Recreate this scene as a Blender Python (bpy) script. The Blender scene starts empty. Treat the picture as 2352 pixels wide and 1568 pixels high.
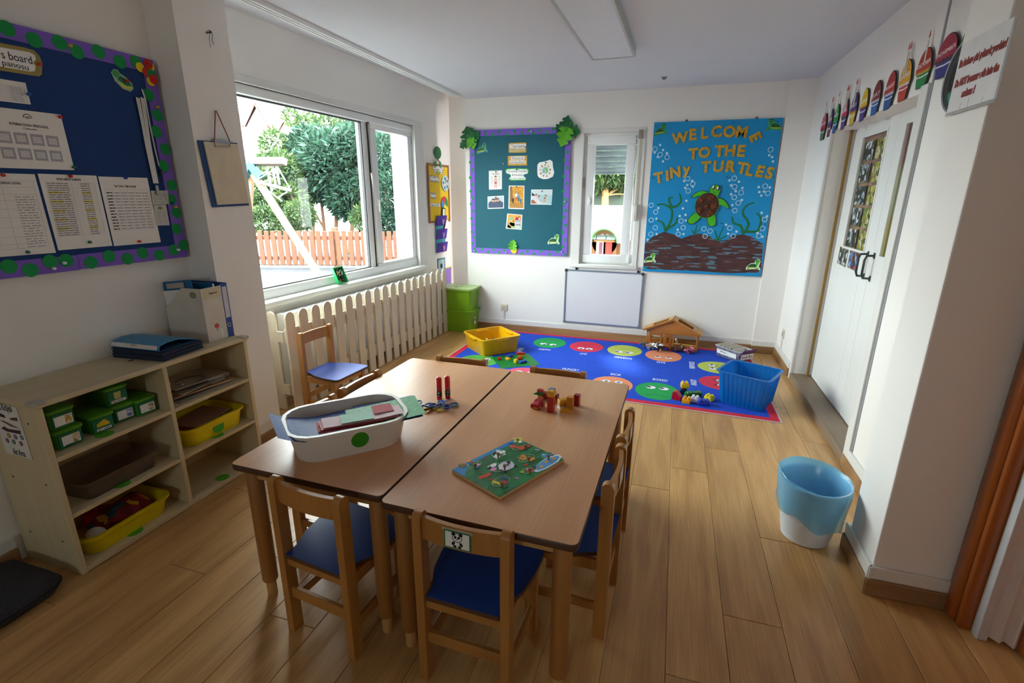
import bpy, bmesh, math, random
from mathutils import Vector, Matrix
SC = bpy.context.scene
COL = SC.collection
rnd = random.Random(11)
PI = math.pi
R = math.radians

# ------------------------------------------------------------------ camera, sky, exposure
CAM_F, CAM_YAW, CAM_PITCH, CAM_ROLL, CAM_Z = 1137.0, R(17.74), R(16.21), 0.00544, 1.61
_cy, _sy, _cp, _sp = math.cos(CAM_YAW), math.sin(CAM_YAW), math.cos(CAM_PITCH), math.sin(CAM_PITCH)
_fw = Vector((-_sy * _cp, _cy * _cp, -_sp))
_rt = Vector((_cy, _sy, 0))
_up = _rt.cross(_fw)
_c, _s = math.cos(CAM_ROLL), math.sin(CAM_ROLL)
CAM_R = _c * _rt + _s * _up
CAM_U = -_s * _rt + _c * _up
CAM_P = Vector((0, 0, CAM_Z))
cam = bpy.data.objects.new('camera', bpy.data.cameras.new('camera'))
COL.objects.link(cam)
cam.data.sensor_fit = 'HORIZONTAL'
cam.data.sensor_width = 36
cam.data.lens = CAM_F / 2352 * 36
cam.data.clip_start = 0.05
cam.data.clip_end = 200
cam.matrix_world = Matrix(((CAM_R.x, CAM_U.x, -_fw.x, 0), (CAM_R.y, CAM_U.y, -_fw.y, 0), (CAM_R.z, CAM_U.z, -_fw.z, CAM_Z), (0, 0, 0, 1)))
SC.camera = cam

w = bpy.data.worlds.new('sky')
SC.world = w
w.use_nodes = True
bg = w.node_tree.nodes['Background']
bg.inputs['Color'].default_value = (0.95, 0.955, 1.0, 1)
bg.inputs['Strength'].default_value = 7.5
sun = bpy.data.objects.new('sun', bpy.data.lights.new('sun', 'SUN'))
sun.data.energy = 2.0
sun.data.angle = R(8)
sun.data.color = (1.0, 0.95, 0.86)
sun.rotation_euler = (R(38), 0, R(200))
COL.objects.link(sun)
SC.view_settings.view_transform = 'Standard'
SC.view_settings.look = 'None'
SC.view_settings.gamma = 1
SC.view_settings.use_curve_mapping = False
SC.view_settings.exposure = 1.62
SC.cycles.max_bounces = 12
SC.cycles.diffuse_bounces = 8
SC.cycles.transparent_max_bounces = 16
SC.cycles.caustics_reflective = False
SC.cycles.caustics_refractive = False
SC.cycles.sample_clamp_indirect = 10


def portal(name, m, sx, sy):
    l = bpy.data.lights.new(name, 'AREA')
    l.shape = 'RECTANGLE'
    l.size, l.size_y = sx, sy
    l.cycles.is_portal = True
    o = bpy.data.objects.new(name, l)
    COL.objects.link(o)
    o.matrix_world = m


# ------------------------------------------------------------------ photogrammetry: a sight line of the photograph, met with a real plane
def zc(x0, y0, k):
    return lambda u, v: (x0 + u / k, y0 + v / k)


def sight(u, v):
    return (CAM_R * ((u - 1176) / CAM_F) - CAM_U * ((v - 784) / CAM_F) + _fw)


class Frame:
    """a wall, floor or board plane: origin, right, up, and out = right x up"""
    def __init__(s, o, ex, ey):
        s.o, s.ex, s.ey = Vector(o), Vector(ex).normalized(), Vector(ey).normalized()
        s.ez = s.ex.cross(s.ey)

    def uv(s, u, v, off=0.0):
        d = sight(u, v)
        o = s.o + s.ez * off
        t = (o - CAM_P).dot(s.ez) / d.dot(s.ez)
        p = CAM_P + d * t - s.o
        return (p.dot(s.ex), p.dot(s.ey))

    def pt(s, u, v, off=0.0):
        a, b = s.uv(u, v, off)
        return s.o + s.ex * a + s.ey * b + s.ez * off

    def M(s, a, b, off=0.0, rot=0.0):
        o = s.o + s.ex * a + s.ey * b + s.ez * off
        m = Matrix(((s.ex.x, s.ey.x, s.ez.x, o.x), (s.ex.y, s.ey.y, s.ez.y, o.y), (s.ex.z, s.ey.z, s.ez.z, o.z), (0, 0, 0, 1)))
        return m @ Matrix.Rotation(rot, 4, 'Z')


YB = 5.76            # back wall
XL, XC = -2.72, -2.52    # wall behind the blue board, face of the pier beside it
XR, XK = 1.15, 0.92      # wall with the doors, face of the pier beside them
ZCEIL = 2.69
KW = 0.05
F_BACK = Frame((0, YB, 0), (1, 0, 0), (0, 0, 1))
F_LEFT = Frame((XL, 0, 0), (0, 1, 0), (0, 0, 1))
F_PIER = Frame((XC, 0, 0), (0, 1, 0), (0, 0, 1))
F_WIN = Frame((-2.80 - KW * 6.2, 0, 0), (KW, 1, 0), (0, 0, 1))
F_RIGHT = Frame((XR, 0, 0), (0, -1, 0), (0, 0, 1))
F_PIERR = Frame((XK, 0, 0), (0, -1, 0), (0, 0, 1))
F_DOOR = Frame((1.30, 0, 0), (0, -1, 0), (0, 0, 1))


def floor_at(u, v, z=0.0):
    d = sight(u, v)
    return CAM_P + d * ((z - CAM_Z) / d.z)


# ------------------------------------------------------------------ materials
def lin(h):
    h = h.lstrip('#')
    r = []
    for i in (0, 2, 4):
        c = int(h[i:i + 2], 16) / 255
        r.append(c / 12.92 if c <= 0.04045 else ((c + 0.055) / 1.055) ** 2.4)
    return tuple(r) + (1,)


_M = {}


def _nodes(name):
    m = bpy.data.materials.new(name)
    m.use_nodes = True
    n, l = m.node_tree.nodes, m.node_tree.links
    return m, n, l, n['Principled BSDF']


def mat(h, rough=0.55, var=0.05, sc=14.0, metal=0.0, bump=0.0, bsc=60.0, spec=0.5, coat=0.0, trans=0.0, alpha=1.0, sub=0.0, ior=1.45):
    key = (h, rough, var, sc, metal, bump, bsc, spec, coat, trans, alpha, sub)
    if key in _M:
        return _M[key]
    m, n, l, p = _nodes('m_' + h.lstrip('#'))
    tc = n.new('ShaderNodeTexCoord')
    nz = n.new('ShaderNodeTexNoise')
    nz.inputs['Scale'].default_value = sc
    nz.inputs['Detail'].default_value = 3
    l.new(tc.outputs['Object'], nz.inputs['Vector'])
    hs = n.new('ShaderNodeHueSaturation')
    hs.inputs['Color'].default_value = lin(h)
    mr = n.new('ShaderNodeMapRange')
    mr.inputs['From Min'].default_value = 0.3
    mr.inputs['From Max'].default_value = 0.7
    mr.inputs['To Min'].default_value = 1 - var
    mr.inputs['To Max'].default_value = 1 + var
    l.new(nz.outputs['Fac'], mr.inputs['Value'])
    l.new(mr.outputs['Result'], hs.inputs['Value'])
    l.new(hs.outputs['Color'], p.inputs['Base Color'])
    p.inputs['Roughness'].default_value = rough
    p.inputs['Metallic'].default_value = metal
    p.inputs['Specular IOR Level'].default_value = spec
    p.inputs['Coat Weight'].default_value = coat
    p.inputs['Transmission Weight'].default_value = trans
    p.inputs['Alpha'].default_value = alpha
    p.inputs['IOR'].default_value = ior
    if sub:
        p.inputs['Subsurface Weight'].default_value = sub
        p.inputs['Subsurface Radius'].default_value = (0.01, 0.01, 0.01)
    if bump:
        b = n.new('ShaderNodeBump')
        b.inputs['Strength'].default_value = bump
        b.inputs['Distance'].default_value = 0.004
        n2 = n.new('ShaderNodeTexNoise')
        n2.inputs['Scale'].default_value = bsc
        n2.inputs['Detail'].default_value = 5
        l.new(tc.outputs['Object'], n2.inputs['Vector'])
        l.new(n2.outputs['Fac'], b.inputs['Height'])
        l.new(b.outputs['Normal'], p.inputs['Normal'])
    _M[key] = m
    return m


def wood(h1, h2, rough=0.4, axis='Y', sc=9.0, stretch=0.09, rings=3.0, vary=0.12, coat=0.0, key=''):
    k = ('wood', h1, h2, rough, axis, sc, stretch, rings, vary, key)
    if k in _M:
        return _M[k]
    m, n, l, p = _nodes('m_wood_' + h1.lstrip('#'))
    tc = n.new('ShaderNodeTexCoord')
    oi = n.new('ShaderNodeObjectInfo')
    off = n.new('ShaderNodeVectorMath')
    off.operation = 'SCALE'
    cx = n.new('ShaderNodeCombineXYZ')
    for i in range(3):
        l.new(oi.outputs['Random'], cx.inputs[i])
    l.new(cx.outputs[0], off.inputs[0])
    off.inputs['Scale'].default_value = 37.0
    ad = n.new('ShaderNodeVectorMath')
    l.new(tc.outputs['Object'], ad.inputs[0])
    l.new(off.outputs[0], ad.inputs[1])
    mp = n.new('ShaderNodeMapping')
    s = [1, 1, 1]
    s['XYZ'.index(axis)] = stretch
    mp.inputs['Scale'].default_value = s
    l.new(ad.outputs[0], mp.inputs['Vector'])
    n1 = n.new('ShaderNodeTexNoise')
    n1.inputs['Scale'].default_value = sc
    n1.inputs['Detail'].default_value = 2.5
    n1.inputs['Roughness'].default_value = 0.45
    l.new(mp.outputs[0], n1.inputs['Vector'])
    sn = n.new('ShaderNodeMath')      # contour lines of the noise make cathedral grain
    sn.operation = 'MULTIPLY'
    sn.inputs[1].default_value = rings * 2 * PI
    l.new(n1.outputs['Fac'], sn.inputs[0])
    si = n.new('ShaderNodeMath')
    si.operation = 'SINE'
    l.new(sn.outputs[0], si.inputs[0])
    mp2 = n.new('ShaderNodeMapping')
    s2 = [1, 1, 1]
    s2['XYZ'.index(axis)] = 0.03
    mp2.inputs['Scale'].default_value = s2
    l.new(ad.outputs[0], mp2.inputs['Vector'])
    n2 = n.new('ShaderNodeTexNoise')
    n2.inputs['Scale'].default_value = 150
    n2.inputs['Detail'].default_value = 3
    l.new(mp2.outputs[0], n2.inputs['Vector'])
    a1 = n.new('ShaderNodeMath')
    a1.operation = 'MULTIPLY_ADD'
    l.new(si.outputs[0], a1.inputs[0])
    a1.inputs[1].default_value = 0.22
    l.new(n2.outputs['Fac'], a1.inputs[2])
    mx = n.new('ShaderNodeMix')
    mx.data_type = 'RGBA'
    mx.inputs[6].default_value = lin(h1)
    mx.inputs[7].default_value = lin(h2)
    l.new(a1.outputs[0], mx.inputs[0])
    hs = n.new('ShaderNodeHueSaturation')
    l.new(mx.outputs[2], hs.inputs['Color'])
    mr = n.new('ShaderNodeMapRange')
    mr.inputs['To Min'].default_value = 1 - vary
    mr.inputs['To Max'].default_value = 1 + vary
    l.new(oi.outputs['Random'], mr.inputs['Value'])
    l.new(mr.outputs['Result'], hs.inputs['Value'])
    l.new(hs.outputs['Color'], p.inputs['Base Color'])
    p.inputs['Roughness'].default_value = rough
    p.inputs['Coat Weight'].default_value = coat
    b = n.new('ShaderNodeBump')
    b.inputs['Strength'].default_value = 0.12
    b.inputs['Distance'].default_value = 0.002
    l.new(n2.outputs['Fac'], b.inputs['Height'])
    l.new(b.outputs['Normal'], p.inputs['Normal'])
    _M[k] = m
    return m


def front_only(n, l, fr):
    """Fresnel of a thin sheet: only its front face mirrors"""
    ge = n.new('ShaderNodeNewGeometry')
    iv = n.new('ShaderNodeMath')
    iv.operation = 'SUBTRACT'
    iv.inputs[0].default_value = 1.0
    l.new(ge.outputs['Backfacing'], iv.inputs[1])
    ml = n.new('ShaderNodeMath')
    ml.operation = 'MULTIPLY'
    l.new(fr.outputs[0], ml.inputs[0])
    l.new(iv.outputs[0], ml.inputs[1])
    return ml.outputs[0]


def glass_mat(tint='#f4fbf8', gloss=0.06):
    m = bpy.data.materials.new('m_window_glass')
    m.use_nodes = True
    n, l = m.node_tree.nodes, m.node_tree.links
    n.clear()
    o = n.new('ShaderNodeOutputMaterial')
    mx = n.new('ShaderNodeMixShader')
    t = n.new('ShaderNodeBsdfTransparent')
    t.inputs[0].default_value = lin(tint)
    g = n.new('ShaderNodeBsdfGlossy')
    g.inputs['Roughness'].default_value = 0.02
    fr = n.new('ShaderNodeFresnel')
    fr.inputs['IOR'].default_value = 1.3
    l.new(front_only(n, l, fr), mx.inputs[0])
    l.new(t.outputs[0], mx.inputs[1])
    l.new(g.outputs[0], mx.inputs[2])
    l.new(mx.outputs[0], o.inputs[0])
    return m


def film_mat(h, opacity, rough=0.25, tr=0.6):
    """thin coloured plastic film: part see-through, part scattering to both sides"""
    k = ('film', h, opacity, rough)
    if k in _M:
        return _M[k]
    m = bpy.data.materials.new('m_film_' + h.lstrip('#'))
    m.use_nodes = True
    n, l = m.node_tree.nodes, m.node_tree.links
    n.clear()
    o = n.new('ShaderNodeOutputMaterial')
    t = n.new('ShaderNodeBsdfTransparent')
    c = lin(h)
    t.inputs[0].default_value = tuple(0.35 + 0.65 * x for x in c[:3]) + (1,)
    d = n.new('ShaderNodeBsdfDiffuse')
    d.inputs[0].default_value = c
    tl = n.new('ShaderNodeBsdfTranslucent')
    tl.inputs[0].default_value = c
    m1 = n.new('ShaderNodeMixShader')
    m1.inputs[0].default_value = tr
    l.new(d.outputs[0], m1.inputs[1])
    l.new(tl.outputs[0], m1.inputs[2])
    m2 = n.new('ShaderNodeMixShader')
    m2.inputs[0].default_value = opacity
    l.new(t.outputs[0], m2.inputs[1])
    l.new(m1.outputs[0], m2.inputs[2])
    g = n.new('ShaderNodeBsdfGlossy')
    g.inputs['Roughness'].default_value = rough
    fr = n.new('ShaderNodeFresnel')
    fr.inputs['IOR'].default_value = 1.4
    m3 = n.new('ShaderNodeMixShader')
    l.new(front_only(n, l, fr), m3.inputs[0])
    l.new(m2.outputs[0], m3.inputs[1])
    l.new(g.outputs[0], m3.inputs[2])
    l.new(m3.outputs[0], o.inputs[0])
    _M[k] = m
    return m


def speck_mat(name, cols, sc=40.0, rough=0.6, glit=False, stretch=(1, 1, 1)):
    """several colours scattered in cells: prints seen from afar, glitter, crayon, mixed bits"""
    m, n, l, p = _nodes(name)
    tc = n.new('ShaderNodeTexCoord')
    oi = n.new('ShaderNodeObjectInfo')
    cx = n.new('ShaderNodeVectorMath')
    cx.operation = 'SCALE'
    cx.inputs[0].default_value = (13.1, 7.7, 3.3)
    l.new(oi.outputs['Random'], cx.inputs['Scale'])
    ad = n.new('ShaderNodeVectorMath')
    l.new(tc.outputs['Object'], ad.inputs[0])
    l.new(cx.outputs[0], ad.inputs[1])
    mp = n.new('ShaderNodeMapping')
    mp.inputs['Scale'].default_value = stretch
    l.new(ad.outputs[0], mp.inputs['Vector'])
    v = n.new('ShaderNodeTexVoronoi')
    v.inputs['Scale'].default_value = sc
    l.new(mp.outputs[0], v.inputs['Vector'])
    sep = n.new('ShaderNodeSeparateColor')
    l.new(v.outputs['Color'], sep.inputs[0])
    cr = n.new('ShaderNodeValToRGB')
    cr.color_ramp.interpolation = 'CONSTANT'
    e = cr.color_ramp.elements
    e[0].color = lin(cols[0])
    e[1].position = 1 / len(cols)
    e[1].color = lin(cols[1])
    for i in range(2, len(cols)):
        x = e.new(i / len(cols))
        x.color = lin(cols[i])
    l.new(sep.outputs[0], cr.inputs[0])
    l.new(cr.outputs[0], p.inputs['Base Color'])
    p.inputs['Roughness'].default_value = rough
    return m


# ------------------------------------------------------------------ mesh builder
class MB:
    def __init__(s):
        s.v, s.f = [], []

    def add(s, vs, fs, M=None):
        k = len(s.v)
        if M is not None:
            vs = [tuple(M @ Vector(x)) for x in vs]
        s.v += [tuple(x) for x in vs]
        s.f += [tuple(i + k for i in f) for f in fs]
        return s

    def box(s, x0, y0, z0, x1, y1, z1, M=None):
        x0, x1 = min(x0, x1), max(x0, x1)
        y0, y1 = min(y0, y1), max(y0, y1)
        z0, z1 = min(z0, z1), max(z0, z1)
        v = [(x0, y0, z0), (x1, y0, z0), (x1, y1, z0), (x0, y1, z0), (x0, y0, z1), (x1, y0, z1), (x1, y1, z1), (x0, y1, z1)]
        return s.add(v, [(3, 2, 1, 0), (4, 5, 6, 7), (0, 1, 5, 4), (1, 2, 6, 5), (2, 3, 7, 6), (3, 0, 4, 7)], M)

    def rbox(s, x0, y0, z0, x1, y1, z1, b=0.004, seg=2, M=None):
        bm = bmesh.new()
        bmesh.ops.create_cube(bm, size=1)
        for q in bm.verts:
            q.co = ((x0 + x1) / 2 + q.co.x * abs(x1 - x0), (y0 + y1) / 2 + q.co.y * abs(y1 - y0), (z0 + z1) / 2 + q.co.z * abs(z1 - z0))
        b = min(b, 0.49 * min(abs(x1 - x0), abs(y1 - y0), abs(z1 - z0)))
        bmesh.ops.bevel(bm, geom=bm.edges[:], offset=b, segments=seg, affect='EDGES', profile=0.5)
        bm.verts.index_update()
        s.add([q.co[:] for q in bm.verts], [[q.index for q in f.verts] for f in bm.faces], M)
        bm.free()
        return s

    def prism(s, pts, z0, z1, axis='z', M=None):
        """outline extruded along an axis; pts are (x,y) for z, (y,z) for x, (x,z) for y"""
        n = len(pts)
        mk = {'z': lambda p, h: (p[0], p[1], h), 'x': lambda p, h: (h, p[0], p[1]), 'y': lambda p, h: (p[0], h, p[1])}[axis]
        v = [mk(p, z0) for p in pts] + [mk(p, z1) for p in pts]
        f = [tuple(range(n))[::-1], tuple(range(n, 2 * n))] + [(i, (i + 1) % n, n + (i + 1) % n, n + i) for i in range(n)]
        return s.add(v, f, M)

    def disc(s, cx, cy, r, z0, z1, n=20, ry=None, rot=0.0, M=None):
        ry = ry or r
        c, q = math.cos(rot), math.sin(rot)
        pts = []
        for i in range(n):
            a = 2 * PI * i / n
            x, y = r * math.cos(a), ry * math.sin(a)
            pts.append((cx + x * c - y * q, cy + x * q + y * c))
        return s.prism(pts, z0, z1, 'z', M)

    def ring(s, cx, cy, r0, r1, z0, z1, n=24, a0=0.0, a1=2 * PI, ry=1.0, M=None):
        full = abs(a1 - a0) > 6.28
        k = n if full else n + 1
        v, f = [], []
        for i in range(k):
            a = a0 + (a1 - a0) * i / n
            c, q = math.cos(a), math.sin(a) * ry
            v += [(cx + r0 * c, cy + r0 * q, z0), (cx + r1 * c, cy + r1 * q, z0), (cx + r1 * c, cy + r1 * q, z1), (cx + r0 * c, cy + r0 * q, z1)]
        for i in range(n):
            a, b = 4 * i, 4 * ((i + 1) % k)
            for j in range(4):
                f.append((a + j, a + (j + 1) % 4, b + (j + 1) % 4, b + j))
        if not full:
            f += [(3, 2, 1, 0), tuple(4 * n + j for j in range(4))]
        return s.add(v, f, M)

    def lathe(s, prof, n=20, cx=0, cy=0, M=None, closed=False):
        v, f = [], []
        for r, z in prof:
            for i in range(n):
                a = 2 * PI * i / n
                v.append((cx + r * math.cos(a), cy + r * math.sin(a), z))
        m = len(prof)
        for j in range(m - 1 if not closed else m):
            j2 = (j + 1) % m
            for i in range(n):
                f.append((j * n + i, j * n + (i + 1) % n, j2 * n + (i + 1) % n, j2 * n + i))
        if not closed:
            if prof[0][0] > 1e-6:
                f.append(tuple(range(n))[::-1])
            if prof[-1][0] > 1e-6:
                f.append(tuple((m - 1) * n + i for i in range(n)))
        return s.add(v, f, M)

    def tube(s, path, r, n=8, closed=False, M=None, flat=1.0):
        P = [Vector(p) for p in path]
        k = len(P)
        v, f = [], []
        up = None
        for i, p in enumerate(P):
            if closed:
                t = (P[(i + 1) % k] - P[i - 1]).normalized()
            else:
                t = (P[min(i + 1, k - 1)] - P[max(i - 1, 0)]).normalized()
            if up is None:
                up = Vector((0, 0, 1)) if abs(t.z) < 0.9 else Vector((1, 0, 0))
            b = t.cross(up)
            if b.length < 1e-5:
                b = t.orthogonal()
            b.normalize()
            up = b.cross(t).normalized()
            rr = r[i] if isinstance(r, (list, tuple)) else r
            for j in range(n):
                a = 2 * PI * j / n
                v.append(tuple(p + b * (rr * math.cos(a)) + up * (rr * flat * math.sin(a))))
        for i in range(k if closed else k - 1):
            i2 = (i + 1) % k
            for j in range(n):
                f.append((i * n + j, i * n + (j + 1) % n, i2 * n + (j + 1) % n, i2 * n + j))
        if not closed:
            f += [tuple(range(n))[::-1], tuple((k - 1) * n + j for j in range(n))]
        return s.add(v, f, M)

    def ball(s, cx, cy, cz, rx, ry=None, rz=None, nu=12, nv=8, M=None):
        ry = ry or rx
        rz = rz or rx
        v, f = [(cx, cy, cz - rz)], []
        for j in range(1, nv):
            t = -PI / 2 + PI * j / nv
            for i in range(nu):
                a = 2 * PI * i / nu
                v.append((cx + rx * math.cos(t) * math.cos(a), cy + ry * math.cos(t) * math.sin(a), cz + rz * math.sin(t)))
        v.append((cx, cy, cz + rz))
        for i in range(nu):
            f.append((0, 1 + (i + 1) % nu, 1 + i))
            f.append((len(v) - 1, len(v) - 1 - nu + i, len(v) - 1 - nu + (i + 1) % nu))
        for j in range(nv - 2):
            for i in range(nu):
                a, b = 1 + j * nu, 1 + (j + 1) * nu
                f.append((a + i, a + (i + 1) % nu, b + (i + 1) % nu, b + i))
        return s.add(v, f, M)

    def loft(s, loops, cap0=True, cap1=True, M=None):
        n = len(loops[0])
        v = [p for L in loops for p in L]
        f = []
        for j in range(len(loops) - 1):
            for i in range(n):
                f.append((j * n + i, j * n + (i + 1) % n, (j + 1) * n + (i + 1) % n, (j + 1) * n + i))
        if cap0:
            f.append(tuple(range(n))[::-1])
        if cap1:
            f.append(tuple((len(loops) - 1) * n + i for i in range(n)))
        return s.add(v, f, M)


def rrect(w, d, r, z, n=4, cx=0, cy=0):
    """rounded rectangle loop of full size w x d"""
    r = min(r, w / 2 - 1e-4, d / 2 - 1e-4)
    p = []
    for (sx, sy, a0) in ((1, 1, 0), (-1, 1, PI / 2), (-1, -1, PI), (1, -1, 1.5 * PI)):
        for i in range(n + 1):
            a = a0 + PI / 2 * i / n
            p.append((cx + sx * (w / 2 - r) + r * math.cos(a), cy + sy * (d / 2 - r) + r * math.sin(a), z))
    return p


def r2(w, d, r, n=4, cx=0, cy=0):
    return [(p[0], p[1]) for p in rrect(w, d, r, 0, n, cx, cy)]


def tub(w, d, h, taper=0.9, r=0.03, t=0.003, rim=0.012, rimh=0.012, base=0.0):
    """open container: tapered walls, flat flange and a turned-down lip at the top, real wall thickness"""
    b, q = MB(), taper
    L = [rrect(w * q, d * q, r * q, base), rrect(w, d, r, h - rimh), rrect(w + 2 * rim, d + 2 * rim, r + rim, h - rimh),
         rrect(w + 2 * rim, d + 2 * rim, r + rim, h), rrect(w - 2 * t, d - 2 * t, r, h), rrect(w * q - 2 * t, d * q - 2 * t, r * q, base + t)]
    return b.loft(L)


def _tag(o, label=None, cat=None, group=None, kind=None):
    if label:
        o['label'] = label
    if cat:
        o['category'] = cat
    if group:
        o['group'] = group
    if kind:
        o['kind'] = kind
    return o


def ob(name, mb, m, parent=None, smooth=None, label=None, kind=None, me=None):
    """link a builder as ONE mesh object"""
    if me is None:
        me = bpy.data.meshes.new(name)
        me.from_pydata(mb.v, [], mb.f)
        bm = bmesh.new()
        bm.from_mesh(me)
        bmesh.ops.recalc_face_normals(bm, faces=bm.faces[:])
        bm.to_mesh(me)
        bm.free()
        if smooth:
            me.shade_smooth()
            me.set_sharp_from_angle(angle=R(smooth))
        me.materials.append(m)
    o = bpy.data.objects.new(name, me)
    COL.objects.link(o)
    if parent:
        o.parent = parent
    return _tag(o, label, None, None, kind)


def thing(name, label, cat, loc=(0, 0, 0), rz=0.0, group=None, M=None, rot=None):
    o = bpy.data.objects.new(name, None)
    o.empty_display_size = 0.05
    COL.objects.link(o)
    if M is not None:
        o.matrix_world = M
    else:
        o.location = loc
        o.rotation_euler = rot or (0, 0, rz)
    return _tag(o, label, cat, group)


def solo(name, mb, m, label, cat, loc=(0, 0, 0), rz=0.0, group=None, M=None, smooth=None, rot=None, kind=None):
    o = ob(name, mb, m, None, smooth)
    if M is not None:
        o.matrix_world = M
    else:
        o.location = loc
        o.rotation_euler = rot or (0, 0, rz)
    return _tag(o, label, cat, group, kind)


def struct(name, mb, m, parent=None, smooth=None):
    o = ob(name, mb, m, parent, smooth)
    if not parent:
        o['kind'] = 'structure'
    return o


def clone(root, M=None, loc=None, rz=None, label=None, group=None):
    """copy a thing with copies of its parts and their sub-parts (mesh data shared)"""
    r = root.copy()
    COL.objects.link(r)
    for c in root.children:
        d = c.copy()
        COL.objects.link(d)
        d.parent = r
        for g in c.children:
            e = g.copy()
            COL.objects.link(e)
            e.parent = d
    if M is not None:
        r.matrix_world = M
    if loc is not None:
        r.location = loc
    if rz is not None:
        r.rotation_euler = (0, 0, rz)
    if label:
        r['label'] = label
    if group:
        r['group'] = group
    return r


_fit = []


def txt(body, h, x, y, z, m, parent, rot=0.0, width=None, name='lettering', align='CENTER', ext=0.0004, shear=0.0, M=None, bold=0.0):
    cu = bpy.data.curves.new(name, 'FONT')
    cu.body = body
    cu.size = h / 0.69
    cu.align_x = align
    cu.align_y = 'CENTER'
    cu.extrude = ext
    cu.shear = shear
    cu.offset = bold * 0.4
    cu.resolution_u = 3
    cu.materials.append(m)
    o = bpy.data.objects.new(name, cu)
    COL.objects.link(o)
    o.parent = parent
    if M is not None:
        o.matrix_local = M
    else:
        o.location = (x, y, z)
        o.rotation_euler = (0, 0, rot)
    if width:
        _fit.append((o, width))
    return o


class Flat:
    """something flat on a plane, measured from the photograph; l() gives plane coordinates about its anchor"""
    def __init__(s, fr, name, label, cat, c, off=0.0, group=None, rot=0.0, root=True):
        s.fr, s.off, s.rot = fr, off, rot
        s.a, s.b = fr.uv(c[0], c[1], off)
        s.Mx = fr.M(s.a, s.b, off, rot)
        s.root = thing(name, label, cat, group=group, M=s.Mx) if root else None

    def l(s, u, v):
        a, b = s.fr.uv(u, v, s.off)
        a, b = a - s.a, b - s.b
        c, q = math.cos(-s.rot), math.sin(-s.rot)
        return (a * c - b * q, a * q + b * c)

    def poly(s, name, pts, z0, z1, m, parent=None, zf=None, smooth=None, label=None):
        P = [s.l(*(zf(*p) if zf else p)) for p in pts]
        return ob(name, MB().prism(P, z0, z1), m, parent or s.root, smooth, label)


# shared finishes
WHITE_WALL = mat('#ebe8e4', 0.75, 0.012, 2.0, bump=0.05, bsc=25)
CEIL_WHITE = mat('#d3d5dc', 0.85, 0.01, 2.0)
PVC = mat('#e6e8e8', 0.32, 0.01, 5)
TRIM_W = mat('#dddcd8', 0.45, 0.015, 5)
PAPER = mat('#e8e6e2', 0.75, 0.02, 6)
INK = mat('#23242a', 0.7, 0.02)
WHITE = mat('#ecebe8', 0.6, 0.02)
BLACK = mat('#16161a', 0.5, 0.03)
STEEL = mat('#a8a8a8', 0.3, 0.05, 20, metal=0.9)
GLASS = glass_mat()
PLINTH = wood('#a8835a', '#7d5b38', 0.45, 'X', 7, 0.1, 2.0)
# ------------------------------------------------------------------ room shell
floor = struct('floor', MB().box(-3.3, -3.3, -0.12, 1.75, 6.35, -0.012), mat('#3c2c1c', 0.8))
PLANK = wood('#d6a86c', '#a87c48', 0.34, 'Y', 7.5, 0.12, 3.2, 0.10, key='plank')
PW, PLN = 0.2165, 1.465
plank_bm = MB().add(
    [(-.1075, .001, -.012), (.1075, .001, -.012), (.1075, PLN - .001, -.012), (-.1075, PLN - .001, -.012),
     (-.1075, .001, -.0015), (.1075, .001, -.0015), (.1075, PLN - .001, -.0015), (-.1075, PLN - .001, -.0015),
     (-.1058, .003, 0), (.1058, .003, 0), (.1058, PLN - .003, 0), (-.1058, PLN - .003, 0)],
    [(0, 1, 5, 4), (1, 2, 6, 5), (2, 3, 7, 6), (3, 0, 4, 7), (4, 5, 9, 8), (5, 6, 10, 9), (6, 7, 11, 10), (7, 4, 8, 11), (8, 9, 10, 11)])
known = {-1: 1.185, 0: 1.455, 1: 0.332, 2: 0.899, -7: 1.229}
first = None
for j in range(-15, 6):
    xc = 0.1085 + PW * (j + .5)
    offs = known.get(j, (j * 0.61) % 1.0 * PLN)
    y = offs - 4 * PLN
    while y < 6.2:
        if y + PLN > -3.2:
            if first is None:
                first = ob('plank', plank_bm, PLANK, floor)
                o = first
            else:
                o = first.copy()
                COL.objects.link(o)
            o.location = (xc, y, 0)
        y += PLN

ceiling = struct('ceiling', MB().box(-2.42, -3.4, ZCEIL, 1.75, 6.35, ZCEIL + .14).box(-3.4, 2.2, 2.82, -2.42, 6.35, 2.95).box(-3.4, -3.4, ZCEIL, -2.42, 2.21, ZCEIL + .14), CEIL_WHITE)

struct('wall_left', MB().box(-3.5, -3.4, 0, XL, 2.21, 2.9), WHITE_WALL)
struct('column', MB().box(-3.5, 2.21, 0, XC, 2.545, 2.92), WHITE_WALL)
struct('wall_front', MB().box(-3.5, -3.5, 0, -1.2, -3.3, 2.9).box(-.55, -3.5, 0, 1.8, -3.3, 2.9).box(-1.2, -3.5, 0, -.55, -3.3, 1.3).box(-1.2, -3.5, 2.0, -.55, -3.3, 2.9), WHITE_WALL)  # unseen wall behind the camera; its opening is added for fill light
F_FRONT = Frame((0, -3.3, 0), (-1, 0, 0), (0, 0, 1))
fill_win = thing('added_fill_window', None, None, M=F_FRONT.M(0, 0, 0))  # added window behind the camera, lifts the dark near side
fill_win['kind'] = 'structure'

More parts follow.
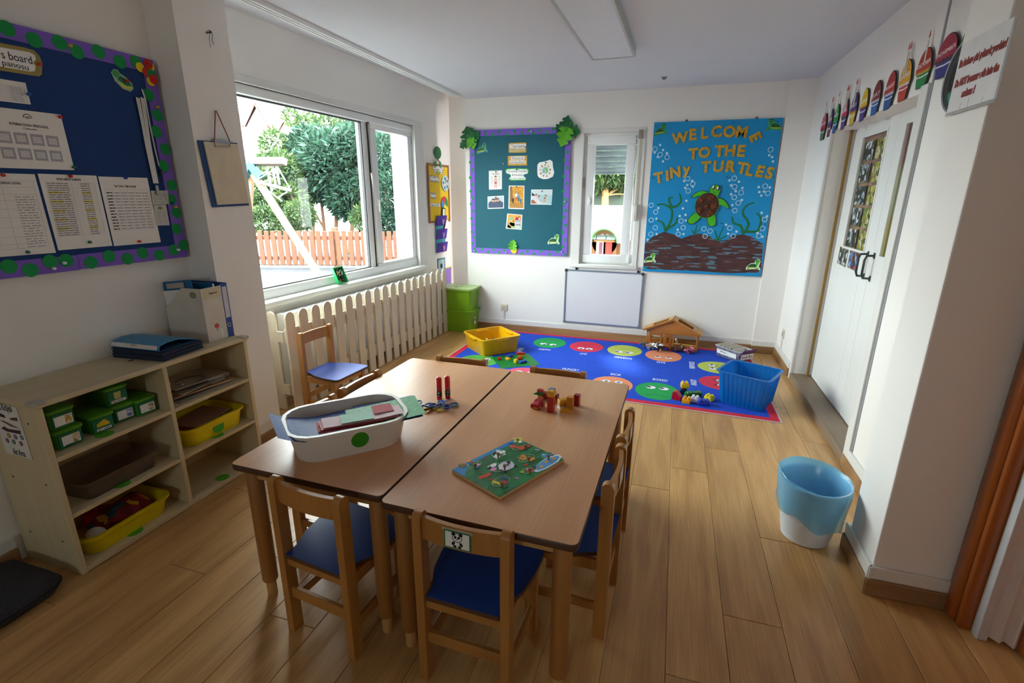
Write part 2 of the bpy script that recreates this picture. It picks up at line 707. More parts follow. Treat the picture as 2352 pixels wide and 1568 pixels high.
# window wall: local coordinates a along the wall, b up, out into the room
ww = MB()
M0 = F_WIN.M(0, 0, 0)
WA0, WA1, WB0, WB1 = 2.60, 5.285, 0.835, 2.365
for q in ((2.50, 0, WA0, 2.95), (WA1, 0, 6.25, 2.95), (WA0, 0, WA1, WB0), (WA0, WB1, WA1, 2.95)):
    ww.box(q[0], q[1], -0.30, q[2], q[3], 0, M0)
struct('wall_window', ww, WHITE_WALL)
struct('wall_recess', MB().box(-3.3, 6.14, 0, -2.43, 6.34, 2.95), WHITE_WALL)
# back wall with the narrow window
VA0, VA1, VB0, VB1 = -1.03, -0.43, 0.875, 2.285
wb = MB().box(-2.43, YB, 0, VA0, YB + .32, 2.95).box(VA1, YB, 0, 1.6, YB + .32, 2.95).box(VA0, YB, 0, VA1, YB + .32, VB0).box(VA0, YB, VB1, VA1, YB + .32, 2.95)
wb.box(0.915, YB - .035, 0, 1.2, YB, ZCEIL + .02)
struct('wall_back', wb, WHITE_WALL)
# wall with the double door
DY0, DY1, DZ = 3.31, 4.93, 2.14
wr = MB().box(XR, DY1, 0, 1.55, YB + .1, 2.8).box(XR, DY0, DZ, 1.55, DY1, 2.8).box(XR, 2.30, 0, 1.55, DY0, 2.8)
struct('wall_right', wr, WHITE_WALL)
struct('column', MB().rbox(XK, 2.12, 0, 1.5, 2.40, 2.8, 0.006), WHITE_WALL)
wr2 = MB().box(1.40, -3.4, 0, 1.7, 2.12, 2.8).box(1.225, 2.0, 2.06, 1.5, 2.13, 2.8).box(1.25, -3.4, 2.12, 1.5, 2.1, 2.8).box(1.25, -3.4, 0, 1.5, 1.05, 2.8)
struct('wall_right', wr2, WHITE_WALL)

# skirting: white strip above an oak plinth
def skirt(side, a, b, n, key):
    """a, b: foot points along the wall; n: unit normal into the room"""
    a, b, n = Vector(a), Vector(b), Vector(n)
    d = (b - a)
    L = d.length
    d.normalize()
    m = Matrix(((d.x, n.x, 0, a.x), (d.y, n.y, 0, a.y), (0, 0, 1, 0), (0, 0, 0, 1)))
    struct('baseboard_' + side, MB().rbox(0, 0, .078, L, .016, .135, .004, 2, m), TRIM_W)
    struct('trim_' + str(key), MB().rbox(0, 0, 0, L, .024, .079, .006, 2, m), PLINTH)


skirt('back', (-2.40, YB, 0), (0.915, YB, 0), (0, -1, 0), 1)
skirt('back', (0.905, YB - .035, 0), (XR, YB - .035, 0), (0, -1, 0), 2)
skirt('right', (XR, YB - .05, 0), (XR, DY1 + .06, 0), (-1, 0, 0), 3)
skirt('right', (XR, DY0 - .01, 0), (XR, 2.40, 0), (-1, 0, 0), 4)
skirt('right', (XK, 2.42, 0), (XK, 2.10, 0), (-1, 0, 0), 5)
skirt('right', (XK - .02, 2.12, 0), (1.215, 2.12, 0), (0, -1, 0), 6)
skirt('left', (XL, 1.12, 0), (XL, -3.2, 0), (1, 0, 0), 7)
skirt('left', (XC, 2.545, 0), (XC, 2.21, 0), (1, 0, 0), 8)

# ------------------------------------------------------------------ window_1: big fixed pane and one casement
def frame_bars(mb, a0, b0, a1, b1, wd, z0, z1, M, bev=.006):
    mb.rbox(a0, b0, z0, a1, b0 + wd, z1, bev, 2, M)
    mb.rbox(a0, b1 - wd, z0, a1, b1, z1, bev, 2, M)
    mb.rbox(a0, b0 + wd, z0, a0 + wd, b1 - wd, z1, bev, 2, M)
    mb.rbox(a1 - wd, b0 + wd, z0, a1, b1 - wd, z1, bev, 2, M)
    return mb


win1 = thing('window_1', None, None, M=M0)
win1['kind'] = 'structure'
fb = MB().rbox(WA0, WB0, -.13, WA1, .91, -.025, .008).rbox(WA0, 2.30, -.13, WA1, WB1, -.012, .006).rbox(WA0, .91, -.13, 2.68, 2.30, -.025, .006)
fb.rbox(4.436, .91, -.13, 4.545, 2.30, -.055, .006)
ob('window_frame', fb, PVC, win1, 40)
ob('gasket', MB().box(4.512, .87, -.056, 4.530, 2.33, -.051), mat('#2a2420', .6), win1)
ob('window_pane', MB().box(2.68, .905, -.098, 4.44, 2.305, -.094), GLASS, win1)
ob('glazing_bead', frame_bars(MB(), 2.66, .905, 4.442, 2.305, .016, -.092, -.060, None, .003), mat('#3b3c3e', .5), win1)
sash = ob('casement', frame_bars(MB(), 4.548, .85, 5.30, 2.335, .088, -.12, -.035, None, .008), PVC, win1, 40)
ob('casement_pane', MB().box(4.63, .93, -.085, 5.22, 2.25, -.081), GLASS, sash)
hd = MB().rbox(4.572, 1.52, -.036, 4.604, 1.60, -.022, .005).rbox(4.578, 1.46, -.022, 4.598, 1.585, -.004, .008)
ob('casement_handle', hd, PVC, sash, 40)
ob('hinge', MB().rbox(5.285, .86, -.04, 5.305, .93, -.02, .004).rbox(5.285, 2.17, -.04, 5.305, 2.26, -.02, .004), STEEL, sash)
tb = MB().rbox(2.55, WB1, 0, 5.466, 2.416, .014, .004).rbox(WA1, .83, 0, 5.466, WB1, .014, .004)
ob('window_casing', tb, TRIM_W, win1)
ob('window_reveal', MB().box(WA1, WB0, -.06, WA1 + .004, WB1, .002).box(WA0, WB1, -.06, WA1, WB1 + .004, .002), PVC, win1)
ob('window_sill', MB().rbox(2.52, .785, -.055, 5.33, .833, .075, .014, 3), mat('#cfd0cc', .35, .05, 3), win1, 40)
# bolt rod of the casement with its white pull
rod = thing('blind_cord', 'thin dark cord with white pull hanging down the window mullion', 'cord', M=F_WIN.M(4.50, 2.33, -.04))
ob('cord', MB().tube([(0, 0, 0), (.005, -.15, .004), (.012, -.5, .004)], .004, 6), BLACK, rod)
ob('bracket', MB().rbox(-.02, -.03, -.01, .02, .04, .02, .006).ball(0, -.03, .01, .016), mat('#3a332e', .4, metal=.5), rod, 40)
ob('pull', MB().tube([(.012, -.49, .006), (.016, -.53, .01), (.024, -.62, .008)], [.009, .011, .006], 8), WHITE, rod, 40)
portal('daylight_portal', F_WIN.M((WA0 + WA1) / 2, (WB0 + WB1) / 2, -.32) @ Matrix.Rotation(PI, 4, 'X'), 2.69, 1.53)

ob('window_frame', frame_bars(MB(), .55, 1.3, 1.2, 2.0, .06, -.12, -.05, None), PVC, fill_win, 40)  # frame of the added fill window
ob('window_pane', MB().box(.61, 1.36, -.09, 1.14, 1.94, -.086), GLASS, fill_win)
portal('daylight_portal', F_FRONT.M(.875, 1.65, -.21) @ Matrix.Rotation(PI, 4, 'X'), .65, .70)  # guides sky light through the added fill opening

# ------------------------------------------------------------------ window_2: narrow casement with a roller shutter outside
M2 = F_BACK.M(0, 0, 0)
win2 = thing('window_2', None, None, M=M2)
win2['kind'] = 'structure'
ob('window_frame', frame_bars(MB(), VA0, VB0, VA1, VB1, .036, -.13, -.05, None), PVC, win2, 40)
s2 = ob('casement', frame_bars(MB(), -.998, .89, -.478, 2.257, .09, -.12, -.03, None, .008), PVC, win2, 40)
ob('casement_pane', MB().box(-.91, .97, -.085, -.565, 2.17, -.081), GLASS, s2)
ob('casement_handle', MB().rbox(-.963, 1.53, -.03, -.937, 1.63, -.018, .005).rbox(-.960, 1.545, -.018, -.940, 1.60, .012, .008), WHITE, s2, 40)
ob('hinge', MB().rbox(-.49, .90, -.04, -.462, 1.0, -.015, .005), PVC, s2, 40)
ob('catch', MB().rbox(-1.03, 1.72, -.04, -1.012, 1.83, -.02, .003), STEEL, s2)
cs = MB().rbox(-1.125, VB1, 0, -.375, 2.325, .014, .004).rbox(-1.125, VB0, 0, VA0, VB1, .014, .004).rbox(VA1, VB0, 0, -.375, VB1, .014, .004)
ob('window_casing', cs, TRIM_W, win2)
ob('window_sill', MB().rbox(-1.13, .835, -.05, -.37, .876, .045, .008), TRIM_W, win2, 40)
sh = thing('roller_shutter', 'grey roller shutter half lowered outside the narrow window', 'shutter', M=F_BACK.M(-.735, 1.885, -.20))
for i in range(7):
    ob('slat', MB().rbox(-.30, .004 + i * .058, -.012, .30, .058 + i * .058, .006, .008), mat('#c9cdd8', .4), sh, 40)
ob('end_bar', MB().rbox(-.30, -.018, -.012, .30, .004, .008, .004).rbox(.02, -.012, .008, .075, .004, .014, .003), mat('#b9bcc4', .4), sh)
st = thing('shutter_strap', 'cream shutter strap with wall winder beside the narrow window', 'strap', M=F_BACK.M(-.428, 2.27, .014))
ob('strap', MB().box(-.008, -.72, .012, .008, 0, .014), mat('#b8b09a', .8), st)
ob('guide', MB().rbox(-.022, -.06, -.01, .022, .03, .022, .005), mat('#8d8878', .5), st, 40)
wd = ob('winder', MB().rbox(-.02, -.90, -.012, .022, -.72, .012, .006).prism([(-.72, .012), (-.90, .012), (-.84, .06), (-.74, .05)], -.012, .014, 'x'), mat('#d8d4c8', .4), st)
portal('daylight_portal', F_BACK.M((VA0 + VA1) / 2, (VB0 + VB1) / 2, -.34) @ Matrix.Rotation(PI, 4, 'X'), .6, 1.41)

# ------------------------------------------------------------------ double door, threshold, frames
DOORW = mat('#e2e3df', .38, .012, 3)
struct('trim_9', MB().rbox(XR - .012, DY0, -.01, 1.5, DY1, .06, .006), wood('#9a8670', '#7b6753', .5, 'Y', 7, .1, 2), None)
struct('trim_10', MB().rbox(XR - .014, 3.226, 0, XR + .012, DY0 + .004, 2.17, .004), TRIM_W)
struct('trim_11', MB().box(XR - .003, 3.20, .10, XR + .002, 3.222, 2.60), mat('#8d9096', .6))
struct('trim_12', MB().rbox(XR - .010, DY1 - .004, 0, XR + .012, 4.985, 2.16, .004), TRIM_W)
struct('trim_13', MB().box(1.262, 4.862, .06, 1.282, 4.885, DZ), mat('#8a6a35', .5))
struct('trim_14', MB().box(1.43, DY0, .06, 1.55, DY1, DZ), WHITE_WALL)


def leaf(n, y1, y0, pa, pb):
    d = thing('door_%d' % n, None, None, M=F_DOOR.M(0, 0, 0))
    d['kind'] = 'structure'
    a0, a1 = -y1, -y0
    m = MB().rbox(a0, .066, -.04, -pa, DZ, 0, .003).rbox(-pb, .066, -.04, a1, DZ, 0, .003).box(-pa, .066, -.04, -pb, 1.25, 0).box(-pa, 2.06, -.04, -pb, DZ, 0)
    ob('door_leaf', m, DOORW, d)
    ob('bead', frame_bars(MB(), -pa - .014, 1.236, -pb + .014, 2.074, .018, -.012, .006, None, .003), DOORW, d)
    ob('glass', MB().box(-pa, 1.25, -.022, -pb, 2.06, -.018), GLASS, d)
    return d


d1 = leaf(1, 4.86, 4.005, 4.65, 4.17)
ob('stand_in_backing', MB().box(-4.65, 1.25, -.034, -4.17, 2.06, -.030), speck_mat('m_pinkbacking', ['#b5746c', '#a9685f', '#c08076'], 3, .8), d1)  # added sheet standing in for the reddish space behind the glass
d2 = leaf(2, 4.002, 3.19, 3.87, 3.45)
ob('stand_in_backing', MB().box(-3.87, 1.25, -.036, -3.45, 2.06, -.032), mat('#e2cfae', .8), d2)  # added cream sheet, stands in for the bright space behind the glass
pk = [F_DOOR.uv(*zc(1860, 200, 3.136)(*q), -.03) for q in ((775, 240), (745, 270), (700, 390), (665, 480), (672, 550), (690, 595), (720, 540), (775, 400))]
ob('paper_shape', MB().prism(pk[::-1], -.031, -.029), mat('#b0567a', .8), d2, label='pink paper circle behind the glass')
yk = [F_DOOR.uv(*zc(1860, 200, 3.136)(*q), -.03) for q in ((612, 925), (575, 1010), (545, 1100), (535, 1170), (545, 1230), (580, 1150), (625, 1000))]
ob('paper_shape', MB().prism(yk[::-1], -.031, -.029), mat('#e0b21e', .8), d2, label='yellow paper shape behind the glass')
for d, y in ((d1, 4.075), (d2, 3.955)):
    m = MB().tube([(-y, 1.245, .002), (-y, 1.243, .045), (-y + .004, 1.215, .055), (-y + .004, 1.12, .055), (-y, 1.092, .045), (-y, 1.09, .002)], .008, 8)
    m.rbox(-y - .012, 1.225, 0, -y + .012, 1.265, .006, .003).rbox(-y - .012, 1.07, 0, -y + .012, 1.11, .006, .003)
    ob('handle', m, mat('#4a4f50', .3, metal=.8), d, 40)

# orange wood door and casing at the near right
OR_W = wood('#a9591f', '#7f3d10', .32, 'Z', 8, .1, 1.5, .05, .3)
struct('trim_15', MB().rbox(1.215, 2.085, 0, 1.245, 2.135, 2.06, .004), TRIM_W)
struct('trim_16', MB().rbox(1.182, 2.042, 0, 1.25, 2.112, 2.06, .02, 4).rbox(1.192, 2.012, 0, 1.25, 2.04, 2.06, .01, 3), OR_W, None, 40)
struct('trim_17', MB().rbox(1.235, 1.97, 0, 1.27, 2.012, 2.06, .004), mat('#c9c9cc', .4))
gd = thing('finger_guard', 'white folded plastic finger guard along the hinge of the orange door', 'door guard', (1.25, 1.99, .012))
zig = [(0, 0), (.03, .005), (.05, -.012), (.045, .012), (.075, .0), (.085, -.03), (.08, .005), (.11, -.02), (.112, -.026), (.085, -.045), (.072, -.012), (.05, -.03), (.03, -.006), (0, -.012)]
ob('strip', MB().prism(zig, 0, 1.9), mat('#e3d8d2', .35), gd)
for z in (.12, .62, 1.12):
    ob('screw', MB().ball(-.004, -.006, z, .006), STEEL, gd)
dr = thing('door_3', None, None, (1.345, 1.1, 0))
dr['kind'] = 'structure'
ob('door_leaf', MB().rbox(0, 0, .012, .045, .86, 2.04, .005), wood('#b8611a', '#8a430c', .3, 'Z', 6, .1, 1.6, .05, .3, key='leaf'), dr, 40)
ob('edge_strip', MB().rbox(.002, .862, .012, .04, .89, 2.04, .004), mat('#b9b4b2', .4), dr)

# ------------------------------------------------------------------ ceiling light, rail, spot on the ceiling
lf = thing('ceiling_light', 'rectangular flat ceiling light panel in white frame, switched off', 'light', (-.575, 3.60, ZCEIL - .062), R(-1))
ob('housing', frame_bars(MB(), -.165, -.66, .165, .66, .018, 0, .062, None, .003).box(-.16, -.655, .05, .16, .655, .0622), mat('#aeb2b2', .4, .01), lf)
ob('diffuser', MB().box(-.148, -.643, .004, .148, .643, .009), mat('#d3d8e2', .5, .01, 4), lf)
rl = thing('curtain_rail', 'white double curtain rail along the ceiling edge above the window', 'curtain rail', (-2.425, 0, ZCEIL - .028))
for i in range(3):
    ob('track', MB().box(i * .028 - .02, -.6, 0, i * .028 - .001, 5.5, .028), PVC, rl)
ob('groove', MB().box(-.018, -.6, .005, .04, 5.49, .0282), mat('#33343a', .7), rl)
o_ = Frame((0, 0, ZCEIL), (1, 0, 0), (0, -1, 0))
p_ = o_.pt(1526, 177)
solo('sprinkler', MB().lathe([(.0, -.022), (.016, -.02), (.022, -.008), (.03, 0)], 14), mat('#7b8088', .5), 'small grey round fitting on the ceiling near the light', 'ceiling fitting', p_)
# ------------------------------------------------------------------ blue notice board
zb = zc(0, 0, 2.375)
PURPLE, DOTG = mat('#7a5cc4', .75, .03), mat('#0b9048', .75, .03)
nb = thing('notice_board', 'large navy notice board with purple dotted border', 'notice board', M=F_LEFT.M(0, 0, 0))
BY0, BY1, BZ0, BZ1 = 0.70, 2.185, 1.272, 2.288
ob('felt_panel', MB().rbox(BY0, BZ0, .002, BY1, BZ1, .036, .004), mat('#1c3c74', .95, .05, 60, bump=.2, bsc=300), nb)
for q in ((BY0, BZ1 - .062, BY1, BZ1 + .002), (BY0, BZ0 - .004, 1.62, BZ0 + .066), (1.622, BZ0 - .002, BY1, BZ0 + .068)):
    ob('border_strip', MB().box(q[0], q[1], .0362, q[2], q[3], .038), PURPLE, nb)
ob('border_strip', MB().box(BY1 - .064, BZ0 + .06, .0366, BY1 + .002, BZ1 - .06, .0384), PURPLE, nb)
dm = MB().disc(0, 0, .030, 0, .0008, 22)
fst = None
for u, v in ((35, 155), (187, 218), (325, 232), (420, 282), (538, 282), (655, 337), (742, 338), (812, 518), (860, 628), (853, 718), (902, 813), (893, 905), (936, 1010), (934, 1088), (963, 1160), (963, 1248), (1000, 1337), (948, 1363), (870, 1391), (778, 1379), (696, 1411), (595, 1397), (497, 1431), (361, 1419), (274, 1425), (167, 1473), (48, 1453)):
    a, b = F_LEFT.uv(*zb(u, v), .039)
    o = ob('dot', dm, DOTG, nb, me=fst.data if fst else None)
    fst = fst or o
    o.location = (a, b, .0386)
k = 0
for u, v, c in ((742, 340, '#0b9048'), (765, 367, '#e8c81e'), (818, 362, '#e8c81e'), (822, 443, '#e8c81e'), (806, 350, '#c8261c'), (797, 395, '#c8261c'), (822, 405, '#0b9048'), (834, 433, '#c8261c')):
    a, b = F_LEFT.uv(*zb(u, v), .04)
    o = ob('paper_flower', MB().disc(a, b, .023, .0396 + k * .0009, .0404 + k * .0009, 20), mat(c, .7), nb)
    k += 1


PIN_H = MB().lathe([(.0, .0), (.004, .0), (.0035, .004), (.0075, .006), (.0055, .012), (.0065, .016), (.004, .018), (0, .018)], 10)
_pins = {}


def pin(fr, u, v, h, label, off, parent=None, r=1.0):
    a, b = fr.uv(u, v, off)
    m = mat(h, .3)
    o = ob('pushpin', PIN_H, m, None, 40, me=_pins.get(h))
    _pins[h] = o.data
    o.matrix_world = fr.M(a, b, off - .001) @ Matrix.Scale(r, 4)
    return _tag(o, label, 'pushpin', 'pushpins in the boards')


RED, YEL, BLU, GRN, WHT, GLD = '#c8201c', '#d9a920', '#2440a0', '#0a6b48', '#e6e6ea', '#c8a030'
LO = .0375


def sheet(name, label, pts, fr=F_LEFT, off=LO, zf=zb, m=PAPER, cat='paper', th=.0008, pname='sheet'):
    cx = sum(p[0] for p in pts) / len(pts)
    cy = sum(p[1] for p in pts) / len(pts)
    f = Flat(fr, name, label, cat, zf(cx, cy), off)
    f.zf = zf
    f.poly(pname, pts, 0, th, m, zf=zf)
    P = [f.l(*zf(*p)) for p in pts]
    f.x0, f.x1 = min(p[0] for p in P), max(p[0] for p in P)
    f.y0, f.y1 = min(p[1] for p in P), max(p[1] for p in P)
    f.th = th
    return f


GREYI = mat('#9a9aa0', .8)


def rows(f, x0, x1, y0, y1, n, name='printed_lines', m=GREYI, hgt=.3, gaps=3, seed=1):
    """printed body text seen from afar: rows of short dashes"""
    r = random.Random(seed)
    mb = MB()
    dy = (y1 - y0) / n
    for i in range(n):
        y = y1 - (i + .5) * dy
        x = x0
        while x < x1 - .004:
            w = r.uniform(.008, .03)
            mb.box(x, y - dy * hgt / 2, f.th, min(x + w, x1), y + dy * hgt / 2, f.th + .0003)
            x += w + r.uniform(.003, .008) * gaps / 2
    return ob(name, mb, m, f.root)


def rules(f, xs, ys, name='ruled_table', m=GREYI, t=.0007):
    mb = MB()
    for x in xs:
        mb.box(x - t / 2, min(ys), f.th, x + t / 2, max(ys), f.th + .0002)
    for y in ys:
        mb.box(min(xs), y - t / 2, f.th, max(xs), y + t / 2, f.th + .0002)
    return ob(name, mb, m, f.root)


def lerp(a, b, n):
    return [a + (b - a) * i / n for i in range(n + 1)]


f = sheet('schedule_sheet', 'white daily timetable sheet, last of the row on the navy board', [(535, 962), (803, 970), (877, 1320), (622, 1342)])
txt('Tiny Turtles  Daily Schedule', .011, 0, f.y1 - .045, .0012, INK, f.root, width=.11)
rules(f, lerp(f.x0 + .02, f.x1 - .02, 6), lerp(f.y0 + .075, f.y1 - .06, 13))
for i in range(5):
    xw = (f.x1 - f.x0 - .04) / 6
    rows(f, f.x0 + .024 + xw * (i + 1), f.x0 + .016 + xw * (i + 2), f.y0 + .075, f.y1 - .07, 13, 'printed_cells', GREYI, .32, 1, i)
rows(f, f.x0 + .022, f.x0 + .05, f.y0 + .075, f.y1 - .07, 13, 'printed_times', INK, .35, 1, 9)
f = sheet('schedule_sheet', 'white list sheet with yellow highlighted lines, on the navy board', [(205, 947), (525, 958), (613, 1340), (318, 1365)])
txt('WORK DISPLAY SCHEDULE', .010, 0, f.y1 - .022, .0012, INK, f.root, width=.10)
rules(f, [f.x0 + .02, (f.x0 + f.x1) / 2, f.x1 - .02], lerp(f.y0 + .06, f.y1 - .035, 24))
rows(f, f.x0 + .024, f.x0 + .11, f.y0 + .06, f.y1 - .035, 24, 'printed_dates', mat('#5a5a60', .8), .3, 1, 3)
rows(f, f.x1 - .085, f.x1 - .045, f.y0 + .06, f.y1 - .035, 24, 'printed_names', mat('#5a5a60', .8), .3, 1, 4)
hb = MB()
dy = (f.y1 - f.y0 - .095) / 24
for i in (4, 8, 12, 16, 20):
    y = f.y1 - .035 - (i + .5) * dy
    hb.box(f.x0 + .022, y - dy * .4, .0006, f.x0 + .075, y + dy * .4, .00105).box(f.x1 - .085, y - dy * .4, .0006, f.x1 - .045, y + dy * .4, .00105)
_tag(ob('highlighter', hb, mat('#e8d23a', .8), f.root), kind='stuff')
f = sheet('schedule_sheet', 'white sheet of boxed paragraphs at the cut-off end of the navy board', [(-70, 942), (188, 950), (305, 1378), (-10, 1402)])
txt('DISPLAY LISTING', .010, .0, f.y1 - .04, .0012, INK, f.root, width=.07)
rules(f, [f.x0 + .02, (f.x0 + f.x1) / 2 - .03, f.x1 - .02], [f.y1 - .03, f.y1 - .055, f.y1 - .085, f.y1 - .11, f.y1 - .145, f.y1 - .18, f.y1 - .22, f.y1 - .26, f.y1 - .29, f.y0 + .03])
rows(f, f.x0 + .11, f.x1 - .03, f.y0 + .03, f.y1 - .09, 20, seed=5, gaps=2)
f = sheet('calendar_sheet', 'white year calendar sheet with small month grids on the navy board', [(-60, 578), (330, 625), (406, 928), (-20, 914)])
txt('INTERNATIONAL PRESCHOOL', .010, .01, f.y1 - .062, .0012, INK, f.root, width=.14)
txt('Calendar', .007, .01, f.y1 - .076, .0012, INK, f.root, width=.05)
ob('emblem', MB().ring(.01, f.y1 - .032, .014, .0165, .0008, .0012, 24, 0, PI).ring(.005, f.y1 - .03, .003, .005, .0008, .0012, 12).ring(.015, f.y1 - .03, .003, .005, .0008, .0012, 12), INK, f.root)
for i in range(4):
    for j in range(2):
        x = f.x0 + .03 + i * .058
        y = f.y1 - .095 - j * .062
        g = ob('month_grid', MB().box(x, y - .046, .0008, x + .048, y, .001), mat('#a8a8b0', .8), f.root)
        c = MB()
        for p in range(6):
            for q in range(4):
                c.box(x + .008 + p * .0055, y - .016 - q * .0065, .001, x + .0125 + p * .0055, y - .0115 - q * .0065, .0012)
        ob('days', c, PAPER, g)
f = sheet('table_sheet', 'small white table sheet under the navy board title', [(-70, 418), (138, 452), (168, 570), (-50, 545)])
rules(f, [f.x0 + .01, 0, f.x1 - .01], lerp(f.y0 + .008, f.y1 - .022, 9))
rows(f, .005, f.x1 - .02, f.y0 + .008, f.y1 - .022, 9, seed=8, gaps=1)
f = sheet('title_card', 'khaki edged title card reading board panosu on the navy board', [(-60, 222), (130, 258), (185, 275), (215, 305), (230, 345), (228, 405), (215, 417), (150, 408), (-60, 375)], m=mat('#9a8a48', .6), cat='title card')
P = [f.l(*zb(*p)) for p in ((-60, 247), (160, 285), (188, 300), (196, 325), (180, 341), (193, 360), (190, 388), (165, 391), (-60, 352))]
ob('white_field', MB().prism(P, .0008, .0012), WHITE, f.root)
a = f.l(*zb(96, 316))
txt('News board', .030, a[0] - .038, a[1], .0014, INK, f.root, rot=0, width=.175)
a = f.l(*zb(90, 352))
txt('Bilgilendirme panosu', .022, a[0] - .095, a[1] - .004, .0014, INK, f.root, width=.27)
f = sheet('turtle_cutout', 'laminated green turtle cutout high on the navy board', [(605, 395), (618, 376), (640, 380), (655, 400), (690, 425), (720, 455), (728, 485), (712, 500), (670, 485), (625, 440)], m=mat('#8fb79a', .3), cat='cutout')
ob('head', MB().disc(*f.l(*zb(632, 402)), .017, .0008, .0014, 16), mat('#3a9a50', .6), f.root)
P = [f.l(*zb(*p)) for p in ((638, 432), (655, 415), (700, 440), (722, 470), (690, 468))]
ob('shell', MB().prism(P, .0008, .0014), speck_mat('m_shell', ['#146a38', '#0d5a2c', '#1e7d44'], 60), f.root)
P = [f.l(*zb(*p)) for p in ((638, 440), (690, 472), (722, 475), (718, 488), (675, 482))]
ob('belly', MB().prism(P, .0008, .0013), mat('#c8c83c', .6), f.root)
for (u, v, c, l) in ((377, 250, GLD, 'gold pushpin in the top purple border'), (210, 350, RED, 'red pushpin at the end of the title card'), (150, 514, '#1a5aa8', 'blue pushpin at the edge of the small table sheet'), (322, 638, RED, 'red pushpin in the upper corner of the calendar sheet'), (398, 911, GRN, 'green pushpin in the lower corner of the calendar sheet'), (10, 955, RED, 'red pushpin holding the sheet of boxed paragraphs'), (145, 1374, GRN, 'green pushpin below the sheet of boxed paragraphs'), (378, 961, RED, 'red pushpin above the highlighted list sheet'), (484, 1320, GRN, 'green pushpin at the foot of the highlighted list sheet'), (679, 970, BLU, 'blue pushpin above the daily timetable sheet'), (754, 1316, RED, 'red pushpin at the foot of the daily timetable sheet'), (797, 345, RED, 'red pushpin in the paper flower of the navy board'), (686, 440, RED, 'red pushpin through the turtle cutout on the navy board'), (853, 584, GLD, 'yellow pushpin high in the side purple border'), (951, 1128, GLD, 'yellow pushpin beside the badge cards'), (935, 1108, BLU, 'dark blue pushpin at the badge card edge'), (966, 1362, WHT, 'clear pushpin in the bottom corner of the purple border'), (345, 1434, WHT, 'clear pushpin near the joint of the bottom border'), (288, 1464, WHT, 'clear pushpin below the joint of the bottom border')):
    pin(F_LEFT, *zb(u, v), c, l, .040)
# lanyards and badges
ly = thing('lanyard', 'bundle of white lanyards hanging on the navy board', 'lanyard', M=F_LEFT.M(*F_LEFT.uv(*zb(765, 520), .045), .045))
fl = Flat(F_LEFT, '', '', '', zb(765, 520), .045, root=False)
for i, (du, dv) in enumerate(((0, 0), (10, 4), (22, 0), (32, 6))):
    pth = [fl.l(*zb(742 + du, 530 + dv)), fl.l(*zb(765 + du * .8, 640)), fl.l(*zb(795 + du * .6, 800)), fl.l(*zb(838 + du * .5, 1000))]
    ob('ribbon', MB().tube([(p[0], p[1], .004 + .002 * i) for p in pth], .0045, 6, flat=.4), mat('#d8d8d6', .7), ly)
ob('clip', MB().rbox(fl.l(*zb(855, 1050))[0] - .008, fl.l(*zb(855, 1062))[1], .004, fl.l(*zb(855, 1050))[0] + .008, fl.l(*zb(850, 1010))[1], .012, .003), STEEL, ly)
ly2 = thing('lanyard', 'single white lanyard with dark clip on the navy board border', 'lanyard', M=F_LEFT.M(*F_LEFT.uv(*zb(785, 530), .042), .042))
fl = Flat(F_LEFT, '', '', '', zb(785, 530), .042, root=False)
ob('ribbon', MB().tube([fl.l(*zb(*p)) + (.003,) for p in ((772, 485), (790, 540), (815, 680), (845, 820), (865, 905))], .004, 6, flat=.4), mat('#d2d2d4', .7), ly2)
c = fl.l(*zb(876, 940))
ob('clip', MB().rbox(c[0] - .007, c[1] - .018, 0, c[0] + .007, c[1] + .018, .008, .003), mat('#26264a', .4), ly2)
f = sheet('badge_card', 'upper of two white badge cards under the lanyards', [(822, 1040), (915, 1038), (922, 1112), (835, 1118)], off=.044, m=mat('#b9bcb4', .3), cat='badge')
rows(f, f.x0 + .01, f.x1 - .01, f.y0 + .01, f.y1 - .02, 4, seed=2)
f = sheet('badge_card', 'lower of two white badge cards under the lanyards', [(838, 1120), (905, 1115), (925, 1228), (855, 1230)], off=.041, m=mat('#c4c4c2', .3), cat='badge')
rows(f, f.x0 + .01, f.x1 - .01, f.y0 + .01, f.y1 - .035, 7, seed=2)
ob('emblem', MB().disc(0, f.y1 - .018, .014, .0008, .0012, 16, .009), mat('#8a8a4a', .5), f.root)

# ------------------------------------------------------------------ pier: clipboard and a nail with wire
PO = .004
f = Flat(F_PIER, 'clipboard', 'blue clipboard with blank cream paper hung by a red cord', 'clipboard', zb(1215, 800), PO)
f.poly('board', [(1075, 765), (1290, 780), (1355, 1120), (1157, 1131)], 0, .006, mat('#173f78', .5), zf=zb)
f.poly('paper', [(1102, 772), (1285, 786), (1350, 1108), (1178, 1117)], .006, .014, mat('#d2c6ae', .8), zf=zb)
a, b = f.l(*zb(1155, 768)), f.l(*zb(1240, 772))
c, d = f.l(*zb(1160, 798)), f.l(*zb(1240, 800))
ob('clip', MB().tube([a + (.018,), b + (.018,), d + (.018,), c + (.018,)], .003, 6, True).rbox(a[0], a[1] - .008, .006, b[0], b[1] + .004, .02, .003), STEEL, f.root)
t = f.l(*zb(1170, 607))
ob('cord', MB().tube([a + (.02,), (t[0] - .004, t[1], .01), (t[0] + .004, t[1], .01), b + (.02,)], .0028, 6), mat('#8a2434', .8), f.root)
ob('nail', MB().tube([(t[0], t[1], 0), (t[0], t[1] + .002, .02)], .003, 6), STEEL, f.root)
f = Flat(F_PIER, 'wall_nail', 'bare nail with a twist of wire high on the white pier', 'nail', zb(1125, 180))
ob('nail', MB().tube([(0, 0, 0), (0, .002, .03)], .004, 6).ball(0, .002, .03, .007), mat('#55524e', .5, metal=.6), f.root)
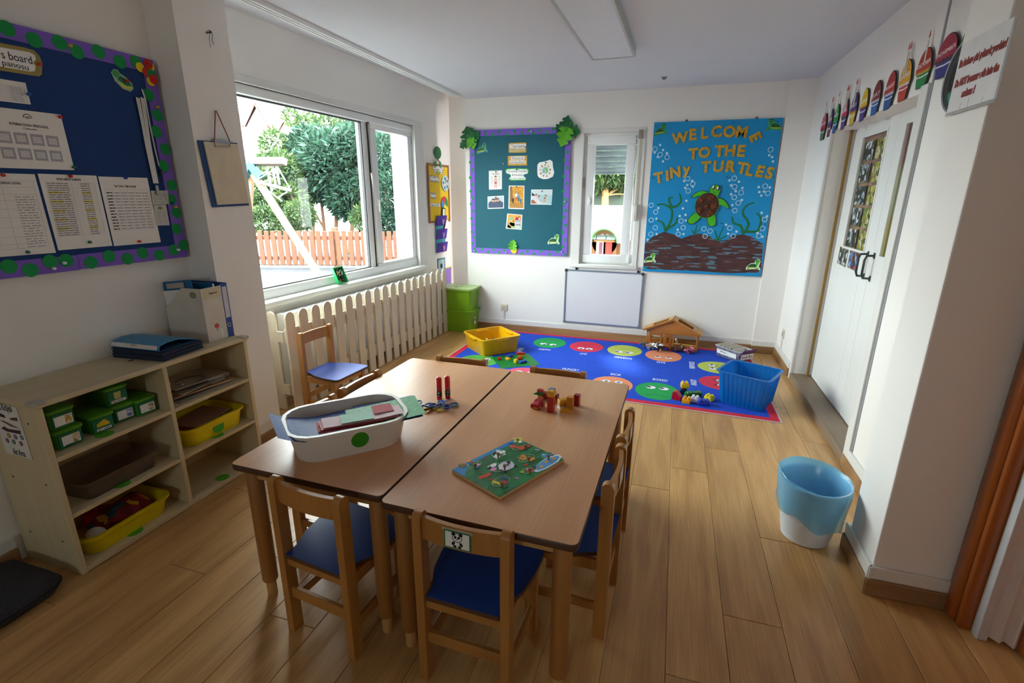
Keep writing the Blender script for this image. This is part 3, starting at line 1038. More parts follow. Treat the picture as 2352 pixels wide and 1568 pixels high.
ob('wire', MB().tube([(-.02, .0, .02), (.0, .012, .026), (.02, .0, .022), (.012, -.03, .02), (.025, -.05, .014)], .0018, 5).tube([(.0, 0, .025), (-.006, -.03, .02), (.004, -.07, .012)], .0016, 5), mat('#6a665f', .5, metal=.5), f.root)

# ------------------------------------------------------------------ shelf unit
BIRCH = wood('#cdbf9d', '#b9a780', .5, 'Y', 9, .08, 1.2, .05)
BIRCHZ = wood('#cdbf9d', '#b9a780', .5, 'Z', 9, .08, 1.2, .05, key='z')
SX0, SX1, SY0, SY1, SH = XL + .01, -2.345, 1.145, 2.19, 0.818
su = thing('shelf_unit', 'low pale birch shelf unit with six compartments under the navy board', 'shelf', (0, 0, 0))
ob('top', MB().rbox(SX0, SY0 - .006, SH - .024, SX1 + .008, SY1 + .006, SH, .005), BIRCH, su)
for y in (SY0, SY1 - .022):
    ob('side_panel', MB().rbox(SX0, y, 0, SX1, y + .022, SH - .024, .003), BIRCHZ, su)
YD = 1.672
ob('divider', MB().rbox(SX0, YD, .028, SX1 - .002, YD + .022, SH - .024, .002), BIRCHZ, su)
ob('bottom', MB().rbox(SX0, SY0 + .022, .004, SX1, SY1 - .022, .028, .002), BIRCH, su)
ob('back_panel', MB().box(SX0, SY0 + .02, .02, SX0 + .008, SY1 - .02, SH - .02), BIRCH, su)
for z in (.275, .545):
    for a, b in ((SY0 + .022, YD), (YD + .022, SY1 - .022)):
        ob('shelf_board', MB().rbox(SX0 + .008, a, z, SX1 - .002, b, z + .020, .002), BIRCH, su)
for y in (SY0, SY1):
    ob('corner_guard', MB().rbox(SX1 - .04, y - .012 - .02 * (y > 2), SH - .012, SX1 + .013, y + .012 + .02 * (y < 2), SH + .005, .004), mat('#c8c4c0', .25, alpha=.6), su)
ob('cable_hole', MB().disc(-2.53, 1.655, .011, SH - .002, SH + .0004, 14, .014), mat('#3a2a1c', .8), su)
for x in (-2.42, -2.63):
    for z in (.16, .44, .72):
        ob('screw', MB().disc(x, z, .005, 0, .001, 10, M=Matrix(((1, 0, 0, 0), (0, 0, 1, SY0 - .0005), (0, 1, 0, 0), (0, 0, 0, 1)))), BLACK, su)
GREEN = mat('#4aa41e', .6)
for u, v, z in ((462, 760, .565), (552, 983, .295), (625, 1197, .028), (1003, 955, .028), (955, 765, .295)):
    p = floor_at(*zc(0, 600, 1.913)(u, v), z)
    ob('round_sticker', MB().disc(min(p.x, SX1 - .045), p.y, .037, z, z + .0006, 24), GREEN, su, label='round green sticker')
# art area card on the side
F_SIDE = Frame((0, SY0, 0), (1, 0, 0), (0, 0, 1))
zs = zc(0, 860, 6.918)
f = sheet('picture_card', 'white picture card of brushes and paint pots on the shelf side', [(-60, 445), (260, 522), (520, 1352), (105, 1240), (20, 980)], fr=F_SIDE, off=.001, zf=zs, m=mat('#d8d6d2', .4), cat='sign')
f.poly('white_back', [(-60, 445), (260, 522), (520, 1352), (105, 1240), (-60, 700)], 0, .0007, mat('#d8d6d2', .4), zf=zs)
a = f.l(*zs(95, 545))
txt('Sanat Köşesi', .034, a[0] - .02, a[1] + .006, .0012, INK, f.root, width=.115, shear=0)
a = f.l(*zs(310, 1240))
txt('Art Area', .030, a[0], a[1], .0012, INK, f.root, width=.075)
for pts, c in ((((0, 610), (70, 640), (95, 690), (0, 660)), '#3a3238'), (((150, 690), (270, 680), (290, 740), (180, 720)), '#5a4038'), (((0, 720), (60, 730), (320, 860), (180, 820)), '#6a3830'), (((25, 850), (70, 820), (130, 860), (330, 890), (340, 950), (110, 900)), '#48303a')):
    f.poly('brush_print', pts, .0009, .0013, mat(c, .7), zf=zs)
for (u, v), c in zip(((145, 965), (252, 990), (350, 1000), (122, 1045), (225, 1068), (340, 1095)), ('#b8a83a', '#7a78a8', '#7a98a8', '#a86a88', '#6a9a78', '#a85a78')):
    q = f.l(*zs(u, v))
    g = ob('paint_pot_print', MB().disc(q[0], q[1], .011, .0009, .0012, 16), BLACK, f.root)
    ob('paint', MB().disc(q[0], q[1], .008, .0012, .0015, 16), mat(c, .6), g)

# top of the shelf: project folders, magazine file, ring binder
zt_ = zc(200, 740, 6.19)
pf = [floor_at(*zt_(u, v), SH) for u, v in ((1040, 525), (1690, 320))]
fo_c = Vector((-2.52, 1.80, SH))
fo = None
for i in range(8):
    m = MB().rbox(-.155, -.125, 0, .155, .125, .0052, .002)
    lab = ('dark blue project folder, lowest in the stack on the shelf', 'dark blue project folder, second up in the shelf-top stack', 'dark blue project folder, third up in the shelf-top stack', 'dark blue project folder, fourth up in the shelf-top stack', 'dark blue project folder, fifth up in the shelf-top stack', 'dark blue project folder, sixth up in the shelf-top stack', 'dark blue project folder, seventh up in the shelf-top stack', 'dark blue project folder just under the bright blue one')[i]
    fo_i = thing('folder', lab, 'folder', fo_c + Vector((rnd.uniform(-.006, .006), rnd.uniform(-.006, .006), i * .006)), R(4 + rnd.uniform(-2, 2)), 'stacked folders on the shelf')
    ob('cover', m, mat('#1d2c44', .45, .05), fo_i)
    ob('pages', MB().box(-.150, -.120, .0015, .150, .1255, .0037), mat('#9aa3ae', .8), fo_i)
ft = thing('folder', 'bright blue folder with white label, bulging open on the stack', 'folder', fo_c + Vector((-.012, .0, .0482)), R(3), 'stacked folders on the shelf')
arc = [(-.15 + .30 * i / 12, .022 + .020 * math.sin(PI * i / 12)) for i in range(13)]
ob('cover', MB().prism([(y, z) for y, z in ((-.115, .004), (-.12, .012), (-.112, .030), (-.06, .041), (.0, .040), (.06, .026), (.115, .005), (.115, .002), (.05, .021), (0, .034), (-.06, .035), (-.104, .027), (-.112, .013), (-.11, .004))], -.155, .150, 'x'), mat('#1f7fae', .4), ft, 40)
ob('back_cover', MB().box(-.155, -.113, 0, .150, .118, .003), mat('#1c4a70', .4), ft)
ob('label', MB().prism([(-.1215, .010), (-.1145, .030), (-.1135, .0295), (-.1205, .010)], -.150, .145, 'x'), mat('#d6d2d0', .4), ft)
txt('PROJECT', .006, 0, 0, 0, mat('#9a3038', .6), ft, M=Matrix.Translation((-.0, -.1195, .0235)) @ Matrix.Rotation(R(70), 4, 'X'), width=.04)

mf = thing('magazine_file', 'worn white cardboard magazine file on the shelf top', 'magazine file', (-2.555, 2.075, SH), R(2))
W_ = .135
prof = [(-.135, 0), (.130, 0), (.130, .305), (.0, .305), (-.135, .185)]
CARD_W = mat('#cfc8bc', .7, .06, 12)
for y in (-W_ / 2, W_ / 2 - .003):
    ob('side_panel', MB().prism([(x, z) for x, z in prof], y, y + .003, 'y'), CARD_W, mf)
ob('spine', MB().rbox(.127, -W_ / 2, 0, .131, W_ / 2, .305, .001), CARD_W, mf)
ob('bottom', MB().box(-.133, -W_ / 2 + .003, 0, .128, W_ / 2 - .003, .003), CARD_W, mf)
ob('back_strip', MB().box(-.136, -W_ / 2, 0, -.133, W_ / 2, .183), CARD_W, mf)
ob('taped_label', MB().box(.1312, -.055, .245, .1318, .060, .300), mat('#c9bd9c', .35), mf)
txt('Pigment', .010, 0, 0, 0, INK, mf, M=Matrix.Translation((.1325, .01, .272)) @ Matrix.Rotation(PI / 2, 4, 'Z') @ Matrix.Rotation(PI / 2, 4, 'X'), width=.055)
ob('stain', MB().disc(0, 0, .022, 0, .0005, 14, .018, M=Matrix.Translation((.075, -W_ / 2 - .0008, .27)) @ Matrix.Rotation(PI / 2, 4, 'X')), mat('#8f8a72', .8, .2, 60), mf)
g = ob('balloon_sticker', MB().disc(0, 0, .013, 0, .0006, 16, .016, M=Matrix.Translation((.1316, .0, .085)) @ Matrix.Rotation(PI / 2, 4, 'Y')), mat('#c23a20', .5), mf)
ob('basket', MB().box(.1316, -.004, .062, .1322, .004, .068), mat('#7a4a20', .6), g)
cb = thing('clipboard', 'blue clipboard with papers standing in the magazine file', 'clipboard', (-2.575, 2.045, SH + .004), R(2), rot=(0, R(-7), R(2)))
ob('board', MB().rbox(-.125, -.004, 0, .10, .0, .335, .002), mat('#14639a', .5), cb)
ob('papers', MB().box(-.115, -.010, .01, .09, -.0045, .285), PAPER, cb)
ob('clip', MB().rbox(-.075, -.014, .295, .05, -.0045, .325, .003), mat('#b8b4ae', .35, metal=.5), cb)
fb_ = thing('folder', 'teal blue folder standing at the back of the magazine file', 'folder', (-2.545, 2.105, SH + .004), rot=(0, R(-2), R(2)))
ob('cover', MB().rbox(-.10, -.006, 0, .12, .006, .318, .003), mat('#125c86', .5), fb_)
ob('pages', MB().box(-.095, -.005, .002, .122, .005, .310), PAPER, fb_)
bd = thing('ring_binder', 'dark blue ring binder standing upright against the white pier', 'binder', (-2.515, 2.165, SH), R(0))
BN = mat('#143f8c', .45)
ob('cover', MB().rbox(-.19, -.024, 0, .085, -.020, .315, .002).rbox(-.19, .020, 0, .085, .024, .315, .002), BN, bd)
ob('spine', MB().rbox(.083, -.025, 0, .0885, .025, .315, .003), BN, bd)
ob('pages', MB().box(-.18, -.012, .01, .05, .012, .300), PAPER, bd)
ob('spine_label', MB().box(.0886, -.013, .115, .0892, .017, .295), mat('#c8c4cc', .5), bd)
ob('finger_hole', MB().lathe([(.008, 0), (.0125, 0), (.0125, .0015), (.008, .0015)], 18, M=Matrix.Translation((.0884, .0, .072)) @ Matrix.Rotation(PI / 2, 4, 'Y'), closed=True), STEEL, bd)
ob('hole_core', MB().disc(0, 0, .008, 0, .0006, 16, M=Matrix.Translation((.0884, .0, .072)) @ Matrix.Rotation(PI / 2, 4, 'Y')), BLACK, bd)

# green lidded boxes in the upper compartment
GBOX, GLID, GLAB = mat('#3f7d22', .4), mat('#4c8f22', .4), mat('#0d6a48', .6)


def small_box(label, x, y, z, w=.105, d=.20, h=.085, lab='', pic=None, rz=0):
    t = thing('storage_box', label, 'storage box', (x, y, z), rz, 'small green boxes on the shelf')
    ob('body', MB().loft([rrect(d * .9, w * .88, .012, 0), rrect(d * .97, w * .96, .014, h - .012)]), GBOX, t, 40)
    ob('lid', MB().loft([rrect(d, w, .014, h - .014), rrect(d + .006, w + .006, .016, h - .010), rrect(d + .006, w + .006, .016, h), rrect(d - .01, w - .01, .012, h + .004)]), GLID, t, 40)
    q = ob('label', MB().box(d * .47, -w * .40, .008, d * .47 + .006, w * .40, h - .018), GLAB, t)
    M_ = Matrix.Translation((d * .47 + .0064, 0, 0)) @ Matrix.Rotation(PI / 2, 4, 'Z') @ Matrix.Rotation(PI / 2, 4, 'X')
    if pic == 'cheese':
        ob('picture', MB().prism([(-.026, .03), (.026, .03), (.026, .040), (.008, .060), (-.026, .045)], 0, .0006, M=M_), mat('#d8b41e', .6), q)
        ob('name_strip', MB().box(-.03, .010, 0, .03, .022, .0006, M_), WHITE, q)
    elif pic == 'pad':
        ob('picture', MB().prism([(-.014, .026), (.012, .026), (.016, .06), (-.016, .06)], 0, .0006, M=M_), mat('#b8b46a', .6), q)
        ob('name_strip', MB().box(-.032, .010, 0, .032, .022, .0006, M_), WHITE, q)
    elif pic:
        ob('name_strip', MB().box(-.034, .014, 0, .034, .056, .0006, M_), WHITE, q)
        ob('picture', MB().box(.006, .018, .0006, .030, .052, .001, M_), speck_mat('m_pic_' + pic, ['#8a8ac8', '#5a78b0', '#b8a0c8', '#d0d0d8'] if pic == 'mosaic' else ['#d8d0c8', '#a88a3a', '#d8d0c8', '#c8a83a'], 120), q)
    if lab:
        txt(lab, .008, 0, 0, 0, INK, q, M=M_ @ Matrix.Translation((0, .016, .001)), width=.05)
    return t


SZ = .565
small_box('small green lidded box labelled glue sticks with a cheese picture', -2.515, 1.410, SZ, lab='glue sticks', pic='cheese', rz=R(-4))
small_box('small green box with a bluish mosaic picture under another box', -2.54, 1.525, SZ, pic='mosaic', rz=R(-3))
small_box('small green box labelled board markers stacked on top of another', -2.55, 1.515, SZ + .091, lab='board markers', pic='pad', rz=R(-3))
small_box('small green box with a scissors picture beside the shelf divider', -2.515, 1.615, SZ, pic='scissors', rz=R(-3), w=.10)
small_box('small green box half hidden behind the shelf side, lower one', -2.50, 1.262, SZ, w=.11, lab='pencils', pic='x')
small_box('small green box half hidden behind the shelf side, upper one', -2.505, 1.255, SZ + .091, w=.10, pic='y')

# trays and papers in the other compartments
CLEARP = film_mat('#cdbfb4', .16, .2)
YTRAY = mat('#d8c400', .4)
t = thing('clear_tray', 'empty clear plastic tray in the middle shelf compartment', 'tray', (-2.515, 1.42, .2955), R(2))
ob('basin', tub(.28, .36, .085, .90, .035, .002, .012, .008), CLEARP, t, 40)
t = thing('yellow_tray', 'yellow tray with craft scraps on the bottom shelf', 'tray', (-2.525, 1.405, .0285), R(1))
ob('basin', tub(.30, .40, .095, .90, .05, .003, .014, .010), YTRAY, t, 40)
cl = thing('fabric', 'crumpled red and gold fabric piled in the bottom yellow tray', 'fabric', (-2.54, 1.45, .045))
bm_ = MB().ball(0, 0, .035, .115, .14, .055, 24, 14)
bm_.v = [(x + .018 * math.sin(31 * y + 9 * z), y + .015 * math.sin(27 * x), z + .014 * math.sin(40 * x + 23 * y)) for x, y, z in bm_.v]
ob('cloth', bm_, speck_mat('m_cloth', ['#8e1c22', '#7a141c', '#a82820', '#8e1c22', '#c89420', '#701018', '#3a5a78'], 22, .7), cl, 60)
bm_ = MB().ball(.06, -.14, .03, .05, .04, .03, 12, 8)
solo('paper_scrap', bm_, PAPER, 'crumpled white paper scrap at the end of the bottom yellow tray', 'paper', (-2.52, 1.43, .05), smooth=50)
t = thing('yellow_tray', 'yellow tray with a green dot in the right middle shelf compartment', 'tray', (-2.52, 1.945, .2955), R(0))
ob('basin', tub(.29, .38, .105, .90, .05, .003, .014, .010), YTRAY, t, 40)
ob('round_sticker', MB().disc(0, 0, .037, 0, .0015, 24, M=Matrix.Translation((.1395, .0, .052)) @ Matrix.Rotation(PI / 2 - R(8), 4, 'Y')), mat('#3f9a1e', .6), t, label='round green sticker')
solo('cardboard', MB().rbox(-.10, -.12, 0, .10, .12, .006, .002), mat('#9a7a68', .8), 'pinkish brown card lying in the upper yellow tray', 'card', (-2.535, 1.97, .372), R(4), rot=(R(3), 0, R(4)))
solo('felt_sheet', MB().rbox(-.09, -.10, 0, .09, .10, .008, .002), mat('#7a2226', .9), 'dark red felt sheet lying in the upper yellow tray', 'felt', (-2.53, 1.90, .355), R(-5))
for i, (w_, d_, z, c, l, nm) in enumerate(((.25, .36, .566, '#8a8078', 'clear folder of grey sheets lowest in the right upper compartment', 'plastic_folder'), (.24, .34, .580, '#b08a64', 'tan wooden drawing board in the right upper compartment', 'drawing_board'), (.24, .33, .602, '#8c8274', 'clear plastic folder sagging on the drawing board', 'plastic_folder'), (.22, .31, .622, '#988c80', 'clear folder with a coiled dark cord inside, topmost', 'plastic_folder'))):
    t = thing(nm, l, 'folder' if nm != 'drawing_board' else 'board', (-2.515, 1.925 + .012 * (i % 2), z), R((3, -8, 5, -6)[i]))
    ob('sheet', MB().rbox(-w_ / 2, -d_ / 2, 0, w_ / 2, d_ / 2, .010 if i == 1 else .007, .003), mat(c, .25 if i != 1 else .5, .12, 9), t)
    if i != 1:
        ob('tab', MB().rbox(w_ / 2 - .002, .02, .001, w_ / 2 + .02, .11, .003, .001), mat('#c8c4c0', .2), t)
    if i == 3:
        ob('coiled_cord', MB().tube([(.04 + .06 * math.cos(a * .5), -.03 + .075 * math.sin(a * .5), .009) for a in range(11)], .002, 5), mat('#2a2624', .6), t)
        for k in range(5):
            ob('press_stud', MB().ball(-.09 + .04 * k, -.13 + .01 * k, .008, .005), mat('#d0c8c0', .3), t)

# grey floor cushion by the shelf
bm_ = MB()
loops = []
for i in range(9):
    u = i / 8
    k = .5 + .5 * math.sin(PI * u) ** .4
    loops.append(rrect(.36 * (.90 + .1 * math.sin(PI * u)), .30 * (.90 + .1 * math.sin(PI * u)), .07, .003 + .075 * u, 5))
bm_.loft(loops)
bm_.v = [(x, y, z + .006 * math.sin(17 * x) * math.cos(19 * y) * (z > .04)) for x, y, z in bm_.v]
t = thing('floor_cushion', 'dark grey fuzzy cushion on the floor beside the shelf', 'cushion', (-2.50, .93, 0), R(3))
ob('cover', bm_, mat('#34343a', .98, .25, 90, bump=.8, bsc=260), t, 60)
ob('seam', MB().tube([(p[0] * 1.005, p[1] * 1.005, .040) for p in rrect(.36, .30, .07, .04, 5)], .004, 6, True), mat('#1c1c20', .9), t)
# ------------------------------------------------------------------ tables
ZT = 0.635
LAMI = wood('#d9a67c', '#c58e62', .30, 'Y', 5.5, .10, 2.2, .02, key='lami')
EDGE = mat('#4d3323', .4, .05)
BEECH = wood('#b9803f', '#9a652c', .35, 'Z', 7, .08, 1.2, .05, .2)
BEECHL = wood('#cfa267', '#b98a50', .4, 'Z', 7, .08, 1.0, .04)
LEGW = wood('#a9733a', '#8a5826', .38, 'Z', 7, .08, 1.2, .05, .15, key='leg')


def table(label, cx, cy, wdt, lng, rz):
    t = thing('table', label, 'table', (cx, cy, 0), rz, 'childrens tables pushed together')
    ob('edge_band', MB().loft([rrect(wdt - .003, lng - .003, .022, ZT - .026), rrect(wdt, lng, .024, ZT - .022), rrect(wdt, lng, .024, ZT - .004), rrect(wdt - .004, lng - .004, .022, ZT - .0012)]), EDGE, t, 50)
    ob('tabletop', MB().prism(r2(wdt - .004, lng - .004, .022), ZT - .0012, ZT), LAMI, t)
    a, b = wdt / 2 - .055, lng / 2 - .055
    ap = MB().box(-a, -b - .012, ZT - .075, a, -b + .012, ZT - .026).box(-a, b - .012, ZT - .075, a, b + .012, ZT - .026)
    ap.box(-a - .012, -b, ZT - .075, -a + .012, b, ZT - .026).box(a - .012, -b, ZT - .075, a + .012, b, ZT - .026)
    ob('apron', ap, BEECHL, t)
    for sx in (-1, 1):
        for sy in (-1, 1):
            l = ob('leg', MB().lathe([(.027, .075), (.031, .082), (.031, ZT - .03), (.029, ZT - .026)], 14, sx * a, sy * b), LEGW, t, 40)
            ob('foot_peg', MB().lathe([(.018, 0), (.020, .004), (.020, .076)], 12, sx * a, sy * b), BEECHL, l, 40)
    return t


table('wooden classroom table under the white tub and the glue sticks', -1.186, 1.948, .668, 1.372, R(-1.0))
table('wooden classroom table under the farm puzzle and toy blocks', -.508, 1.918, .672, 1.386, R(-1.1))

# ------------------------------------------------------------------ chairs
SEATB = mat('#2a4a9e', .42, .05, 30, bump=.05, bsc=200)
SEDGE = mat('#5a3a24', .5)


def seat_outline(k=0.0):
    p = [(-.128 + k, -.018 + k), (.128 - k, -.018 + k), (.130 - k, .03), (.165 - k, .11), (.180 - k, .20), (.182 - k, .29 - k)]
    for i in range(5):
        a = PI / 2 * i / 4
        p.append((.152 - k + .03 * math.cos(a), .302 - k + .03 * math.sin(a)))
    return p + [(-x, y) for x, y in p[::-1][:-1] if (x, y) != p[0]][:-1] + [(-.130 + k, .03)]


def chair_proto():
    t = thing('chair', 'x', 'chair', group='small wooden chairs with blue seats')
    rad = [(.5 * .046 * math.cos(a), .642 + .022 * math.sin(a)) for a in [PI * i / 8 for i in range(9)]]
    prof = [(-.023, 0.0), (.023, 0.0)] + rad
    for sx in (-1, 1):
        x = sx * .148
        ob('back_post', MB().prism(prof, x - .015, x + .015, 'x'), BEECH, t, 40)
        ob('front_leg', MB().rbox(x * 1.02 - .017, .262, 0, x * 1.02 + .017, .296, .338, .004), BEECH, t, 40)
        ob('side_rail', MB().rbox(x - .010 - .003 * sx, .02, .292, x + .010 - .003 * sx, .27, .338, .003), BEECH, t)
        ob('side_stretcher', MB().rbox(x - .009, .02, .115, x + .009, .27, .150, .003), BEECH, t)
    bk = MB()
    up, lo = .652, .572
    L = []
    for i in range(11):
        u = -1 + 2 * i / 10
        x, y = .135 * u, -.014 * (1 - u * u) - .002
        L.append([(x, y - .008, lo), (x, y + .008, lo), (x, y + .008, up - .012 * u * u * 0), (x, y - .008, up)])
    bk.loft(L)
    ob('back_slat', bk, BEECH, t, 40)
    ob('rear_stretcher', MB().rbox(-.135, -.009, .155, .135, .009, .198, .003), BEECH, t)
    ob('front_rail', MB().rbox(-.135, .268, .292, .135, .288, .338, .003), BEECH, t)
    ob('rear_rail', MB().rbox(-.135, -.009, .300, .135, .009, .338, .003), BEECH, t)
    s = ob('seat', MB().prism(seat_outline(), .339, .355), SEDGE, t, 30)
    ob('seat_laminate', MB().prism(seat_outline(.0015), .355, .3566), SEATB, s)
    return t


def badge(ch, green=False):
    """picture card taped on the outer face of the back slat"""
    k = ob('name_card', MB().box(-.048, -.0262, .578, .040, -.0250, .640), mat('#0e7a58', .35) if green else mat('#c6c4c2', .35), ch)
    if green:
        ob('card_face', MB().box(-.044, -.0266, .582, .036, -.0262, .636), WHITE, k)
        Mp = Matrix.Translation((-.004, -.0268, .609)) @ Matrix.Rotation(PI / 2, 4, 'X')
        e = MB().disc(-.012, .022, .0065, 0, .0004, 12, M=Mp).disc(.012, .022, .0065, 0, .0004, 12, M=Mp).ring(0, .010, .0145, .0165, 0, .0004, 22, M=Mp)
        e.disc(-.006, .011, .0042, .0, .0006, 10, .0055, .5, Mp).disc(.006, .011, .0042, .0, .0006, 10, .0055, -.5, Mp).disc(0, .004, .002, 0, .0006, 8, M=Mp)
        e.disc(-.013, -.012, .005, 0, .0005, 10, .0075, -.5, Mp).disc(.013, -.012, .005, 0, .0005, 10, .0075, .5, Mp).disc(-.008, -.022, .006, 0, .0005, 10, .0045, 0, Mp).disc(.008, -.022, .006, 0, .0005, 10, .0045, 0, Mp)
        ob('panda_print', e, BLACK, k)
    else:
        ob('card_print', MB().box(-.040, -.0266, .585, -.010, -.0262, .632), speck_mat('m_cardpic', ['#e0dcd8', '#c8c4c0', '#b0a8a0'], 90), k)
    ob('tape', MB().box(-.056, -.0259, .636, .048, -.0249, .6475), mat('#d8c8b0', .15, alpha=.45), k)


ch = chair_proto()
ch.location, ch.rotation_euler = (-.539, 1.190, 0), (0, 0, R(-1.4))
spots = ((-1.117, 1.198, R(-6.4), 'wooden chair with blue seat and plain back at the near end by the shelf'),
         (-.132, 1.690, R(90 - 2.5), 'wooden chair with name card, nearer of two along the side facing the waste bin'),
         (-.128, 2.068, R(90 - 2.0), 'wooden chair with name card, farther of two along the side facing the waste bin'),
         (-1.562, 1.765, R(-90 - 3.5), 'wooden chair behind the white tub on the shelf side of the tables'),
         (-1.552, 2.150, R(-90 - 3.5), 'wooden chair with round post tops showing beside the fence-side table edge'),
         (-1.180, 2.672, R(180 + 3), 'wooden chair at the far end of the table with the glue sticks'),
         (-.568, 2.652, R(180 - 1), 'wooden chair at the far end of the table with the toy blocks'),
         (-2.500, 2.960, R(-90 - 4), 'wooden chair with blue seat standing against the white picket radiator cover'))
for x, y, a, lab in spots:
    c = clone(ch, loc=(x, y, 0), rz=a, label=lab)
    if 'name card' in lab:
        badge(c)
ch['label'] = 'wooden chair with blue seat and a panda picture card on its back'
badge(ch, True)

# ------------------------------------------------------------------ on the tables
F_TAB = Frame((0, 0, ZT), (1, 0, 0), (0, 1, 0))


def tab(u, v, z=0.0):
    return floor_at(u, v, ZT + z)


WTUB = mat('#d9d2ca', .4, .01)
tb_ = thing('craft_tub', 'white plastic tub with a green dot holding craft paper', 'tub', (-1.222, 1.578, ZT), R(46))
ob('basin', tub(.455, .315, .118, .90, .10, .003, .012, .012), WTUB, tb_, 45)
ob('round_sticker', MB().disc(0, 0, .034, 0, .0012, 28, M=Matrix.Translation((.022, -.1508, .062)) @ Matrix.Rotation(PI / 2 + R(7.5), 4, 'X')), mat('#2f8a12', .6), tb_, label='round green sticker')
GB = speck_mat('m_glitter_blue', ['#0f3a88', '#1a4aa4', '#0a2c6c', '#3a6cc0', '#123f94'], 420, .6)
GG = speck_mat('m_glitter_green', ['#168a40', '#2ea458', '#0f6c30', '#68c884', '#229a4c'], 420, .6)


def curl_sheet(name, label, m, w_, d_, fn, loc, rz, cat='paper', m2=None, rot=None):
    nx, ny = 14, 6
    v, fc = [], []
    for sgn in (0, 1):
        for i in range(nx + 1):
            for j in range(ny + 1):
                x, y = -w_ / 2 + w_ * i / nx, -d_ / 2 + d_ * j / ny
                v.append((x, y, fn(x, y) + .0008 * sgn))
    n1 = (nx + 1) * (ny + 1)
    for i in range(nx):
        for j in range(ny):
            a = i * (ny + 1) + j
            fc += [(a, a + ny + 1, a + ny + 2, a + 1), (n1 + a, n1 + a + 1, n1 + a + ny + 2, n1 + a + ny + 1)]
    o = solo(name, MB().add(v, fc), m, label, cat, loc, rz, 'craft papers in the white tub', rot=rot)
    return o


A_ = R(46)
curl_sheet('glitter_paper', 'blue glitter paper curling up at the shelf end of the tub', GB, .40, .25, lambda x, y: (max(0, -x - .02) ** 2) * 1.75 + .010 * (y > 0) * 0, (-1.262, 1.515, ZT + .082), A_ + R(4))
curl_sheet('glitter_paper', 'blue glitter paper standing up behind the green glitter sheet', GB, .26, .235, lambda x, y: .10 * max(0, x + .05) ** 1.2 + .02 * max(0, y), (-1.098, 1.690, ZT + .090), A_ + R(-6))
curl_sheet('glitter_paper', 'green glitter paper lying across the tub towards the scissors', GG, .30, .205, lambda x, y: .075 * max(0, x + .10) + .02 * max(0, y), (-1.088, 1.658, ZT + .099), A_ + R(-4))
zu = zc(640, 860, 7.35)
PK = (('#d98a98', .30, .085, 2), ('#c23a48', .31, .09, -3), ('#e0a0a8', .30, .085, -5), ('#d88a92', .32, .09, 1), ('#e6c8cc', .31, .095, -2))
for i, (c, w_, d_, a) in enumerate(PK):
    lab = ('pale pink card strip at the bottom of the stack in the tub', 'dark red card strip second in the stack in the tub', 'pink card strip in the middle of the stack in the tub', 'salmon pink card strip near the top of the stack', 'lavender pink card strip on top of the stack in the tub')[i]
    curl_sheet('card_strip', lab, mat(c, .7), w_, d_, lambda x, y: .12 * x * x + .02 * max(0, x), (-1.150 + .004 * i, 1.545 + .006 * i, ZT + .103 + .004 * i), A_ + R(a), 'card')
curl_sheet('card_strip', 'red card strip end showing under the green note', mat('#b82430', .7), .08, .085, lambda x, y: .0, (-1.098, 1.655, ZT + .1255), A_ + R(-3), 'card')
curl_sheet('note_paper', 'pale green note paper lying on the pink card strips', mat('#a8d8c0', .7), .125, .085, lambda x, y: .1 * x * x, (-1.152, 1.552, ZT + .1235), A_ + R(-3))

for i, (u, v, lab) in enumerate(((1009.5, 916.5, 'red glue stick with black label, the one nearer the white tub'), (1028.5, 914, 'red glue stick with black label, the one nearer the toy blocks'))):
    p = tab(u, v)
    g = thing('glue_stick', lab, 'glue stick', p, R(-70 + 15 * i), 'red glue sticks standing on the table')
    ob('body', MB().lathe([(.0125, 0), (.0135, .002), (.0135, .074)], 18), mat('#c8141c', .25, coat=.3), g, 40)
    ob('cap', MB().lathe([(.0142, .070), (.0142, .108), (.0125, .116), (.006, .119), (0, .1195)], 18), mat('#d8101a', .2, coat=.5), g, 40)
    k = ob('label', MB().lathe([(.0138, .016), (.0138, .046)], 18), mat('#14201a', .4), g, 40)
    ob('label_mark', MB().box(.0132, -.006, .036, .0143, .004, .041).box(.0132, -.004, .020, .0143, .0, .027), WHITE, k)
    ob('logo', MB().disc(0, 0, .006, .0, .0009, 14, .0035, M=Matrix.Translation((.0136, 0, .060)) @ Matrix.Rotation(PI / 2, 4, 'Y')), mat('#7a84b8', .4), g)


def scissors(label, h, u, v, rz, op=.35, z=0.004, blade=None):
    p = tab(u, v, z)
    s = thing('scissors', label, 'scissors', p, rz, 'craft scissors on the table')
    m = mat(h, .3, coat=.4)
    mb_ = mat(blade or h, .35)
    for sg in (-1, 1):
        a = sg * op / 2
        Mx = Matrix.Rotation(a, 4, 'Z')
        q = MB().tube([tuple(Mx @ Vector((x * sg, y, .001 * sg))) for x, y in ((.001, 0), (.006, -.02))], .0045, 6)
        c = [(.020 + .017 * math.cos(t), -.040 + .022 * math.sin(t)) for t in [2 * PI * i / 14 for i in range(14)]]
        q.tube([tuple(Mx @ Vector((x * sg, y, 0))) for x, y in c], .0042, 6, True)
        ob('handle', q, m, s, 50)
        ob('blade', MB().prism([(-.006, -.004), (.006, -.004), (.0055, .03), (.001, .058), (-.004, .05)], .001 + .002 * sg, .0035 + .002 * sg, M=Matrix.Rotation(-a, 4, 'Z')), mb_, s)
    ob('pivot', MB().disc(0, 0, .004, .004, .0065, 10), mat('#c8b860', .4), s)
    return s


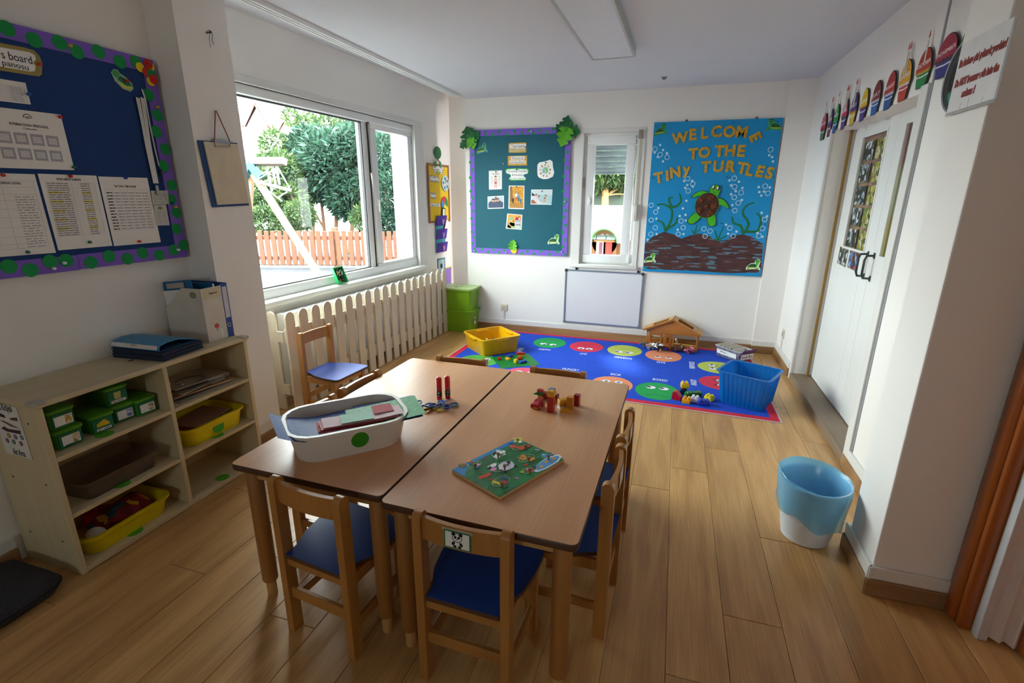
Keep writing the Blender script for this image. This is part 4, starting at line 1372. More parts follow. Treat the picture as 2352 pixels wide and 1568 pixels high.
scissors('red childrens scissors lying under the blue pair', '#b02028', 960, 944, R(165), .45, .004, '#8a2a24')
scissors('blue childrens scissors nearest the white tub', '#2a62b0', 964, 932, R(172), .7, .015, '#4a8ac8')
scissors('yellow childrens scissors in the middle of the pile', '#d8b818', 992, 938, R(150), .9, .006, '#d0c040')
scissors('teal childrens scissors beneath the navy pair', '#1a7a92', 1021, 932, R(178), .8, .006, '#1a8a98')
scissors('navy childrens scissors beside the glue sticks', '#2a3a98', 1014, 927, R(8), .9, .018, '#4a5ab8')

# farm puzzle with knobs
zr = zc(1030, 990, 8.4)
pz = Flat(F_TAB, 'knob_puzzle', 'green farm animal puzzle board with wooden knobs', 'puzzle', zr(1170, 700), .0, rot=R(64.3))
P = [pz.l(*zr(*q)) for q in ((110, 745), (1010, 1290), (2250, 575), (1340, 140))]
PX0, PX1, PY0, PY1 = -.175, .175, -.126, .126
ob('board', MB().rbox(PX0, PY0, 0, PX1, PY1, .0125, .003), wood('#d8b684', '#c49e68', .5, 'X', 9, .1, 1), pz.root)
gpic = ob('picture', MB().prism(r2(PX1 - PX0 - .002, PY1 - PY0 - .002, .004), .0125, .0131), speck_mat('m_puzzlegreen', ['#0c6a30', '#0e7a38', '#0a5e2a', '#128040', '#0c6a30'], 55, .35, stretch=(.25, 1, 1)), pz.root)
sky = [(PX0 + .002, .055), (PX0 + .002, PY1 - .002), (PX1 - .03, PY1 - .002), (PX1 - .002, PY1 - .002), (PX1 - .03, .098), (.06, .105), (-.05, .107), (-.12, .100), (-.15, .075)]
ob('sky_print', MB().prism(sky[::-1], .0131, .0134), mat('#2a86c8', .35), gpic)
pond = [(.075, -.118), (.16, -.105), (.168, -.065), (.15, -.018), (.12, -.02), (.09, -.06)]


def PP(u, v):
    a, b = pz.l(*zr(u, v))
    return (a, b)


PZ = .0134


def pcs(name, items, z=PZ):
    """one printed motif; each item: (kind, colour, args)"""
    top = None
    for i, (kd, c, *a) in enumerate(items):
        mb_ = MB()
        zz = z + .00025 * i
        if kd == 'p':
            pts = [PP(*q) for q in a[0]]
            ar = sum(pts[k][0] * pts[(k + 1) % len(pts)][1] - pts[(k + 1) % len(pts)][0] * pts[k][1] for k in range(len(pts)))
            mb_.prism(pts if ar > 0 else pts[::-1], zz, zz + .0003)
        elif kd == 'd':
            mb_.disc(*PP(*a[0]), a[1], zz, zz + .0003, 14, a[2] if len(a) > 2 else None)
        o = ob(name if top is None else 'print_detail', mb_, mat(c, .4), gpic if top is None else (top if False else gpic))
        top = top or o
    return top


pcs('pond_print', [('p', '#d8e4ec', ((1640, 760), (1900, 560), (2120, 505), (2185, 545), (2120, 650), (1900, 780), (1720, 850), (1650, 840))), ('p', '#5a9ad8', ((1660, 750), (1900, 580), (2110, 530), (2140, 560), (2080, 640), (1880, 760), (1720, 820))), ('d', '#d8a020', (1790, 745), .008), ('d', '#d8a020', (1890, 650), .008), ('d', '#d8a020', (2025, 590), .008)])
pcs('flower_print', [('d', '#e0c828', (1280, 200), .009), ('d', '#e0c828', (1390, 190), .009), ('d', '#e0c828', (1290, 250), .008), ('d', '#e0c828', (1400, 235), .008), ('d', '#e8e8e0', (1380, 265), .008), ('d', '#6a5018', (1340, 215), .003)])
pcs('bush_print', [('d', '#3a7a3a', (270, 720), .016), ('d', '#c8603a', (240, 700), .005), ('d', '#c8603a', (300, 690), .005), ('d', '#c8603a', (330, 720), .005), ('d', '#c8603a', (270, 760), .005), ('d', '#c8603a', (220, 730), .004)])
pcs('heart_print', [('d', '#a82838', (720, 580), .006)])
pcs('strawberry_print', [('d', '#c83828', (1490, 710), .007), ('d', '#c83828', (1020, 820), .004)])
pcs('butterfly_print', [('d', '#c888c8', (1690, 410), .005), ('d', '#c888c8', (1730, 425), .005)])
pcs('butterfly_print', [('d', '#c888c8', (1295, 960), .005), ('d', '#c888c8', (1335, 970), .005)])
pcs('pumpkin_print', [('d', '#d0482c', (640, 950), .013, .010), ('d', '#d0482c', (710, 930), .014, .012), ('d', '#d0482c', (770, 900), .013, .010), ('d', '#88b828', (650, 870), .004)])
KNOB = mat('#8a6440', .3, coat=.4)


def puzzle_piece(lab, u, v, outline, parts_):
    """a piece that lifts out: recessed outline, printed animal, wooden knob"""
    g = thing('puzzle_piece', lab, 'puzzle piece', M=F_TAB.M(pz.a, pz.b, 0, pz.rot), group='lift-out pieces of the farm puzzle')
    c = PP(*outline[0])
    rx, ry = outline[1], outline[2]
    ob('piece', MB().disc(*c, rx, .0131, .0141, 26, ry, outline[3] if len(outline) > 3 else 0), speck_mat('m_pg', ['#0c6a30', '#0e7a38', '#0a5e2a'], 55, .35, stretch=(.25, 1, 1)), g)
    ob('cut_line', MB().ring(c[0], c[1], rx - .0002, rx + .0012, .0131, .0144, 30, ry=ry / rx), mat('#cfd8c8', .4), g)
    for i, (kd, col, *a) in enumerate(parts_):
        mb_ = MB()
        zz = .0141 + .00025 * i
        if kd == 'p':
            pts = [PP(*q) for q in a[0]]
            ar = sum(pts[k][0] * pts[(k + 1) % len(pts)][1] - pts[(k + 1) % len(pts)][0] * pts[k][1] for k in range(len(pts)))
            mb_.prism(pts if ar > 0 else pts[::-1], zz, zz + .0003)
        else:
            mb_.disc(*PP(*a[0]), a[1], zz, zz + .0003, 14, a[2] if len(a) > 2 else None, a[3] if len(a) > 3 else 0)
        ob('animal_print', mb_, mat(col, .4), g)
    k = F_TAB.uv(*zr(u, v), .014)
    q = Vector((k[0] - pz.a, k[1] - pz.b, 0))
    q.rotate(Matrix.Rotation(-pz.rot, 3, 'Z'))
    ob('knob', MB().lathe([(.0035, .0141), (.003, .020), (.0035, .023), (.0062, .027), (.0068, .031), (.005, .0345), (0, .0355)], 12, q.x, q.y), KNOB, g, 50)


puzzle_piece('puzzle piece with a white and black cow in the middle', 1085, 740, ((1050, 740), .048, .026), [('p', '#d8d8e4', ((960, 720), (1060, 650), (1200, 640), (1290, 720), (1250, 770), (1100, 830), (980, 800))), ('d', '#e08ab8', (870, 800), .015, .010), ('p', '#e8e8ec', ((740, 760), (860, 690), (930, 680), (920, 740), (830, 770))), ('p', '#20242c', ((1110, 640), (1200, 640), (1190, 700), (1140, 690))), ('p', '#20242c', ((770, 770), (800, 740), (840, 760), (800, 790))), ('d', '#20242c', (1140, 715), .005), ('d', '#20242c', (1290, 730), .005), ('d', '#20242c', (1100, 850), .005), ('d', '#c83828', (1020, 820), .004)])
puzzle_piece('puzzle piece with a white and black puppy by the sky edge', 960, 510, ((970, 490), .030, .022), [('p', '#e4e4e8', ((860, 560), (920, 500), (980, 520), (1000, 560), (940, 600))), ('p', '#e8e8ec', ((920, 420), (1000, 430), (1100, 440), (1090, 480), (1000, 500), (930, 470))), ('p', '#20242c', ((840, 500), (900, 460), (910, 500), (860, 520))), ('d', '#a83028', (990, 530), .004), ('d', '#20242c', (1020, 440), .003), ('d', '#e8e8ec', (1080, 515), .005)])
puzzle_piece('puzzle piece with an orange brown horse by the yellow flower', 1490, 352, ((1385, 345), .042, .020), [('p', '#c8502c', ((1160, 350), (1240, 310), (1290, 330), (1360, 360), (1460, 330), (1470, 400), (1420, 430), (1300, 380), (1220, 395))), ('p', '#b8481e', ((1480, 340), (1580, 320), (1570, 370), (1500, 380))), ('p', '#2a2430', ((1150, 300), (1230, 285), (1320, 330), (1250, 310))), ('d', '#e8e8e8', (1210, 345), .003), ('d', '#2a2430', (1440, 430), .004)])
puzzle_piece('puzzle piece with an orange spotted cat', 1553, 585, ((1500, 580), .036, .020), [('p', '#d8862a', ((1380, 600), (1400, 520), (1450, 510), (1510, 560), (1500, 610), (1430, 625))), ('p', '#d8862a', ((1530, 600), (1640, 560), (1680, 600), (1580, 650))), ('d', '#3a2a18', (1430, 570), .003), ('d', '#d8862a', (1345, 575), .006, .003)])
puzzle_piece('puzzle piece with a blue bird beside the printed pond', 1930, 545, ((1900, 520), .026, .014), [('p', '#3a92d0', ((1760, 500), (1880, 500), (2010, 500), (1990, 530), (1840, 570))), ('d', '#e8f0f0', (1835, 515), .004)])
puzzle_piece('puzzle piece with a pink and red turtle by the pond end', 1570, 810, ((1560, 800), .034, .018), [('d', '#b8204a', (1570, 810), .017, .013), ('d', '#8ab820', (1415, 850), .009), ('d', '#d88aa0', (1530, 800), .006), ('d', '#a8b828', (1540, 880), .004), ('d', '#20242c', (1400, 840), .0018)])
puzzle_piece('puzzle piece with a yellow and red rooster at the near corner', 1030, 1082, ((1010, 1030), .036, .024), [('p', '#d8c020', ((830, 1010), (900, 1020), (1000, 1060), (1010, 1110), (920, 1080), (850, 1070))), ('p', '#b82030', ((1010, 1020), (1120, 1020), (1130, 1080), (1050, 1100))), ('p', '#1a4a98', ((1020, 930), (1120, 960), (1130, 1000), (1060, 990))), ('d', '#b82030', (830, 1000), .006), ('d', '#3a6a58', (1120, 1130), .010, .005)])
puzzle_piece('puzzle piece with a pink and blue bird by the orange bush', 518, 718, ((510, 700), .026, .018), [('d', '#c8283a', (450, 660), .008), ('d', '#e0a8c8', (570, 710), .009), ('d', '#3a78c0', (540, 760), .008), ('d', '#d8b828', (400, 645), .006), ('d', '#3a8ac8', (420, 690), .005)])

# ------------------------------------------------------------------ wooden block toys on the table
zk = zc(1200, 870, 15.68)
TR, TY, TYD, TG, TBL = mat('#a8141c', .3, coat=.3), mat('#d89a1c', .35, coat=.2), mat('#c07a18', .35), mat('#0c6a2c', .35), mat('#1a5aa8', .35)


def tk(u, v, z=0):
    return tab(*zk(u, v), z)


p = tk(540, 1085)
car = thing('toy_car', 'red toy car of plastic blocks carrying a wedge on a stalk', 'toy car', p + Vector((-.004, .02, 0)), R(-12))
ob('body', MB().rbox(-.016, -.028, .006, .016, .030, .022, .002).prism([(-.028, .022), (.030, .022), (.030, .038), (-.005, .038)], -.015, .015, 'x'), TR, car)
ob('windscreen', MB().box(-.013, -.0275, .0235, .013, -.006, .0245, Matrix.Translation((0, 0, .0005)) @ Matrix.Translation((0, -.0275, .0235)) @ Matrix.Rotation(R(34), 4, 'X') @ Matrix.Translation((0, .0275, -.0235))), mat('#d8506a', .3), car)
for sx in (-1, 1):
    for y in (-.020, .020):
        ob('wheel', MB().lathe([(0, -.004), (.011, -.004), (.012, 0), (.011, .004), (0, .004)], 14, M=Matrix.Translation((sx * .020, y, .012)) @ Matrix.Rotation(PI / 2, 4, 'Y')), TR, car, 40)
ob('bumper', MB().rbox(-.010, -.030, .004, .010, -.026, .010, .001), TY, car)
ob('stalk', MB().tube([(-.012, .024, .03), (-.013, .026, .058)], .0022, 8), mat('#d8ccb8', .4), car)
ob('wedge', MB().prism([(-.034, .058), (.012, .058), (.012, .074), (-.010, .074)], .012, .034, 'y'), TG, car)
ob('roof_block', MB().rbox(-.012, .012, .0745, .013, .034, .086, .001), TR, car)
p = tk(1000, 1225)
tw = thing('toy_tower', 'red upright toy block tower with a yellow octagonal block on top', 'toy tower', p + Vector((.0, .014, 0)), R(-8))
ob('column', MB().rbox(-.015, -.014, 0, .015, .016, .080, .002), TR, tw)
ob('head_block', MB().prism([(-.020, .088), (-.013, .080), (.013, .080), (.020, .088), (.020, .100), (.012, .108), (-.012, .108), (-.020, .100)], -.014, .016, 'y'), TY, tw)
p = tk(1330, 840)
ct = thing('toy_cart', 'dark red toy cart with yellow wheels behind the tower', 'toy cart', p + Vector((-.046, .004, 0)), R(-10))
ob('body', MB().rbox(-.062, -.015, .010, .040, .015, .040, .002), mat('#7e1018', .35), ct)
for x in (-.044, .026):
    ob('wheel', MB().lathe([(0, -.018), (.013, -.018), (.013, .018), (0, .018)], 16, M=Matrix.Translation((x, 0, .013)) @ Matrix.Rotation(PI / 2, 4, 'X')), TYD, ct, 40)
solo('toy_block', MB().rbox(-.014, -.014, 0, .014, .014, .026, .0015), TBL, 'small blue toy cube standing on the red cart', 'toy block', p + Vector((-.040, .002, .0405)), R(-12))
p = tk(1360, 1110)
dm_ = thing('toy_block', 'stack of yellow dotted toy blocks with a white base end', 'toy block', p + Vector((.018, .022, 0)), R(38))
for i in range(3):
    o = ob('block', MB().rbox(-.034, -.015, .002 + .0165 * i + .004 * 0, .034, .015, .018 + .0165 * i, .0015), (mat('#d8d4d8', .4), TYD, TY)[i], dm_)
    if i == 2:
        hb = MB()
        for a in range(5):
            for b in range(2):
                hb.disc(-.026 + .013 * a, -.006 + .012 * b, .0028, .0509, .0514, 10)
        ob('dots', hb, mat('#2a1c10', .7), o)
p = tk(1680, 1210)
lb = thing('toy_block', 'yellow toy pillar standing on a wedge shaped foot', 'toy block', p + Vector((-.004, .018, 0)), R(-6))
ob('pillar', MB().rbox(-.014, -.004, .0, .016, .026, .070, .0015), TYD, lb)
ob('wedge_foot', MB().prism([(-.036, 0), (.016, 0), (.016, .014), (-.012, .020), (-.036, .010)], -.030, -.0045, 'y'), TY, lb)
p = tk(1930, 1000)
solo('toy_block', MB().rbox(-.014, -.014, 0, .014, .016, .058, .002), mat('#8a0e16', .3, coat=.3), 'dark red toy box block at the end of the toy row', 'toy block', p + Vector((.0, .016, 0)), R(-8))
# ------------------------------------------------------------------ emotions carpet
CZ = .006
cp = thing('carpet', 'blue play carpet with printed emotion faces and red border', 'carpet', (0, 0, 0))
CC = [(-2.15, 3.955), (.895, 3.838), (.885, 5.695), (-2.14, 5.728)]


def inset(P, d):
    cx, cy = sum(p[0] for p in P) / 4, sum(p[1] for p in P) / 4
    return [(p[0] + (d if p[0] < cx else -d), p[1] + (d if p[1] < cy else -d)) for p in P]


ob('selvedge', MB().prism(CC, .0005, CZ - .001), mat('#c8bcc4', .9), cp)
ob('border', MB().prism(inset(CC, .010), .001, CZ - .0005), mat('#c8203c', .95, .10, 50, bump=.3, bsc=300), cp)
ob('field', MB().prism(inset(CC, .072), .001, CZ), mat('#0a45c0', .95, .10, 25, bump=.3, bsc=300), cp)
LINE = mat('#1c2a30', .9)
CW = mat('#e8e8ee', .9)


def cmat(h):
    return mat(h, .95, .07, 40, bump=.3, bsc=300)


def facep(x, y, rz, col, eyes=((-.055, 0), (.055, 0)), pup=(.0, -.012), mouth=None, ex=.040, ey=.034, lids=False, closed=False, extra=None):
    """a printed face; local up points away from the reader's feet"""
    root = ob('face_disc', MB().disc(0, 0, .185, 0, .0007, 44, .205), cmat(col), cp)
    root.location = (x, y, CZ)
    root.rotation_euler = (0, 0, rz)
    if closed:
        m = MB()
        for sx in (-1, 1):
            m.tube([(sx * .02, .055 - .02, .001), (sx * .05, .06, .001), (sx * .085, .075, .001)], .0055, 5, flat=.15)
        ob('brow', m, LINE, root)
    for px, py in eyes:
        w_ = ob('eye', MB().disc(px, .07 + py, ex, .0007, .0011, 24, ey), CW, root)
        ob('eye_line', MB().ring(px, .07 + py, ex, ex + .003, .0007, .0013, 26, ry=ey / ex), LINE, root)
        ob('pupil', MB().disc(px + pup[0], .07 + py + pup[1], ex * .48, .0011, .0015, 18, ey * .45), BLACK, root)
    if mouth:
        ob('mouth', MB().tube([(a, b, .0008) for a, b in mouth], .0028, 5, flat=.2), LINE, root)
    if extra:
        extra(root)
    return root


def arcp(cx, cy, r, a0, a1, n=12, k=1.0):
    return [(cx + r * math.cos(R(a0 + (a1 - a0) * i / n)), cy + k * r * math.sin(R(a0 + (a1 - a0) * i / n))) for i in range(n + 1)]


GR_, RD_, YL_, OR_ = '#169a4e', '#d02c4a', '#b8c456', '#e08a64'
smile, frown, flat_ = arcp(0, -.04, .09, 200, 340), arcp(0, -.16, .09, 30, 150, k=.7), [(-.06, -.07), (.06, -.06)]
facep(-1.255, 5.345, PI, GR_, pup=(-.012, .014), mouth=smile)
facep(-.826, 5.325, PI, RD_, eyes=((-.045, .01), (.045, .01)), pup=(.0, .012), mouth=arcp(0, -.03, .04, 200, 340))
facep(-.405, 5.318, PI, YL_, pup=(.018, 0), mouth=flat_, ex=.052, ey=.036)
facep(.005, 5.262, PI, OR_, pup=(.004, -.018), mouth=frown, ey=.026)
facep(.545, 5.035, R(90), YL_, eyes=((-.05, 0), (.05, 0)), pup=(.016, 0), mouth=None, extra=lambda r: [ob('heart_line', MB().tube([(a, b, .0009) for a, b in arcp(s_ * .05, -.02 + .0, .045, 20, 330)], .0026, 5, flat=.2), LINE, r) for s_ in (-1, 1)])
facep(.540, 4.585, R(90), RD_, eyes=((-.05, -.05), (.05, -.05)), pup=(0, .005), mouth=frown, closed=True)
facep(-.020, 4.200, 0, GR_, pup=(-.018, .008), mouth=arcp(0, -.15, .09, 20, 160, k=.6), ex=.042, ey=.036)
facep(-.415, 4.235, 0, OR_, pup=(.0, -.004), mouth=flat_, ey=.028)
facep(-.870, 4.250, 0, YL_, pup=(.01, -.012), mouth=smile, ey=.026)
facep(-1.245, 4.215, 0, '#d8506a', pup=(.0, .0), mouth=smile)
facep(-1.790, 4.480, R(-90), '#4a9a3a', eyes=((-.055, .0), (.05, -.01)), pup=(.0, .010), mouth=smile)
facep(-1.775, 4.960, R(-90), OR_, mouth=smile)
for s_, x, y, rz, wd_ in (('HAPPY', -1.245, 5.075, PI + R(-3), .135), ('SHY', -.812, 5.055, PI + R(-3), .075), ('WORRIED', -.392, 5.050, PI + R(-3), .185), ('SAD', -.012, 5.022, PI + R(-2), .085),
                          ('HUNGRY', -.842, 4.508, R(-2), .165), ('SICK', -.408, 4.502, R(-2), .10), ('BORED', -.004, 4.486, R(-2), .13),
                          ('NERVOUS', .290, 5.030, R(90), .22), ('ANGRY', .292, 4.520, R(90), .16), ('SLEEPY', -1.50, 4.960, R(-90), .17)):
    txt(s_, .052, x, y, CZ + .0006, CW, cp, rz, wd_, 'carpet_word')

CT = CZ + .0002
# ------------------------------------------------------------------ yellow bin, base plate and bricks
YB_ = mat('#dca706', .35, .02)
t = thing('toy_bin', 'yellow open plastic bin of toy pieces on the carpet corner', 'bin', (-1.800, 4.900, CT), R(49))
ob('basin', tub(.455, .445, .182, .90, .03, .004, .012, .016), YB_, t, 40)
for sx in (-1, 1):
    ob('grip', MB().rbox(sx * .225 - .02, -.075, .150, sx * .225 + .02, .075, .170, .006), YB_, t, 40)
    ob('grip', MB().rbox(-.075, sx * .220 - .02, .150, .075, sx * .220 + .02, .170, .006), YB_, t, 40)
for i in range(26):
    x, y = rnd.uniform(-.16, .16), rnd.uniform(-.16, .16)
    c = rnd.choice(['#2a2420', '#1e6a2a', '#c8a018', '#3a2c24', '#20201e', '#7a3a18', '#1c5a28', '#b81c1c'])
    solo('toy_piece', MB().rbox(-.022, -.012, 0, .022, .012, .018, .003), mat(c, .4), 'small plastic toy piece in the yellow bin', 'toy piece', (-1.80 + x * .66 - y * .75, 4.90 + x * .75 + y * .66, .045 + rnd.uniform(.0, .06)), group='loose pieces in the yellow bin', rot=(rnd.uniform(-.8, .8), rnd.uniform(-.8, .8), rnd.uniform(0, 6)))
bp = thing('base_plate', 'green studded building plate on the carpet by the yellow bin', 'building plate', (-1.432, 4.588, CT), R(35))
BPG = mat('#0b7a34', .35)
ob('plate', MB().rbox(-.205, -.19, 0, .205, .19, .003, .001), BPG, bp)
sb = MB()
for i in range(24):
    for j in range(22):
        sb.disc(-.1955 + .017 * i, -.1785 + .017 * j, .005, .003, .0055, 6)
s_ = ob('studs', sb, BPG, bp)
s_['kind'] = 'stuff'


def brick(label, h, x, y, z, rz, nx=4, ny=2, u=.017, hh=.018, group='small building bricks on the green plate', rot=None):
    t = thing('toy_brick', label, 'toy brick', (x, y, z), rz, group, rot=rot)
    m = mat(h, .28, coat=.2)
    w_, d_ = nx * u, ny * u
    ob('body', MB().rbox(-w_ / 2, -d_ / 2, 0, w_ / 2, d_ / 2, hh, .0012, 1), m, t)
    k = MB()
    for i in range(nx):
        for j in range(ny):
            k.disc(-w_ / 2 + u * (i + .5), -d_ / 2 + u * (j + .5), u * .31, hh - .001, hh + u * .24, 10)
    ob('studs', k, m, t)
    return t


PZ0 = CT + .0056
brick('small red brick at the edge of the green plate by the yellow bin', '#c01c20', -1.592, 4.552, PZ0, R(30), 2, 2, hh=.022)
brick('small yellow brick lying on its side on the green plate', '#d8a818', -1.512, 4.592, PZ0, R(-30), 3, 2)
brick('blue brick at the back of the green plate', '#1a4ab0', -1.520, 4.680, PZ0, R(60), 3, 2)
brick('long red brick highest at the back of the green plate', '#b8161c', -1.420, 4.735, PZ0 + .023, R(28), 5, 2)
brick('yellow brick under the long red brick', '#d8b020', -1.412, 4.735, PZ0, R(28), 4, 2)
brick('red brick in front of the long red brick', '#b8161c', -1.400, 4.640, PZ0, R(40), 3, 2)
brick('upright yellow brick near the plate front', '#e0b818', -1.405, 4.520, PZ0, R(70), 2, 2, hh=.034)
brick('long blue brick near the plate front', '#1c52b8', -1.340, 4.545, PZ0, R(55), 5, 2)

# ------------------------------------------------------------------ green lidded boxes in the corner
GP = mat('#78a81c', .35, .02)
for i, (z, lab) in enumerate(((0.002, 'lower of two stacked lime green storage boxes in the corner'), (.276, 'upper of two stacked lime green storage boxes in the corner'))):
    t = thing('storage_box', lab, 'storage box', (-2.50, 5.605, z), R(0), 'lime green storage boxes')
    ob('basin', tub(.455, .295, .258, .92, .03, .004, .014, .016), GP, t, 40)
    if i:
        ob('lid', MB().loft([rrect(.485, .325, .035, .252), rrect(.490, .330, .036, .258), rrect(.490, .330, .036, .272), rrect(.44, .28, .03, .276)]), mat('#a8c47c', .25, .02), t, 40)
        ob('lid_handle', MB().rbox(-.06, -.02, .275, .06, .02, .281, .003), mat('#a0bc78', .3), t, 40)
    else:
        ob('lid', MB().loft([rrect(.485, .325, .035, .250), rrect(.490, .330, .036, .256), rrect(.490, .330, .036, .268), rrect(.44, .28, .03, .272)]), GP, t, 40)
        q = ob('label', MB().box(.2265, -.048, .090, .2285, -.0, .175), WHITE, t)
        ob('label_print', MB().box(.2286, -.040, .125, .2290, -.008, .165), mat('#5a5a5e', .6), q)

# ------------------------------------------------------------------ blue see-through tub with bricks
t = thing('toy_tub', 'translucent blue plastic tub of building blocks on the carpet', 'tub', (.684, 4.185, CT + .002), R(-24.5))
BLUEP = film_mat('#1c9ee4', .66, .2, .6)
ob('basin', tub(.385, .37, .275, .84, .035, .003, .018, .006), BLUEP, t, 40)
rb = MB()
for i in range(9):
    x = -.145 + .036 * i
    for sy in (-1, 1):
        rb.tube([(x * .88, sy * .1575, .012), (x, sy * .1835, .262)], .004, 5)
        rb.tube([(sy * .164, x * .88, .012), (sy * .191, x, .262)], .004, 5)
ob('ribs', rb, BLUEP, t, 50)
for sx in (-1, 1):
    for sy in (-1, 1):
        ob('caster', MB().ball(sx * .12, sy * .12, .004, .012, .012, .006), mat('#28586a', .4), t, 50)


def mega(label, h, x, y, z, rz, nx=2, ny=2, u=.031, hh=.036, rot=None, group='large building blocks on the carpet'):
    t = thing('toy_block', label, 'toy block', (x, y, z), rz, group, rot=rot)
    m = mat(h, .3, coat=.2)
    w_, d_ = nx * u, ny * u
    ob('body', MB().rbox(-w_ / 2, -d_ / 2, 0, w_ / 2, d_ / 2, hh, .003), m, t, 40)
    k = MB()
    for i in range(nx):
        for j in range(ny):
            k.lathe([(.0115, hh - .002), (.0112, hh + .012), (.0095, hh + .0145), (0, hh + .0145)], 14, -w_ / 2 + u * (i + .5), -d_ / 2 + u * (j + .5))
    ob('studs', k, m, t, 40)
    return t


KZ = CT
mega('yellow block with four studs nearest the carpet edge', '#e0a010', .218, 4.012, KZ, R(-14), 2, 2)
mega('white block between the yellow and blue blocks', '#d8d4e0', .284, 4.058, KZ, R(-16), 2, 2)
mega('dark blue block with six studs nearest the blue tub', '#1838b0', .348, 4.005, KZ, R(9), 3, 2, .028)
mega('lemon yellow block behind the dark blue block', '#d8c814', .398, 4.125, KZ, R(-35), 2, 2)
mega('navy block under the raised yellow block', '#122a68', .192, 4.205, KZ, R(10), 2, 2, hh=.045)
mega('yellow block raised on the navy block', '#e0b814', .200, 4.205, KZ + .060, R(8), 2, 2)
w_ = thing('toy_block', 'red and blue sloping wedge block beside the green face', 'toy block', (.142, 4.06, KZ), R(-20), 'large building blocks on the carpet')
ob('red_side', MB().prism([(-.036, 0), (.036, 0), (.036, .030), (-.004, .072), (-.030, .066)], -.022, .030, 'y'), mat('#b01020', .3), w_)
ob('blue_side', MB().prism([(-.0375, 0), (-.036, .002), (-.030, .066), (-.0315, .066)], -.020, .030, 'y').prism([(-.036, .001), (.034, .001), (.034, .029), (-.004, .070), (-.030, .065)], .030, .034, 'y'), mat('#1c4ab0', .4), w_)
g = thing('toy_block', 'green ridged roller block lying behind the white block', 'toy block', (.272, 4.15, KZ + .028), R(24), 'large building blocks on the carpet')
rl_ = MB()
rl_.lathe([(.0, -.068), (.024, -.068)] + [(.024 + (.005 if k % 2 else -.002), -.062 + .0062 * k) for k in range(20)] + [(.024, .066), (0, .066)], 18, M=Matrix.Rotation(PI / 2, 4, 'Y'))
ob('roller', rl_, mat('#0c6a20', .4), g, 30)
for i, (x, y, c) in enumerate(((-.07, .05, '#1c4ab0'), (.05, .06, '#b81c20'), (.09, -.04, '#1838b0'), (-.05, -.06, '#1838b0'), (.01, .0, '#0e6a28'), (-.10, -.01, '#c8a010'))):
    mega('block lying loose inside the blue tub', c, .684 + x * .91 + y * .41, 4.185 - x * .41 + y * .91, .035 + .012 * (i % 3), rnd.uniform(0, 6), 2, 2, rot=(rnd.uniform(-.3, .3), rnd.uniform(-.3, .3), rnd.uniform(0, 6)), group='loose blocks in the blue tub')
solo('toy_plate', MB().prism([(-.045, -.03), (.045, -.03), (.045, .03), (.01, .03), (.01, .005), (-.02, .005), (-.02, .03), (-.045, .03)], 0, .012), mat('#d8a010', .35), 'yellow plastic window piece on top inside the blue tub', 'toy piece', (.690, 4.215, .125), R(-40), rot=(R(18), R(-6), R(-40)))

# ------------------------------------------------------------------ toy barn and farm animals
OAKT = wood('#b8772e', '#9a5a1c', .38, 'X', 10, .1, 1.2, .04, .1, key='barn')
OAKL = wood('#d0a060', '#b88848', .4, 'X', 10, .1, 1.0, .04, key='barnl')
bn_ = thing('toy_barn', 'wooden toy barn with pitched roof against the wall', 'toy barn', (.075, 5.560, CT), R(-7))
BW, BD = .275, .135


def gable(y0):
    return MB().prism([(-BW, .165), (BW, .165), (BW + .006, .205), (0, .330), (-BW - .006, .205)], y0, y0 + .010, 'y')


ob('front_gable', gable(-.008), OAKT, bn_)
ob('back_gable', gable(BD), OAKT, bn_)
sl = math.atan2(.330 - .200, BW)
for sg in (-1, 1):
    Mr = Matrix.Translation((0, 0, .337)) @ Matrix.Rotation(sl * sg, 4, 'Y')
    rp = MB()
    L_ = .345
    x0, x1 = (0, L_) if sg > 0 else (-L_, 0)
    xa, xb = (.055, .235) if sg > 0 else (-.235, -.055)
    rp.box(x0, -.03, -.006, x1, -.006, .006, Mr).box(x0, BD - .010, -.006, x1, BD + .025, .006, Mr).box(x0 if sg > 0 else xb, -.006, -.006, xa if sg > 0 else x1, BD - .010, .006, Mr).box(xb if sg > 0 else x0, -.006, -.006, x1 if sg > 0 else xa, BD - .010, .006, Mr)
    ob('roof_panel', rp, OAKL, bn_)
    ob('roof_edge', MB().box(x0, -.036, -.012, x1, -.030, .004, Mr), OAKT, bn_)
for x in (-BW + .004, -.085, .012, BW - .016):
    ob('post', MB().rbox(x, -.006, 0, x + .014, .008, .168, .002), OAKT, bn_)
for x in (-BW + .004, BW - .016):
    ob('post', MB().rbox(x, BD - .006, 0, x + .014, BD + .008, .168, .002), OAKT, bn_)
for x0, x1 in ((-.250, -.098), (-.076, .004)):
    w2 = (x1 - x0)
    d_ = ob('barn_door', frame_bars(MB(), x0, .012, x1, .160, .026, -.004, .006, Matrix.Rotation(PI / 2, 4, 'X'), .002).box(x0 + .02, -.004, .020, x1 - .02, .004, .066), wood('#b06a28', '#985018', .4, 'Z', 12, .1, 1.2, .04, key='bdoor'), bn_)
ob('rail', MB().rbox(.024, -.004, .056, BW - .018, .006, .068, .002), OAKL, bn_)
ob('rail_panel', MB().box(.026, -.002, .006, .150, .004, .056), OAKT, bn_)
ob('rail_panel', MB().box(.158, -.002, .006, BW - .018, .004, .054), OAKT, bn_)
ob('rear_rail', MB().rbox(-BW + .01, BD - .004, .040, BW - .01, BD + .006, .060, .002), OAKT, bn_)
ob('barn_floor', MB().box(-BW, -.004, 0, BW, BD + .006, .004), OAKT, bn_)


